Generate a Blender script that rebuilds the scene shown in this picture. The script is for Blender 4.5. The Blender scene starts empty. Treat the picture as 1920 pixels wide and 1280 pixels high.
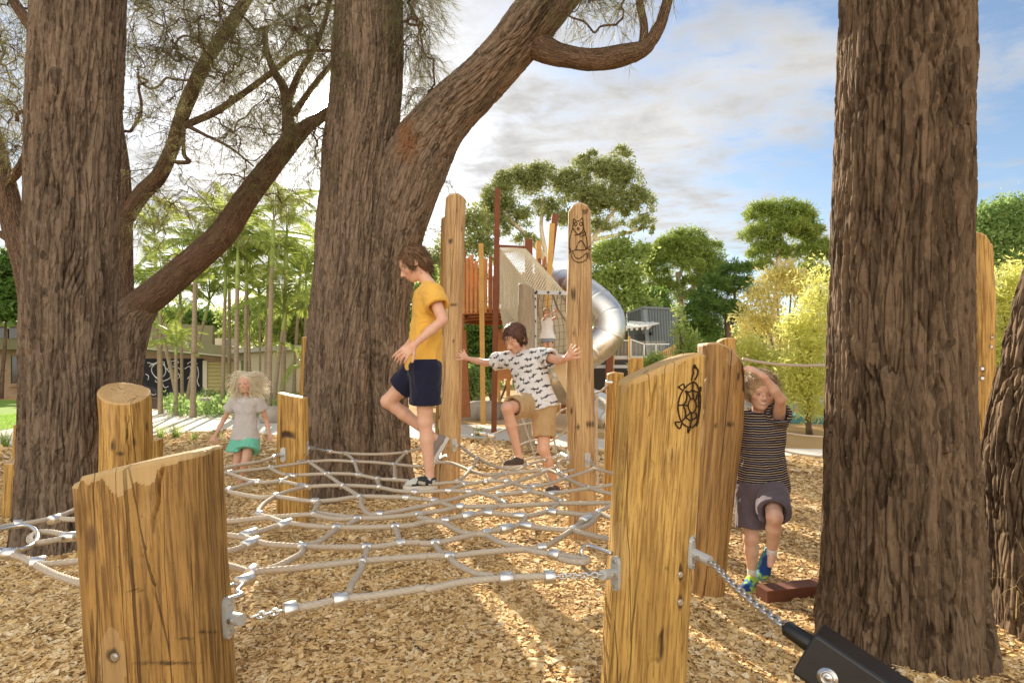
import bpy, math, random
import numpy as np
from mathutils import Vector, Matrix
S = bpy.context.scene
# ---------------------------------------------------------------- camera
F_PX, CX, HY, H = 1067.0, 960.0, 690.0, 1.30      # focal length in photo pixels, centre, horizon row, eye height
cam_d = bpy.data.cameras.new('camera'); cam = bpy.data.objects.new('camera', cam_d)
S.collection.objects.link(cam); S.camera = cam
cam_d.sensor_width = 36; cam_d.lens = 36*F_PX/1920; cam_d.clip_end = 600; cam_d.clip_start = 0.05
cam_d.shift_y = (HY-640)/1920
cam.location = (0, 0, H); cam.rotation_euler = (math.radians(90), 0, 0)
# ---------------------------------------------------------------- sun and sky
SUN = Vector((-0.334, 1.0, 0.462)).normalized()
sun_el = math.asin(SUN.z); sun_az = math.atan2(SUN.x, SUN.y)
sl = bpy.data.lights.new('sun', 'SUN'); sl.energy = 5.0; sl.angle = math.radians(0.6); sl.color = (1.0, 0.86, 0.66)
so = bpy.data.objects.new('sun', sl); S.collection.objects.link(so)
so.rotation_euler = SUN.to_track_quat('Z', 'Y').to_euler(); so.location = (-3, 10, 12)
w = bpy.data.worlds.new('World'); S.world = w; w.use_nodes = True
nt = w.node_tree; nt.nodes.clear()
def wn(t, **k):
    n = nt.nodes.new(t)
    for a, b in k.items(): setattr(n, a, b)
    return n
def wmath(op, a, b=None, c=None, clamp=False):
    n = wn('ShaderNodeMath', operation=op, use_clamp=clamp)
    for i, v in enumerate((a, b, c)):
        if v is None: continue
        if isinstance(v, (int, float)): n.inputs[i].default_value = v
        else: nt.links.new(v, n.inputs[i])
    return n.outputs[0]
sky = wn('ShaderNodeTexSky', sky_type='NISHITA'); sky.sun_disc = False
sky.sun_elevation = sun_el; sky.sun_rotation = sun_az
sky.air_density = 1.0; sky.dust_density = 0.6; sky.ozone_density = 1.4
tc = wn('ShaderNodeTexCoord'); sx = wn('ShaderNodeSeparateXYZ'); nt.links.new(tc.outputs['Generated'], sx.inputs[0])
zc = wmath('ADD', wmath('MAXIMUM', sx.outputs[2], 0.0), 0.13)
cx_ = wmath('DIVIDE', sx.outputs[0], zc); cy_ = wmath('DIVIDE', sx.outputs[1], zc)
cb = wn('ShaderNodeCombineXYZ'); nt.links.new(cx_, cb.inputs[0]); nt.links.new(cy_, cb.inputs[1])
mp = wn('ShaderNodeMapping'); nt.links.new(cb.outputs[0], mp.inputs[0])
mp.inputs['Rotation'].default_value = (0, 0, math.radians(25)); mp.inputs['Scale'].default_value = (0.95, 1.35, 1); mp.inputs['Location'].default_value = (2.3, 0.7, 0)
n1 = wn('ShaderNodeTexNoise'); n1.inputs['Scale'].default_value = 1.0; n1.inputs['Detail'].default_value = 9; n1.inputs['Roughness'].default_value = 0.56; n1.inputs['Distortion'].default_value = 0.35
nt.links.new(mp.outputs[0], n1.inputs['Vector'])
n2 = wn('ShaderNodeTexNoise'); n2.inputs['Scale'].default_value = 4.6; n2.inputs['Detail'].default_value = 8; n2.inputs['Roughness'].default_value = 0.62; n2.inputs['Distortion'].default_value = 0.2
nt.links.new(mp.outputs[0], n2.inputs['Vector'])
cov = wmath('ADD', wmath('MULTIPLY', n1.outputs[0], 0.62), wmath('MULTIPLY', n2.outputs[0], 0.38))
cr = wn('ShaderNodeMapRange', interpolation_type='SMOOTHSTEP'); cr.inputs[1].default_value = 0.40; cr.inputs[2].default_value = 0.60
nt.links.new(cov, cr.inputs[0])
shade = wn('ShaderNodeMapRange'); shade.inputs[1].default_value = 0.40; shade.inputs[2].default_value = 0.68; shade.inputs[3].default_value = 1.15; shade.inputs[4].default_value = 0.80
nt.links.new(n2.outputs[0], shade.inputs[0])
# bright veil round the sun
dt = wn('ShaderNodeVectorMath', operation='DOT_PRODUCT'); nt.links.new(tc.outputs['Generated'], dt.inputs[0]); dt.inputs[1].default_value = SUN
dpos = wmath('MAXIMUM', dt.outputs['Value'], 0.0)
aur = wmath('ADD', wmath('MULTIPLY', wmath('POWER', dpos, 10.0), 0.06), wmath('ADD', wmath('MULTIPLY', wmath('POWER', dpos, 140.0), 2.2), wmath('MULTIPLY', wmath('POWER', dpos, 16000.0), 500.0)))
back = wmath('MULTIPLY', wmath('MAXIMUM', wmath('MULTIPLY', sx.outputs[1], -1.0), 0.0), 2.4)    # unseen sky behind the viewer brightened, added as fill light
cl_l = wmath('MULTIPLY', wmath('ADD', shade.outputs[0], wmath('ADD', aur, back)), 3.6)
ctn = wn('ShaderNodeMix', data_type='RGBA'); nt.links.new(wmath('MULTIPLY', back, .7, clamp=True), ctn.inputs['Factor']); ctn.inputs['A'].default_value = (1, .985, .96, 1); ctn.inputs['B'].default_value = (1, .93, .82, 1)  # the added fill behind the viewer is tinted warm
cl = wn('ShaderNodeVectorMath', operation='SCALE'); nt.links.new(ctn.outputs['Result'], cl.inputs[0]); nt.links.new(cl_l, cl.inputs['Scale'])
skb = wn('ShaderNodeVectorMath', operation='SCALE'); nt.links.new(sky.outputs[0], skb.inputs[0]); skb.inputs['Scale'].default_value = 0.78
mx = wn('ShaderNodeMix', data_type='RGBA'); fac = wmath('MAXIMUM', cr.outputs[0], wmath('MULTIPLY', aur, 1.0), clamp=True)
low = wn('ShaderNodeMapRange'); low.inputs[1].default_value = 0.0; low.inputs[2].default_value = 0.22; low.inputs[3].default_value = 0.5; low.inputs[4].default_value = 0.0
nt.links.new(sx.outputs[2], low.inputs[0])
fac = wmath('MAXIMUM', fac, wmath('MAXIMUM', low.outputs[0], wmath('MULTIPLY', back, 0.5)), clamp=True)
nt.links.new(fac, mx.inputs['Factor']); nt.links.new(skb.outputs[0], mx.inputs['A']); nt.links.new(cl.outputs[0], mx.inputs['B'])
bg = wn('ShaderNodeBackground'); bg.inputs['Strength'].default_value = 0.10; nt.links.new(mx.outputs['Result'], bg.inputs[0])
ow = wn('ShaderNodeOutputWorld'); nt.links.new(bg.outputs[0], ow.inputs[0])
w.cycles.sampling_method = 'MANUAL'; w.cycles.sample_map_resolution = 1024
S.view_settings.view_transform = 'Standard'; S.view_settings.look = 'None'; S.view_settings.gamma = 1; S.view_settings.use_curve_mapping = False
S.view_settings.exposure = 1.1
S.render.engine = 'CYCLES'; S.cycles.use_denoising = True; S.cycles.sample_clamp_indirect = 6; S.cycles.max_bounces = 8; S.cycles.transparent_max_bounces = 8
# ---------------------------------------------------------------- helpers
R = np.random.RandomState(7); random.seed(7)
def W(px, py, d): return np.array([(px-CX)/F_PX*d, d, H-(py-HY)/F_PX*d])
def GD(py, z=0.0): return (H-z)*F_PX/(py-HY)                 # distance of a point at height z seen on row py
def G(px, py, z=0.0): return W(px, py, GD(py, z))
def rot(ax, ang): return np.array(Matrix.Rotation(ang, 3, ax))
def nrm(v): v = np.asarray(v, float); return v/(np.linalg.norm(v, axis=-1, keepdims=True)+1e-12)
def _h(ix, iy, iz, seed):
    h = (ix.astype(np.uint32)*np.uint32(374761393) + iy.astype(np.uint32)*np.uint32(668265263) + iz.astype(np.uint32)*np.uint32(2147483647 & 1274126177) + np.uint32(seed*97+13))
    h = (h ^ (h >> np.uint32(13)))*np.uint32(1103515245); h = h ^ (h >> np.uint32(16)); h = h*np.uint32(2246822519); h = h ^ (h >> np.uint32(13))
    return (h & np.uint32(0xffffff)).astype(np.float32)/16777215.0
def vnoise(p, seed=0):
    p = np.asarray(p, np.float64); i = np.floor(p).astype(np.int64); f = (p-i); f = f*f*(3-2*f)
    i = i.astype(np.int32).astype(np.uint32)
    x, y, z = i[..., 0], i[..., 1], i[..., 2]; o = np.uint32(1); r = 0
    for dx in (0, 1):
        wx = f[..., 0] if dx else 1-f[..., 0]
        for dy in (0, 1):
            wy = f[..., 1] if dy else 1-f[..., 1]
            for dz in (0, 1):
                wz = f[..., 2] if dz else 1-f[..., 2]
                r = r + wx*wy*wz*_h(x+np.uint32(dx), y+np.uint32(dy), z+np.uint32(dz), seed)
    return r
def fbm(p, oct=3, seed=0, rough=0.5):
    p = np.asarray(p, float); a = 1; s = 0; t = 0
    for k in range(oct):
        s = s + a*vnoise(p*(2**k), seed+k*11); t += a; a *= rough
    return s/t
class MB:
    """gathers vertices and faces; build() links them as ONE mesh object"""
    def __init__(s): s.v = []; s.f = []; s.g = []; s.m = []; s.c = []; s.n = 0
    def add(s, v, f, g=None, m=None, c=None):
        v = np.asarray(v, np.float32).reshape(-1, 3); 
        if not isinstance(f, (list, tuple)): f = [f]
        for q in f: s.f.append(np.asarray(q, np.int64)+s.n)
        s.v.append(v); s.g.append(v if g is None else np.asarray(g, np.float32).reshape(-1, 3))
        s.m.append(np.zeros(len(v), np.float32) if m is None else np.broadcast_to(np.asarray(m, np.float32), (len(v),)))
        s.c.append(np.zeros((len(v), 3), np.float32) if c is None else np.broadcast_to(np.asarray(c, np.float32), (len(v), 3)))
        s.n += len(v); return s
    def box(s, c, size, rm=None, m=None):
        q = np.array([[x, y, z] for x in (-.5, .5) for y in (-.5, .5) for z in (-.5, .5)])*np.asarray(size, float)
        g = q.copy()
        if rm is not None: q = q@np.asarray(rm).T
        f = np.array([[0, 1, 3, 2], [4, 6, 7, 5], [0, 4, 5, 1], [2, 3, 7, 6], [0, 2, 6, 4], [1, 5, 7, 3]])
        # separate corners per face keep edges sharp under smooth shading
        return s.add((q+np.asarray(c, float)), f, g+np.asarray(c, float), m)
    def bar(s, a, b, wd, th=None, up=(0, 0, 1), m=None):
        a = np.asarray(a, float); b = np.asarray(b, float); z = nrm(b-a); u = np.asarray(up, float)
        if abs(z@u) > 0.97: u = np.array([0, 1., 0])
        x = nrm(np.cross(u, z)); y = np.cross(z, x); L = np.linalg.norm(b-a)
        return s.box((a+b)/2, (wd, th or wd, L), np.stack([x, y, z], 1), m)
    def tube(s, P, r, n=8, cap=True, lobes=0, lob_a=0.12, pitch=0.1, disp=None, m=None, flat=None, c=None):
        P = np.asarray(P, float); K = len(P); r = np.broadcast_to(np.asarray(r, float), (K,))
        T = nrm(np.gradient(P, axis=0)); up = np.array([0, 0, 1.]) if abs(T[0][2]) < .9 else np.array([0, -1., 0])
        X = np.zeros_like(P); x = nrm(np.cross(up, T[0])); 
        for i in range(K):
            x = nrm(x-T[i]*(x@T[i])); X[i] = x
        Y = np.cross(T, X); L = np.concatenate([[0], np.cumsum(np.linalg.norm(np.diff(P, axis=0), axis=1))])
        th = np.linspace(0, 2*math.pi, n, endpoint=False)
        rr = np.repeat(r[:, None], n, 1)
        if lobes:
            ph = th[None, :]*lobes - (L[:, None]/pitch)*2*math.pi
            rr = rr*(1+lob_a*(np.abs(np.cos(ph/2))-0.6)*1.6)
        Gx = np.cos(th)[None]*r[:, None]; Gy = np.sin(th)[None]*r[:, None]; Gz = np.repeat(L[:, None], n, 1)
        g = np.stack([Gx, Gy, Gz], -1)
        if disp is not None: rr = rr+disp(g, L)
        cs, sn = np.cos(th), np.sin(th)
        if flat: sn = sn*flat
        V = P[:, None]+X[:, None]*(rr*cs)[..., None]+Y[:, None]*(rr*sn)[..., None]
        i = np.arange(K-1)[:, None]*n; j = np.arange(n)[None]; j2 = (j+1) % n
        q = np.stack([i+j, i+j2, i+n+j2, i+n+j], -1).reshape(-1, 4)
        V = V.reshape(-1, 3); g = g.reshape(-1, 3); f = [q]
        if cap:
            V = np.concatenate([V, P[:1], P[-1:]]); g = np.concatenate([g, [[0, 0, 0]], [[0, 0, L[-1]]]])
            jj = np.arange(n); f.append(np.stack([(jj+1) % n, jj, np.full(n, K*n)], 1)); f.append(np.stack([(K-1)*n+jj, (K-1)*n+(jj+1) % n, np.full(n, K*n+1)], 1))
        if m is not None and np.ndim(m) == 1 and len(m) == K:
            m = np.concatenate([np.repeat(m, n), [m[0], m[-1]]]) if cap else np.repeat(m, n)
        return s.add(V, f, g, m, c)
    def cyl(s, a, b, r, n=16, r2=None, m=None):
        a = np.asarray(a, float); b = np.asarray(b, float); return s.tube([a, a+(b-a)*.02, a+(b-a)*.98, b], [r, r, r2 or r, r2 or r], n, m=m)
    def torus(s, c, ax1, ax2, r1, r2, rt, n=16, k=6, a0=0, a1=2*math.pi):
        t = np.linspace(a0, a1, n); ax1 = nrm(ax1); ax2 = nrm(ax2)
        return s.tube([np.asarray(c)+ax1*r1*math.cos(a)+ax2*r2*math.sin(a) for a in t], rt, k)
    def ball(s, c, r, n=12, k=8, rm=None, m=None, col=None):
        th = np.linspace(0, 2*math.pi, n, endpoint=False); ph = np.linspace(0, math.pi, k)
        q = np.array([[math.sin(p)*math.cos(t), math.sin(p)*math.sin(t), math.cos(p)] for p in ph for t in th])*np.asarray(r, float)
        if rm is not None: q = q@np.asarray(rm).T
        i = np.arange(k-1)[:, None]*n; j = np.arange(n)[None]
        f = np.stack([i+j, i+n+j, i+n+(j+1) % n, i+(j+1) % n], -1).reshape(-1, 4)
        return s.add(q+np.asarray(c, float), f, m=m, c=col)
    def prism(s, pts, a, b, m=None):
        """polygon pts (n,3) extruded from offset a to offset b"""
        p = np.asarray(pts, float); n = len(p); v = np.concatenate([p+a, p+b])
        j = np.arange(n); s.add(v, [np.stack([j, (j+1) % n, n+(j+1) % n, n+j], 1), np.array([list(range(n))[::-1]]), np.array([list(range(n, 2*n))])], m=m); return s
    def build(s, name, mat, parent=None, smooth=False, origin=None):
        v = np.concatenate(s.v) if s.v else np.zeros((0, 3), np.float32)
        o = root_loc(parent) if origin is None else np.asarray(origin, float)
        me = bpy.data.meshes.new(name); nv = len(v)
        me.vertices.add(nv); me.vertices.foreach_set('co', (v-o).astype(np.float32).ravel())
        cnt = np.concatenate([np.full(len(q), q.shape[1]) for q in s.f if len(q)]); idx = np.concatenate([q.ravel() for q in s.f if len(q)])
        me.loops.add(len(idx)); me.loops.foreach_set('vertex_index', idx.astype(np.int32))
        st = np.concatenate([[0], np.cumsum(cnt)[:-1]])
        me.polygons.add(len(cnt)); me.polygons.foreach_set('loop_start', st.astype(np.int32))
        me.polygons.foreach_set('use_smooth', np.full(len(cnt), smooth))
        a = me.attributes.new('grain', 'FLOAT_VECTOR', 'POINT'); a.data.foreach_set('vector', np.concatenate(s.g).ravel())
        mm = np.concatenate(s.m)
        if mm.any(): a = me.attributes.new('mask', 'FLOAT', 'POINT'); a.data.foreach_set('value', mm)
        cc = np.concatenate(s.c)
        if cc.any():
            a = me.attributes.new('tint', 'FLOAT_COLOR', 'POINT'); a.data.foreach_set('color', np.concatenate([cc, np.ones((nv, 1), np.float32)], 1).ravel())
        me.update(calc_edges=True)
        me.materials.append(mat)
        ob = bpy.data.objects.new(name, me); S.collection.objects.link(ob)
        if parent is not None: ob.parent = parent
        else: ob.location = o
        ROOT[ob.name] = o
        return ob
ROOT = {}
def root_loc(p): return ROOT[p.name] if p is not None else np.zeros(3)
def thing(name, label, cat, loc, group=None):
    o = bpy.data.objects.new(name, None); S.collection.objects.link(o); o.empty_display_size = .1
    o.location = [float(x) for x in loc]; ROOT[o.name] = np.asarray(loc, float)
    return tag(o, label, cat, group)
def tag(o, label, cat, group=None):
    o['label'] = label; o['category'] = cat
    if group: o['group'] = group
    return o
def struct(o, kind='structure', label=None, cat=None):
    o['kind'] = kind
    if label: o['label'] = label
    if cat: o['category'] = cat
    return o
def copy_tree(o, parent=None):
    c = o.copy(); S.collection.objects.link(c); c.parent = parent
    if o.name in ROOT: ROOT[c.name] = ROOT[o.name]
    for ch in list(o.children): copy_tree(ch, c)
    return c
def spline(P, n):
    """Catmull-Rom through P, n points per span"""
    P = np.asarray(P, float); Q = np.concatenate([[2*P[0]-P[1]], P, [2*P[-1]-P[-2]]]); out = []
    for i in range(1, len(Q)-2):
        t = np.linspace(0, 1, n, endpoint=False)[:, None]; a, b, c, d = Q[i-1], Q[i], Q[i+1], Q[i+2]
        out.append(.5*((2*b)+(-a+c)*t+(2*a-5*b+4*c-d)*t*t+(-a+3*b-3*c+d)*t**3))
    out.append(Q[-2][None]); return np.concatenate(out)
def resample(P, step):
    P = np.asarray(P, float); L = np.concatenate([[0], np.cumsum(np.linalg.norm(np.diff(P, axis=0), axis=1))])
    n = max(3, int(L[-1]/step)+1); t = np.linspace(0, L[-1], n); return np.stack([np.interp(t, L, P[:, k]) for k in range(P.shape[1])], 1)
# ---------------------------------------------------------------- materials
class M:
    def __init__(s, name, rough=0.8, metal=0.0, spec=0.3):
        s.m = bpy.data.materials.new(name); s.m.use_nodes = True; s.nt = s.m.node_tree
        s.b = s.nt.nodes['Principled BSDF']; s.b.inputs['Roughness'].default_value = rough; s.b.inputs['Metallic'].default_value = metal; s.b.inputs['Specular IOR Level'].default_value = spec
        s.out = s.nt.nodes['Material Output']; s.src = None
    def n(s, t, ins=None, **k):
        x = s.nt.nodes.new(t)
        for a, b in k.items(): setattr(x, a, b)
        for a, b in (ins or {}).items():
            if hasattr(b, 'is_output') or isinstance(b, bpy.types.NodeSocket): s.nt.links.new(b, x.inputs[a])
            else: x.inputs[a].default_value = b
        return x
    def attr(s, name, vec=True): a = s.n('ShaderNodeAttribute', attribute_name=name); return a.outputs['Vector'] if vec else a.outputs['Fac']
    def col(s, name): return s.n('ShaderNodeAttribute', attribute_name=name).outputs['Color']
    def obj(s): return s.n('ShaderNodeTexCoord').outputs['Object']
    def mapv(s, v, sc=(1, 1, 1), loc=(0, 0, 0), ro=(0, 0, 0)): return s.n('ShaderNodeMapping', {0: v, 'Scale': sc, 'Location': loc, 'Rotation': ro}).outputs[0]
    def noise(s, v, sc=5, det=4, ro=.55, dist=0): return s.n('ShaderNodeTexNoise', {'Vector': v, 'Scale': sc, 'Detail': det, 'Roughness': ro, 'Distortion': dist}).outputs[0]
    def vor(s, v, sc=5, feature='F1', out='Distance', rnd=1): return s.n('ShaderNodeTexVoronoi', {'Vector': v, 'Scale': sc, 'Randomness': rnd}, feature=feature).outputs[out]
    def math(s, op, a, b=0.0, cl=False):
        return s.n('ShaderNodeMath', {0: a, 1: b}, operation=op, use_clamp=cl).outputs[0]
    def rng(s, v, a, b, c=0., d=1.): return s.n('ShaderNodeMapRange', {0: v, 1: a, 2: b, 3: c, 4: d}, interpolation_type='SMOOTHSTEP').outputs[0]
    def mix(s, f, a, b, mode='MIX'):
        x = s.n('ShaderNodeMix', data_type='RGBA', blend_type=mode)
        for k, v in (('Factor', f), ('A', a), ('B', b)):
            if isinstance(v, bpy.types.NodeSocket): s.nt.links.new(v, x.inputs[k])
            elif k == 'Factor': x.inputs[k].default_value = v
            else: x.inputs[k].default_value = (*v[:3], 1)
        return x.outputs['Result']
    def ramp(s, v, stops):
        x = s.n('ShaderNodeValToRGB', {0: v}); e = x.color_ramp.elements
        while len(e) < len(stops): e.new(.5)
        for el, (p, c) in zip(e, stops): el.position = p; el.color = (*c, 1)
        return x.outputs[0]
    def set(s, k, v):
        if isinstance(v, bpy.types.NodeSocket): s.nt.links.new(v, s.b.inputs[k])
        else: s.b.inputs[k].default_value = (*v[:3], 1) if isinstance(v, (tuple, list)) else v
        return s
    def bump(s, h, st=.5, dist=.01):
        x = s.n('ShaderNodeBump', {'Height': h, 'Strength': st, 'Distance': dist})
        if s.b.inputs['Normal'].links: s.nt.links.new(s.b.inputs['Normal'].links[0].from_socket, x.inputs['Normal'])
        s.nt.links.new(x.outputs[0], s.b.inputs['Normal']); return s
def plain(name, col, rough=.7, metal=0, spec=.3, var=.12, sc=12, bump=.0):
    m = M(name, rough, metal, spec); v = m.noise(m.obj(), sc, 4)
    m.set('Base Color', m.mix(v, tuple(c*(1-var) for c in col), tuple(min(1, c*(1+var)) for c in col)))
    if bump: m.bump(m.noise(m.obj(), sc*4, 4), bump, .004)
    return m.m
def bark_mat(name, a, b, red, sc=1.0):
    m = M(name, .92, 0, .15); g = m.attr('grain')
    v = m.mapv(g, (9*sc, 9*sc, 1.6*sc)); n = m.noise(v, 1, 6, .62, .5)
    c = m.mix(m.rng(n, .3, .7), a, b)
    patch = m.rng(m.noise(m.mapv(g, (1.6, 1.6, .5)), 1, 3), .58, .72)
    c = m.mix(m.math('MULTIPLY', patch, .6), c, red)
    fine = m.noise(m.mapv(g, (60*sc, 60*sc, 14*sc)), 1, 5, .7)
    c = m.mix(m.rng(fine, .25, .8, .0, .55), c, tuple(min(1, x*1.55) for x in b))
    m.set('Base Color', c)
    gw = m.n('ShaderNodeVectorMath', {0: m.mapv(g, (34*sc, 34*sc, 4.2*sc)), 1: m.n('ShaderNodeVectorMath', {0: m.n('ShaderNodeTexNoise', {'Vector': g, 'Scale': 9*sc, 'Detail': 2}).outputs['Color'], 'Scale': 2.2}, operation='SCALE').outputs[0]}, operation='ADD').outputs[0]
    cell = m.n('ShaderNodeSeparateColor', {0: m.vor(gw, 1, 'F1', 'Color')}).outputs[0]
    c = m.mix(m.rng(cell, .15, .95, 0, .55), c, tuple(min(1, x*1.45) for x in b)); c = m.mix(m.rng(cell, .0, .42, .38, 0), c, tuple(x*.7 for x in a))
    flk = m.noise(m.mapv(g, (95*sc, 95*sc, 24*sc), (4, 4, 4)), 1, 4, .75); c = m.mix(m.rng(flk, .60, .68, 0, .55), c, tuple(min(1, x*2.0) for x in b)); c = m.mix(m.rng(flk, .32, .42, .6, 0), c, tuple(x*.5 for x in a)); m.set('Base Color', c)
    crack = m.vor(m.mapv(g, (26*sc, 26*sc, 5*sc)), 1, 'DISTANCE_TO_EDGE')
    m.bump(m.math('ADD', m.math('MULTIPLY', fine, .6), m.rng(crack, 0, .18)), .9, .012)
    return m.m
def wood_mat(name, base=(.65, .405, .115), dark=(.20, .095, .022), pale=(.66, .43, .20), grey=0.0, cracks=1.0, sc=1.0, rough=.62):
    m = M(name, rough, 0, .35); g = m.attr('grain')
    s1 = m.noise(m.mapv(g, (14*sc, 14*sc, 1.1*sc)), 1, 6, .6, .4)
    c = m.mix(m.rng(s1, .32, .66), base, tuple(.52*x+.48*y for x, y in zip(base, dark)))
    s2 = m.noise(m.mapv(g, (70*sc, 70*sc, 3.0*sc)), 1, 5, .65)
    c = m.mix(m.rng(s2, .44, .62, 0, .8), c, dark)
    pt = m.noise(m.mapv(g, (4*sc, 4*sc, 1.2*sc), (3, 1, 7)), 1, 4, .6)
    c = m.mix(m.rng(pt, .55, .75, 0, .55), c, (dark[0]*1.1, dark[1]*1.1, dark[2]*1.1))
    c = m.mix(m.rng(pt, .28, .42, .35, 0), c, pale)
    # weather flecks: short dark streaks
    fl = m.noise(m.mapv(g, (34*sc, 34*sc, 6*sc), (9, 2, 4)), 1, 3, .5)
    c = m.mix(m.rng(fl, .66, .74, 0, .7), c, (.09, .05, .03))
    hl = m.noise(m.mapv(g, (210*sc, 210*sc, 7*sc), (5, 5, 5)), 1, 3, .6); c = m.mix(m.rng(hl, .62, .68, 0, .6), c, (.10, .05, .02)); sp2 = m.noise(m.mapv(g, (160*sc, 160*sc, 60*sc), (2, 8, 5)), 1, 2, .5); c = m.mix(m.rng(sp2, .70, .75, 0, .7), c, (.08, .04, .02))
    # knots
    kv = m.vor(m.mapv(g, (5.0, 5.0, 2.2)), 1, 'F1'); kn = m.rng(kv, .05, .11, .8, 0)
    c = m.mix(kn, c, (.12, .06, .03))
    if grey: c = m.mix(grey, c, (.34, .29, .22))
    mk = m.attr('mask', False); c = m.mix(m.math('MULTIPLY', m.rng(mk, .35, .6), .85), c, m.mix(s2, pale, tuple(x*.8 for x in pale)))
    rl = m.n('ShaderNodeVectorMath', {0: m.mapv(g, (1, 1, 0))}, operation='LENGTH').outputs['Value']; rg_ = m.math('SINE', m.math('ADD', m.math('MULTIPLY', rl, 620.), m.math('MULTIPLY', m.noise(g, 18, 3), 9.)))
    capm = m.math('MULTIPLY', m.rng(mk, .70, .73), m.rng(mk, .78, .84, 1, 0)); c = m.mix(m.math('MULTIPLY', m.rng(rg_, -.2, .9), m.math('MULTIPLY', capm, .55)), c, (.40, .25, .13))
    wv = m.n('ShaderNodeVectorMath', {0: m.mapv(g, (7*sc, 7*sc, .42*sc)), 1: m.n('ShaderNodeCombineXYZ', {0: m.math('MULTIPLY', m.noise(m.mapv(g, (2, 2, 3)), 1, 3), .35), 1: 0.0, 2: 0.0}).outputs[0]}, operation='ADD').outputs[0]
    ck = m.vor(wv, 1, 'DISTANCE_TO_EDGE'); gate = m.rng(m.noise(m.mapv(g, (5, 5, 1.2), (1, 5, 2)), 1, 2), .44, .54)
    line = m.math('MULTIPLY', m.rng(ck, .003, .011, 1, 0), m.math('MULTIPLY', gate, cracks))
    c = m.mix(line, c, (.05, .025, .012)); m.set('Base Color', c)
    m.bump(m.math('SUBTRACT', m.math('ADD', m.math('MULTIPLY', s2, .35), m.math('MULTIPLY', s1, .3)), m.math('MULTIPLY', line, .9)), .9, .014)
    return m.m
def leaf_mat(name, a, b, trans=.45, rough=.55):
    m = M(name, rough, 0, .25); oi = m.n('ShaderNodeNewGeometry'); r = oi.outputs['Random Per Island']
    n = m.noise(m.obj(), .9, 2); t = m.math('ADD', m.math('MULTIPLY', r, .65), m.math('MULTIPLY', n, .45), True)
    c = m.mix(t, a, b); m.set('Base Color', c)
    tr = m.n('ShaderNodeBsdfTranslucent', {'Color': m.mix(.35, c, tuple(min(1, x*2.2) for x in b))})
    ad = m.n('ShaderNodeMixShader', {0: trans}); m.nt.links.new(m.b.outputs[0], ad.inputs[1]); m.nt.links.new(tr.outputs[0], ad.inputs[2]); m.nt.links.new(ad.outputs[0], m.out.inputs[0])
    return m.m
MT = {}
MT['bark'] = bark_mat('bark', (.038, .026, .018), (.175, .130, .094), (.17, .07, .03))
MT['bark_mid'] = bark_mat('bark_mid', (.052, .037, .026), (.205, .153, .112), (.17, .075, .035), 1.15)
MT['bark_dark'] = bark_mat('bark_dark', (.028, .018, .010), (.145, .099, .063), (.16, .055, .018))
MT['limb'] = bark_mat('limb', (.085, .054, .036), (.17, .115, .08), (.09, .045, .025), 2.4)
MT['gum_bark'] = bark_mat('gum_bark', (.42, .35, .25), (.60, .52, .40), (.38, .28, .18), .6)
MT['wood'] = wood_mat('wood'); MT['wood_old'] = wood_mat('wood_old', (.48, .27, .085), (.15, .075, .025), (.60, .42, .22), .04)
MT['wood_tall'] = wood_mat('wood_tall', (.62, .42, .20), (.30, .16, .06), (.66, .47, .28), .08, .7)
MT['wood_a'] = wood_mat('wood_a', (.46, .265, .078), (.12, .06, .018), (.60, .42, .20), 0, .6, 1.7); MT['wood_e'] = wood_mat('wood_e', (.66, .42, .12), (.24, .12, .03), (.62, .40, .16), 0, .6, 1.6)
MT['wood_grey'] = wood_mat('wood_grey', (.46, .36, .24), (.22, .15, .10), (.5, .42, .32), .45, .6)
MT['steel'] = plain('steel', (.62, .62, .62), .32, 1, .5, .15, 30)
MT['alu'] = plain('aluminium', (.78, .77, .75), .36, 1, .5, .1, 40)
MT['galv'] = plain('galvanised', (.50, .52, .52), .45, .35, .5, .08, 25)
MT['black_rubber'] = plain('black_rubber', (.012, .012, .014), .34, 0, .5, .5, 9, .15)
# ================================================================ THE SETTING
def ground_z(x, y):
    p = np.stack([np.asarray(x)*.9, np.asarray(y)*.9, np.zeros_like(np.asarray(x, float))], -1)
    fade = np.clip((9.5-np.asarray(y))/3, 0, 1)
    m_ = sum(.035*np.exp(-((np.asarray(x)-a)**2+(np.asarray(y)-b)**2)/(r*r)) for a, b, r in ((-3.27, 4.2, .62), (-1.75, 5.7, .8), (1.76, 2.6, .62), (2.70, 2.9, .6), (-1.25, 1.57, .4), (.51, 2.02, .36), (1.08, 3.26, .34)))
    return (fbm(p, 3, 5)-.5)*.13*fade+m_*fade
m = M('mulch_soil', .95, 0, .1); gv = m.obj()
c = m.mix(m.rng(m.noise(gv, 38, 5, .7), .3, .7), (.26, .15, .06), (.74, .52, .26))
c = m.mix(m.rng(m.vor(gv, 55, 'F1'), .1, .6), c, (.50, .33, .15)); c = m.mix(m.rng(m.noise(gv, .55, 3), .45, .65, 0, .35), c, (.30, .19, .10))
m.set('Base Color', c); m.bump(m.vor(gv, 45, 'F1'), .8, .02); MT['mulch'] = m.m
xs = np.concatenate([np.linspace(-250, -9, 12), np.linspace(-8.8, 8.8, 221), np.linspace(9, 250, 12)]); ys = np.concatenate([np.linspace(-120, -3.2, 8), np.linspace(-3, 13, 201), np.linspace(13.5, 300, 20)])
X, Y = np.meshgrid(xs, ys); b = MB(); nx = len(xs)
i = np.arange(len(ys)-1)[:, None]*nx+np.arange(nx-1)[None]
b.add(np.stack([X, Y, ground_z(X, Y)], -1), np.stack([i, i+1, i+nx+1, i+nx], -1).reshape(-1, 4))
struct(b.build('ground', MT['mulch'], smooth=True))
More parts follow.
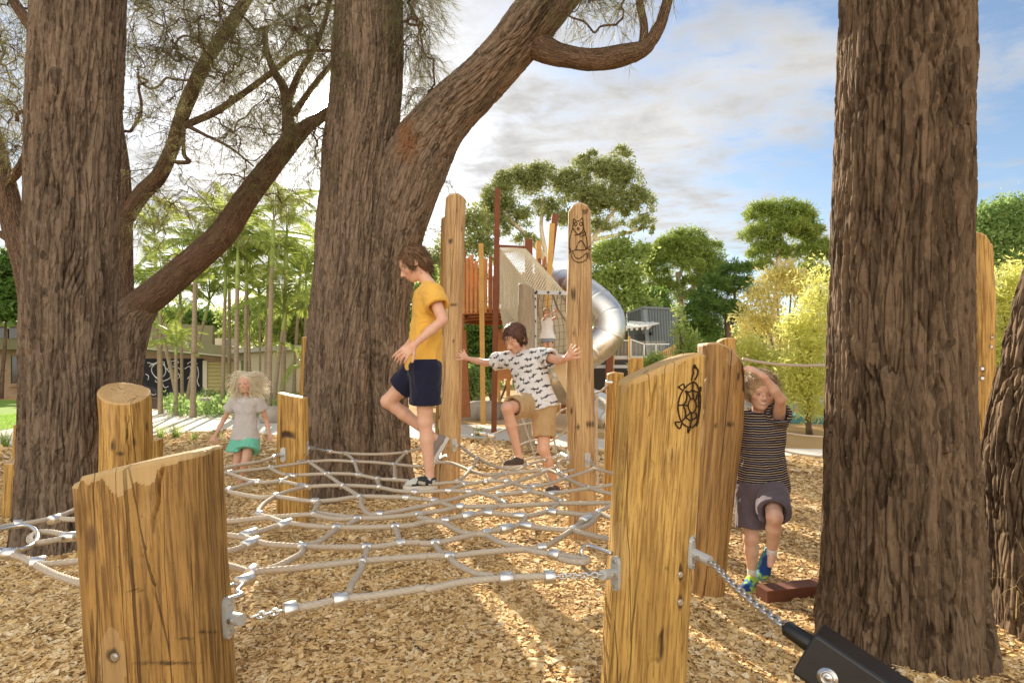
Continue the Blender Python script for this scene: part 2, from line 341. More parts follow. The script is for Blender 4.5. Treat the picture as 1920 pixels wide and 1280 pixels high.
def sheet(name, pts, z, mat, th=.004, kind='structure'):
    b = MB(); p = [(x, y, 0) for x, y in pts]; b.prism(p, (0, 0, z-.05), (0, 0, z)); return struct(b.build(name, mat), kind)
MT['concrete'] = plain('concrete', (.46, .42, .36), .85, 0, .2, .14, 3, .3)
MT['concrete_pale'] = plain('concrete_pale', (.60, .56, .50), .8, 0, .2, .1, 2, .2)
P = lambda px, py: tuple(G(px, py)[:2])
sheet('path', [P(-700, 835), P(0, 838), P(300, 815), P(430, 806), P(560, 822), P(760, 824), P(900, 822), P(1090, 842), P(1200, 850), P(1530, 856), P(1900, 860),
               P(1900, 846), P(1530, 843), P(1200, 834), P(1090, 818), P(900, 797), P(760, 792), P(560, 780), P(430, 770), P(280, 768), P(0, 808), P(-700, 812)][::-1], .012, MT['concrete_pale'])
m = M('lawn_soil', .9); m.set('Base Color', m.mix(m.noise(m.obj(), 6, 5), (.10, .20, .02), (.22, .36, .04))); MT['lawn'] = m.m
sheet('lawn', [P(-900, 811), P(0, 807), P(120, 798), P(215, 780), P(215, 750), P(-900, 750)], .010, MT['lawn'])
sheet('garden_bed', [P(215, 779), P(282, 766), P(430, 767), P(560, 776), P(560, 748), P(215, 748)], .012, plain('garden_soil', (.17, .11, .07), .95, 0, .1, .4, 6, .5))
sheet('courtyard', [P(900, 791), P(1090, 812), P(1530, 790), P(1530, 745), P(900, 745)], .010, plain('sand_ground', (.56, .40, .24), .95, 0, .1, .12, 3, .3))
sheet('plaza', [P(1380, 764), P(1900, 768), P(1900, 745), P(1380, 742)], .016, MT['concrete'])
sheet('green_matting', [P(1400, 792), P(1560, 795), P(1560, 775), P(1440, 772), P(1400, 776)], .016, plain('green_rubber', (.05, .17, .14), .8))
# grass blades on the lawn
b = MB(); n = 26000; gx = R.uniform(-14, -7.5, n); gy = R.uniform(12.0, 22.5, n)
k = (gx/gy*F_PX+CX < 212) & (gx/gy*F_PX+CX > -60); gx, gy = gx[k], gy[k]; n = len(gx); hh = R.uniform(.03, .07, n); an = R.uniform(0, 6.28, n); wv = .008
v = np.zeros((n, 3, 3)); v[:, 0] = np.stack([gx-np.cos(an)*wv, gy-np.sin(an)*wv, np.full(n, .01)], 1); v[:, 1] = np.stack([gx+np.cos(an)*wv, gy+np.sin(an)*wv, np.full(n, .01)], 1); v[:, 2] = np.stack([gx+R.normal(0, .02, n), gy+R.normal(0, .02, n), hh], 1)
b.add(v, np.arange(n*3).reshape(-1, 3)); MT['grass'] = leaf_mat('grass_blades', (.14, .30, .03), (.30, .48, .06), .4)
struct(b.build('grass', MT['grass']), 'stuff', 'short bright green lawn grass in front of the brick building', 'grass')
# ---- wood chips
def chips(y0, y1, dens, size, seed):
    r = np.random.RandomState(seed); area = .94*2.15*(y1*y1-y0*y0)/2; n = int(area*dens)
    y = np.sqrt(r.uniform(y0*y0, y1*y1, n)); x = r.uniform(-1.02, 1.02, n)*y*.99
    L = size*np.clip(np.exp(r.normal(-.05, .50, n)), .3, 2.1); Wd = L*r.uniform(.28, .75, n); T = r.uniform(.0022, .006, n)*(size/.03)
    # irregular four-cornered outline
    q = np.array([[-.5, -.5], [.5, -.5], [.5, .5], [-.5, .5]])[None]+r.uniform(-.26, .26, (n, 4, 2))
    q = q*np.stack([L, Wd], 1)[:, None]
    top = np.concatenate([q, np.repeat(T[:, None, None]/2, 4, 1)], 2); bot = np.concatenate([q*1.02, -np.repeat(T[:, None, None]/2, 4, 1)], 2); v = np.concatenate([top, bot], 1)
    v[:, :, 2] += (v[:, :, 0]**2)*r.normal(0, 4, n)[:, None]
    a = r.uniform(0, 6.283, n); tl = np.abs(r.normal(0, .34, n)); ta = r.uniform(0, 6.283, n)
    ca, sa = np.cos(a), np.sin(a); vx = v[..., 0]*ca[:, None]-v[..., 1]*sa[:, None]; vy = v[..., 0]*sa[:, None]+v[..., 1]*ca[:, None]; vz = v[..., 2]
    # tilt about a random horizontal axis
    ux, uy = np.cos(ta)[:, None], np.sin(ta)[:, None]; al = vx*ux+vy*uy; pe = -vx*uy+vy*ux; ct, st = np.cos(tl)[:, None], np.sin(tl)[:, None]
    pe2 = pe*ct-vz*st; vz2 = pe*st+vz*ct; vx = al*ux-pe2*uy; vy = al*uy+pe2*ux
    z = ground_z(x, y)+r.uniform(.002, .022, n)*(size/.03)
    v = np.stack([vx+x[:, None], vy+y[:, None], vz2+z[:, None]], -1)
    k = np.ones(n, bool)
    rowpy = H*F_PX/y+HY; px = x/y*F_PX+CX
    if y1 > 8.5:
        lim = np.interp(px, [0, 300, 430, 560, 900, 1090, 1200, 1530], [838, 815, 806, 822, 822, 842, 850, 856]); k = rowpy > lim+1.5
    v = v[k]; n = len(v); i = (np.arange(n)*8)[:, None, None]
    f = np.array([[0, 1, 2, 3], [4, 5, 1, 0], [5, 6, 2, 1], [6, 7, 3, 2], [7, 4, 0, 3]])[None]
    return v.reshape(-1, 3), (f+i).reshape(-1, 4)
b = MB()
for a in ((1.95, 4.0, 10500, .0205, 1), (4.0, 7.0, 4800, .024, 2), (7.0, 13.0, 900, .045, 3)): b.add(*chips(*a))
m = M('wood_chip', .85, 0, .2); r = m.n('ShaderNodeNewGeometry').outputs['Random Per Island']
c = m.ramp(r, [(0, (.15, .08, .03)), (.14, (.46, .28, .11)), (.35, (.74, .51, .22)), (.72, (.90, .68, .36)), (1, (.96, .82, .56))])
v_ = m.noise(m.mapv(m.obj(), (90, 90, 90)), 1, 3, .6); c = m.mix(m.rng(v_, .3, .7, 0, .35), c, (.40, .24, .10))
pt = m.noise(m.obj(), .9, 4); c = m.mix(m.rng(pt, .48, .66, 0, .42), c, (.28, .16, .07)); m.set('Base Color', c)
o = struct(b.build('wood_chips', m.m), 'stuff', 'pale golden wood chip mulch spread loosely over the playground floor', 'wood chips')
b = MB(); rt = np.random.RandomState(77)
for _ in range(900):
    y = math.sqrt(rt.uniform(4, 55)); x = rt.uniform(-.95, .95)*y; a = rt.uniform(0, 6.28); l = rt.uniform(.04, .20); dv = np.array([math.cos(a), math.sin(a), 0]); pv = np.array([-dv[1], dv[0], 0]); q = np.array([x, y, float(ground_z(x, y))+.026])+dv*l*np.linspace(0, 1, 4)[:, None]+pv*rt.normal(0, .006, (4, 1))+np.array([0, 0, 1])*rt.uniform(-.004, .008, (4, 1)); b.tube(q, np.linspace(1, .6, 4)*rt.uniform(.0008, .0026), 4, cap=False)
struct(b.build('leaf_litter', plain('litter', (.13, .075, .04), .95, var=.6, sc=3)), 'stuff', 'fine brown twigs and fallen needles strewn over the wood chips', 'leaf litter')
# dead twigs lying in the chips
for k_, (px, py, ln, an) in enumerate([(770, 1205, .34, -1.0), (1610, 1130, 0, 0)][:1]):
    p = G(px, py); t = np.linspace(0, 1, 7)[:, None]; q = p+np.array([math.cos(an), math.sin(an), 0])*ln*t+np.array([0, 0, .02])+R.normal(0, .008, (7, 3)); b = MB(); b.tube(q, np.linspace(.004, .002, 7), 6)
    tag(b.build('fallen_twig', MT['bark_dark'], origin=p), 'thin dark dead twig lying on the wood chips in the foreground', 'twig')
# ================================================================ BIG TREES
def bark_disp(A=.016, f=20., fz=2.6, lump=.02, flare=None, seed=0):
    def d(g, L):
        q = g*np.array([f, f, fz]); wrp = (fbm(g*np.array([5, 5, 1.6]), 2, seed+3)-.5)[..., None]*np.array([1.6, 1.6, 0])
        n1 = fbm(q*1.5+wrp*2.2, 3, seed, .5); rid = np.clip(np.abs(n1-.5)*15, 0, 1)**.8              # 0 in a fissure
        n2 = vnoise(g*np.array([f*1.2, f*1.2, f*.8])+7, seed+5); br = np.clip(np.abs(n2-.5)*8, 0, 1)*.14+.86
        pl = fbm(g*np.array([f*2.6, f*2.6, f*.20]), 3, seed+8, .6)
        out = 1.5*A*(rid*br-.75)+A*1.5*(pl-.5)+lump*(fbm(g*np.array([3.2, 3.2, 1.1]), 2, seed+9)-.5)*2
        if flare:
            am, hh, nl, ph = flare; th = np.arctan2(g[..., 1], g[..., 0]); z = g[..., 2]
            lob = .5+.5*np.cos(th*nl+ph+1.2*np.sin(th+ph)+.5*np.sin(z*4))
            out = out+am*np.exp(-z/hh)*(.35+.65*lob)+.018*(lob-.5)*np.clip(1.3-z, 0, 1)
        return out
    return d
def limb(P, n=40, step=.03, m='limb', name='limb', parent=None, A=.008, lump=.012, f=28, seed=0):
    """P: rows of (photo column, row, distance, radius in photo pixels)"""
    q = np.array([[*W(a, b_, d), r*d/F_PX/math.hypot(1, (a-CX)/F_PX)] for a, b_, d, r in P]); s_ = resample(spline(q, 10), step)
    B = MB(); B.tube(s_[:, :3], s_[:, 3], n, disp=bark_disp(A, f, 3.5, lump, seed=seed)); B.build(name, MT[m], parent, True); return s_
def trunk(P, n, step, m, parent, flare, A=.017, lump=.02, f=20, fz=2.6, seed=0, name='trunk'):
    q = np.array([[*W(a, b_, d), r*d/F_PX/math.hypot(1, (a-CX)/F_PX)] for a, b_, d, r in P]); s_ = resample(spline(q, 12), step)
    B = MB(); B.tube(s_[:, :3], s_[:, 3], n, disp=bark_disp(A, f, fz, lump, flare, seed)); B.build(name, MT[m], parent, True); return s_
t1 = thing('ridged_bark_tree', 'massive ridged trunk at the far left behind the scalloped stump', 'tree', G(128, 1000))
trunk([(128, 1052, 4.2, 104), (128, 950, 4.2, 96), (130, 800, 4.2, 93), (131, 600, 4.2, 91), (138, 300, 4.2, 90), (150, 0, 4.2, 90), (155, -260, 4.2, 88)], 420, .0075, 'bark', t1, (.05, .16, 5, .4), A=.018, lump=.014, f=19, fz=1.15, seed=3)
t2 = thing('forked_tree', 'forked giant tree trunk in the middle with a thick limb leaning right', 'tree', G(665, 930))
trunk([(626, 950, 5.70, 66), (628, 860, 5.70, 62), (636, 700, 5.72, 60), (656, 420, 5.75, 60), (684, 200, 5.75, 65), (690, 0, 5.7, 62), (692, -220, 5.7, 60)], 380, .010, 'bark_mid', t2, (.07, .35, 6, 1.0),   .022, .035, 14, .85, seed=21)
s_l = trunk([(732, 935, 5.9, 42), (727, 800, 5.9, 38), (725, 700, 5.85, 38), (729, 560, 5.8, 42), (746, 430, 5.75, 54), (783, 310, 5.7, 60), (832, 228, 5.6, 49), (890, 162, 5.5, 44), (950, 98, 5.4, 43), (1005, 32, 5.3, 48), (1075, -60, 5.2, 46), (1150, -200, 5.1, 44)], 320, .011, 'bark_mid', t2, (.07, .35, 4, 2.0), .020, .045, 15, 1.0, seed=33, name='limb')
s_b = limb([(985, 70, 5.35, 30), (1025, 95, 5.3, 23), (1060, 106, 5.25, 18), (1110, 112, 5.2, 17), (1165, 104, 5.15, 17), (1210, 88, 5.1, 13), (1238, 45, 5.05, 11), (1256, -20, 5.0, 10), (1262, -90, 5, 9)], 48, .02, 'limb', 'branch', t2, .007, .02, seed=4)
s_c = limb([(1205, 92, 5.1, 9), (1207, 50, 5.1, 7.5), (1199, 5, 5.1, 6.5), (1190, -60, 5.1, 6)], 24, .02, 'limb', 'branch', t2, .004, .006, seed=5)
t3 = thing('rough_bark_tree', 'broad rough-barked trunk on the right next to the striped-shirt boy', 'tree', G(1690, 1190))
trunk([(1684, 1290, 2.60, 160), (1684, 1100, 2.60, 150), (1683, 900, 2.60, 146), (1684, 600, 2.60, 136), (1690, 300, 2.60, 131), (1696, 0, 2.60, 127), (1700, -300, 2.60, 122)], 520, .0062, 'bark_dark', t3, (.08, .30, 7, .2), .0165, .010, 20, 1.15, seed=41)
t4 = thing('leaning_tree', 'dark trunk leaning out past the right edge of the picture', 'tree', G(1980, 1200))
trunk([(1962, 1290, 2.74, 135), (1958, 1150, 2.74, 128), (1955, 1000, 2.74, 122), (1960, 860, 2.74, 124), (1979, 720, 2.74, 118), (2008, 560, 2.76, 108), (2060, 400, 2.95, 100), (2120, 150, 3.0, 95)], 360, .009, 'bark_dark', t4, (.08, .3, 5, 2), .017, .02, 19, 1.2, seed=52)
t5 = thing('spreading_tree', 'tree behind the left trunk whose smooth limb sweeps up towards the sun', 'tree', G(236, 885))
trunk([(236, 905, 6.6, 42), (234, 800, 6.6, 36), (236, 700, 6.6, 32), (246, 610, 6.6, 36), (264, 572, 6.6, 34)], 200, .014, 'bark_mid', t5, (.10, .3, 5, 1), .014, .03, seed=60)
L = [limb([(232, 640, 6.6, 28), (252, 585, 6.6, 33), (300, 543, 6.55, 32), (360, 492, 6.5, 29), (418, 438, 6.4, 26), (462, 372, 6.3, 23), (505, 315, 6.2, 20), (540, 272, 6.1, 18), (572, 240, 6.0, 13), (604, 218, 5.95, 9), (640, 190, 5.95, 6)], 72, .02, 'limb', 'limb', t5, .006, .018, 24, 1),
     limb([(225, 700, 6.7, 16), (232, 560, 6.7, 19), (233, 450, 6.7, 16), (231, 330, 6.7, 14), (214, 200, 6.7, 12)], 48, .02, 'limb', 'limb', t5, .006, .01, 24, 2),
     limb([(232, 420, 6.7, 14), (262, 368, 6.65, 17), (298, 330, 6.6, 15), (324, 275, 6.5, 13), (338, 228, 6.45, 13), (356, 180, 6.4, 13), (392, 105, 6.3, 12), (432, 48, 6.2, 12), (475, -25, 6.1, 10), (510, -110, 6, 9)], 48, .02, 'limb', 'limb', t5, .005, .01, 24, 3),
     limb([(545, 275, 6.1, 15), (541, 232, 6.1, 12), (538, 195, 6.1, 10), (530, 160, 6.05, 8), (516, 138, 6.0, 7), (500, 95, 5.9, 5), (498, 50, 5.9, 4)], 28, .02, 'limb', 'branch', t5, .004, .006, 24, 4),
     limb([(345, 236, 6.45, 7), (400, 212, 6.4, 6.5), (450, 180, 6.35, 5.5), (505, 140, 6.3, 5), (560, 100, 6.2, 3.5), (628, 95, 6.1, 2.5)], 16, .03, 'limb', 'branch', t5, .002, .006, 24, 5),
     limb([(352, 236, 6.45, 5), (382, 252, 6.4, 3.5), (430, 276, 6.4, 3), (476, 312, 6.3, 2)], 12, .03, 'limb', 'branch', t5, .001, .004, 24, 6),
     limb([(344, 240, 6.45, 5), (344, 270, 6.4, 4), (346, 292, 6.4, 4.5), (356, 303, 6.4, 4), (340, 305, 6.4, 4.5), (320, 302, 6.4, 3)], 12, .02, 'limb', 'branch', t5, .001, .003, 24, 7),
     limb([(536, 200, 6.1, 8), (560, 140, 6.0, 6), (590, 90, 5.9, 5), (612, 30, 5.8, 4), (625, -40, 5.8, 4)], 16, .03, 'limb', 'branch', t5, .002, .004, 24, 8),
     limb([(550, 215, 6.1, 6), (585, 165, 6.0, 5), (630, 110, 5.9, 4)], 12, .03, 'limb', 'branch', t5, .002, .004, 24, 9)]
t6 = thing('dark_limbed_tree', 'tree mostly hidden behind the left trunk with dark crooked limbs at the picture edge', 'tree', G(100, 930))
s6 = trunk([(110, 930, 5.8, 50), (95, 700, 5.8, 42), (62, 520, 5.8, 34), (30, 430, 5.75, 27), (10, 345, 5.7, 22), (-12, 260, 5.7, 18), (-50, 120, 5.6, 16)], 90, .02, 'limb', t6, (.06, .3, 4, 1), .007, .02, 24, seed=70)
L6 = [s6, limb([(8, 345, 5.7, 12), (28, 328, 5.6, 11), (46, 298, 5.5, 10), (80, 220, 5.5, 9)], 28, .02, 'limb', 'branch', t6, .004, .01, 24, 10),
      limb([(40, 470, 5.75, 12), (12, 445, 5.7, 9), (-20, 430, 5.7, 7)], 20, .02, 'limb', 'branch', t6, .004, .01, 24, 11),
      limb([(80, 80, 5.3, 13), (55, 45, 5.25, 13), (24, 0, 5.2, 12), (0, -40, 5.2, 11)], 28, .02, 'limb', 'branch', t6, .004, .01, 24, 12),
      limb([(70, 205, 5.3, 4), (35, 212, 5.2, 4), (32, 228, 5.2, 4)], 12, .02, 'limb', 'branch', t6, .002, .004, 24, 13)]
# ---- sheoak foliage: twigs grown from node to node out of the limbs, hung with needles
def sheoak(parent, limbs, regions, seed, wn=.0017, tufts=6):
    r = np.random.RandomState(seed); base = np.concatenate([q[:, :3] for q in limbs]); pts = []
    for (x0, y0, x1, y1, d0, d1, n) in regions:
        pts += [W(r.uniform(x0, x1), r.uniform(y0, y1), r.uniform(d0, d1)) for _ in range(n)]
    pts = np.array(pts); dist = np.array([np.min(np.linalg.norm(base-p, axis=1)) for p in pts]); od = np.argsort(dist); pts = pts[od]
    nodes = [tuple(p) for p in base]; nb = len(base); A = np.array(nodes); par = []
    for p in pts:
        dd = np.linalg.norm(A-p, axis=1); par.append(int(np.argmin(dd))); A = np.vstack([A, p])
    n = len(pts); cnt = np.ones(n)
    for i in range(n-1, -1, -1):
        if par[i] >= nb: cnt[par[i]-nb] += cnt[i]
    tw = MB(); V = []; 
    for i in range(n):
        a = A[par[i]]; b_ = pts[i]; L_ = np.linalg.norm(b_-a); mid = (a+b_)/2+r.normal(0, .14, 3)*L_+np.array([0, 0, .06*L_]); ra = .0032*cnt[i]**.42; rb = .0028*max(1, cnt[i]-1)**.42
        m1 = a*.62+b_*.38+r.normal(0, .09, 3)*L_; s_ = spline([a, m1, mid*.6+b_*.4, b_], 4); tw.tube(s_, np.linspace(ra, rb, len(s_)), 5, cap=False)
        for k in range(tufts):
            o = s_[r.randint(3, len(s_))]; d = nrm(nrm(b_-a)*.8+r.normal(0, .9, 3)+np.array([0, 0, -.15])); l = r.uniform(.12, .36)
            q = o+d*l*np.array([[0], [.35], [.7], [1]])+np.array([0, 0, -1])*np.array([[0], [.01], [.05], [.10]])*l*4*r.uniform(.2, 1)+r.normal(0, .012, (4, 3)); tw.tube(q, [.0018, .0015, .0012, .0009], 3, cap=False)
            nn = r.randint(10, 22); tt = r.uniform(.25, 1, nn); o2 = np.stack([np.interp(tt, [0, .35, .7, 1], q[:, j]) for j in range(3)], 1)
            dn = nrm(d*.9+r.normal(0, .55, (nn, 3))+np.array([0, 0, -.35])); ll = r.uniform(.06, .15, nn)[:, None]; sd = nrm(np.cross(dn, r.normal(0, 1, (nn, 3))))*wn
            tip = o2+dn*ll+np.array([0, 0, -.25])*ll*r.uniform(0, 1, (nn, 1)); V.append(np.stack([o2-sd, o2+sd, tip], 1))
    tw.build('twig', MT['limb'], parent, True); V = np.concatenate(V); f = MB(); f.add(V, np.arange(len(V)*3).reshape(-1, 3)); f.build('foliage', MT['needles'], parent)
MT['needles'] = leaf_mat('sheoak_needles', (.10, .105, .045), (.20, .19, .085), .4)
sheoak(t5, L, [(240, -60, 640, 130, 4.6, 8.2, 300), (240, 130, 600, 260, 5.0, 8.0, 130), (300, 250, 560, 420, 5.6, 7.0, 70), (240, 280, 330, 470, 6.0, 7.0, 26), (300, 20, 640, 120, 5, 6.5, 60), (575, 235, 618, 330, 5.0, 6.2, 10)], 5)
sheoak(t6, L6, [(-80, -60, 60, 210, 4.9, 6.4, 85), (-60, 200, 45, 300, 5.2, 6.2, 26), (60, -80, 240, 0, 4.9, 6, 20)], 6)
up2 = np.array([[*W(700+R.uniform(-30, 60), -60, 5.5), .05] for _ in range(6)])
sheoak(t2, [s_l[s_l[:, 2] > 4.3][:, :4], up2, s_b, s_c], [(752, -70, 815, 180, 5.2, 5.9, 70), (745, 150, 800, 240, 5.5, 5.9, 10), (1030, -90, 1260, 18, 4.6, 5.4, 40), (1060, 10, 1110, 48, 4.9, 5.2, 5), (1150, 0, 1180, 50, 5.0, 5.2, 3)], 8)
lo = s_l[(s_l[:, 2] > 1.9) & (s_l[:, 2] < 3.6)]
sheoak(t2, [lo], [(790, 335, 838, 395, 5.5, 5.8, 5), (772, 400, 800, 440, 5.6, 5.9, 3)], 9, tufts=5)
# fallen needles gathered in the fork
b = MB(); V = []
for _ in range(700):
    o = W(765+R.normal(0, 10), 262+R.normal(0, 22), 5.36+R.uniform(-.04, .04)); d = nrm(R.normal(0, 1, 3)+np.array([0, 0, -.9]))*R.uniform(.05, .14); s_ = nrm(R.normal(0, 1, 3))*.0014; V.append([o-s_, o+s_, o+d])
b.add(np.array(V), np.arange(2100).reshape(-1, 3)); b.build('needle_litter', plain('dry_needles', (.42, .20, .08), .9), t2)
# ================================================================ TIMBER POSTS
class Post: pass
def post(name, label, cat, d, edges, top, hd=None, ex=2.0, mat='wood', base=None, n=120, nv=80, sx=0., sy=0., cracks=(), pale=None, chamf=.018, lump=.012, seed=0, group=None, stains=(), flute=.004):
    """edges: (row, left col, right col); top: outline of the cut top (col, row); hd: half depth in metres; ex: superellipse exponent"""
    e = np.array(sorted(edges), float)
    if ex < 2.6: cq = (e[:, 1]+e[:, 2])/2; hq = (e[:, 2]-e[:, 1])/2/np.hypot(1, (cq-CX)/F_PX); e[:, 1] = cq-hq; e[:, 2] = cq+hq
    hd0 = hd or 0; sl_ = hd0*.42*(ex >= 2.6); sg_ = -1 if e[:, 1].mean() < CX else 1
    z = H-(e[:, 0]-HY)/F_PX*(d-sl_); xl = (e[:, 1]-CX)/F_PX*(d+sg_*sl_); xr = (e[:, 2]-CX)/F_PX*(d-sg_*sl_)
    o = np.argsort(z); z, xl, xr = z[o], xl[o], xr[o]
    def ext(v, zz):
        r_ = np.interp(zz, z, v); s0 = (v[1]-v[0])/(z[1]-z[0]); s1 = (v[-1]-v[-2])/(z[-1]-z[-2])
        return np.where(zz < z[0], v[0]+(zz-z[0])*s0, np.where(zz > z[-1], v[-1]+(zz-z[-1])*s1*.5, r_))
    tp = np.array(top, float); dT = d-(hd0*.9 if ex >= 2.6 else .06); tx = (tp[:, 0]-CX)/F_PX*(dT if ex >= 2.6 else d); tz = H-(tp[:, 1]-HY)/F_PX*dT
    P_ = Post(); P_.d = d
    zt = float(tz.max()); hw_t = float(ext(xr, zt)-ext(xl, zt))/2; hd = hd or hw_t; P_.hd = hd
    th = np.linspace(0, 2*math.pi, n, endpoint=False); c_, s_ = np.cos(th), np.sin(th)
    ux = np.sign(c_)*np.abs(c_)**(2/ex); uy = np.sign(s_)*np.abs(s_)**(2/ex)
    z0 = -.08
    def hfun(x, y): return np.interp(x, tx, tz)+sx*x*0+sy*(y-d+hd)
    lev = np.concatenate([np.linspace(0, 1, nv), [1]*6]); ins = np.concatenate([np.zeros(nv), [.35, 1.0, 0, 0, 0, 0]]); V = []; Gr = []; Mk = []; St = []
    shr = [1]*nv+[1, 1, .8, .55, .3, 0.02]; drop = [0]*nv+[.30, .0, 0, 0, 0, 0]
    ctop = None
    for k in range(nv+6):
        t = lev[k]
        # column point: need z where the top surface is met
        xa, xb = ext(xl, zt*t if t < 1 else zt), ext(xr, zt*t if t < 1 else zt)
        # iterate twice so that width follows the true height
        x = (xa+xb)/2+ux*(xb-xa)/2; y = d+uy*hd
        h = hfun(x, y); zz = z0+(h-z0)*min(t, 1); hw = (ext(xr, zz)-ext(xl, zz))/2; xc = (ext(xr, zz)+ext(xl, zz))/2
        sc = np.full(n, 1.)
        if k >= nv: sc = sc*(1-np.array([.35, 1, 1, 1, 1, 1])[k-nv]*chamf/np.maximum(hw, hd))
        sc = sc*shr[k]; x = xc+ux*hw*sc; y = d+uy*hd*sc; h = hfun(x, y)
        if t < 1: h2 = h-chamf; zz = z0+(h2-z0)*t
        elif k == nv-1: zz = h-chamf
        elif k == nv: zz = h-chamf*.35
        else: zz = h
        zz = np.where(k >= nv-1, zz, zz) if np.ndim(zz) else zz
        g = np.stack([(x-xc), (y-d), zz+seed*.37], 1); q = np.stack([x, y, zz], 1)
        if k == nv-1: q[:, 2] = h-chamf
        if shr[k] > .99:
            nn = nrm(np.stack([np.sign(ux)*np.abs(ux)**(ex-1)/hw, np.sign(uy)*np.abs(uy)**(ex-1)/hd, np.zeros(n)], 1))
            dz = (fbm(g*np.array([9, 9, 2.2]), 3, seed)-.5)*2*lump+(fbm(g*np.array([70, 70, 4]), 2, seed+4)-.5)*flute*2
            for (pc, r0, r1, wd, dp) in cracks:      # real drying checks: photo column at row r0 .. r1
                za, zb = H-(r0-HY)/F_PX*(d-hd), H-(r1-HY)/F_PX*(d-hd); f_ = (zz-zb)/(za-zb); cxx = ((pc[0]+(pc[1]-pc[0])*(1-f_))-CX)/F_PX*(d-hd)+.004*np.sin(zz*23+r0)+.003*np.sin(zz*61)
                gt = np.clip(np.minimum(f_, 1-f_)*6, 0, 1)*(uy < 0); dz = dz-dp*gt*np.exp(-((x-cxx)/wd)**2)
            q = q+nn*dz[:, None]
        mk = np.zeros(n)
        pyx = (q[:, 0]/q[:, 1])*F_PX+CX; pyy = (H-q[:, 2])/q[:, 1]*F_PX+HY
        if k >= nv+1: mk[:] = .75
        if k in (nv-1, nv): mk[:] = .62
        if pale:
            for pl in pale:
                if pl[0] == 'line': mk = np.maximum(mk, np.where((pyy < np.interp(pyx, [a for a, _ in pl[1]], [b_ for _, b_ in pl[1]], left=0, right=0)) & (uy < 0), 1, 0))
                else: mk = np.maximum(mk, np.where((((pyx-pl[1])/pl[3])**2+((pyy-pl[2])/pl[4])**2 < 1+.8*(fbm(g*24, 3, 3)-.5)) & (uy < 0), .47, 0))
        st = np.zeros(n)
        for (sx_, sy_, rx, ry) in stains: st = np.maximum(st, np.clip(1.2-1.3*(((pyx-sx_)/rx)**2+((pyy-sy_)/ry)**2)+3*(fbm(g*np.array([90, 90, 14]), 3, 9)-.5), 0, 1)*.85*(uy < 0)*((((pyx-sx_)/rx)**2+((pyy-sy_)/ry)**2) < 2))
        V.append(q); Gr.append(g); Mk.append(mk); St.append(st)
    K = nv+6; i = np.arange(K-1)[:, None]*n; j = np.arange(n)[None]; f = np.stack([i+j, i+(j+1) % n, i+n+(j+1) % n, i+n+j], -1).reshape(-1, 4)
    b = MB(); Vv = np.concatenate(V); S_ = np.concatenate(St); b.add(Vv, f, np.concatenate(Gr), np.concatenate(Mk), np.stack([np.maximum(S_, .0), S_*0, S_*0+.0001], 1))
    base_pt = ((ext(xl, 0)+ext(xr, 0))/2, d, 0)
    P_.t = thing(name, label, cat, base_pt, group); b.build('timber', MT[mat], P_.t, True)
    def surf(px, py, out=0.0):
        y = d-hd
        for _ in range(6):
            q = W(px, py, y); hw = (ext(xr, q[2])-ext(xl, q[2]))/2; xc = (ext(xr, q[2])+ext(xl, q[2]))/2; u = min(.999, abs((q[0]-xc)/hw)); y = d-hd*(1-u**ex)**(1/ex)
        q = W(px, py, y); nn = nrm([math.copysign(u**(ex-1), q[0]-xc)/hw, -((1-u**ex)**(1/ex))**(ex-1)/hd, 0]); return q+nn*out, nn
    P_.surf = surf; P_.xl = lambda zz: float(ext(xl, zz)); P_.xr = lambda zz: float(ext(xr, zz)); return P_
# darker stain channel in the timber materials
for k in ('wood', 'wood_a', 'wood_e', 'wood_old', 'wood_tall', 'wood_grey'):
    ntm = MT[k].node_tree; bs = ntm.nodes['Principled BSDF']; src = bs.inputs['Base Color'].links[0].from_socket
    at = ntm.nodes.new('ShaderNodeAttribute'); at.attribute_name = 'tint'; sp = ntm.nodes.new('ShaderNodeSeparateColor'); ntm.links.new(at.outputs['Color'], sp.inputs[0])
    mxn = ntm.nodes.new('ShaderNodeMix'); mxn.data_type = 'RGBA'; ntm.links.new(sp.outputs[0], mxn.inputs['Factor']); ntm.links.new(src, mxn.inputs['A']); mxn.inputs['B'].default_value = (.035, .02, .012, 1); ntm.links.new(mxn.outputs['Result'], bs.inputs['Base Color'])
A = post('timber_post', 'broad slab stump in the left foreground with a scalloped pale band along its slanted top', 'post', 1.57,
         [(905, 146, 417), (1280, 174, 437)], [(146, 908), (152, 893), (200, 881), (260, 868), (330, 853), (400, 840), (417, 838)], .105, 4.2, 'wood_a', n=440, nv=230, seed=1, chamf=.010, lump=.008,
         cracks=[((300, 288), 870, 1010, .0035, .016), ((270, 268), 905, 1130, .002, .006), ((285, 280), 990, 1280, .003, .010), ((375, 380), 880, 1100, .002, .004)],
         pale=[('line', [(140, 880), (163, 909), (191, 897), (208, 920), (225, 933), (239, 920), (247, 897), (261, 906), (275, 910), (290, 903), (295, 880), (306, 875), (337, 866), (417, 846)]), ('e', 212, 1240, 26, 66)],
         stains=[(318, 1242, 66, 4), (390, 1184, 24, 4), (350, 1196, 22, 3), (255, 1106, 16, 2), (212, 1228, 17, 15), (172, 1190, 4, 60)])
Bp = post('timber_post', 'flat-faced post with a slanted top between the blonde girl and the middle tree', 'post', 4.56, [(745, 520, 577), (998, 517, 580)], [(520, 736), (540, 741), (578, 748)], .07, 4.0, 'wood', n=160, nv=80, seed=2, chamf=.006,
          cracks=[((552, 554), 760, 900, .003, .01)])
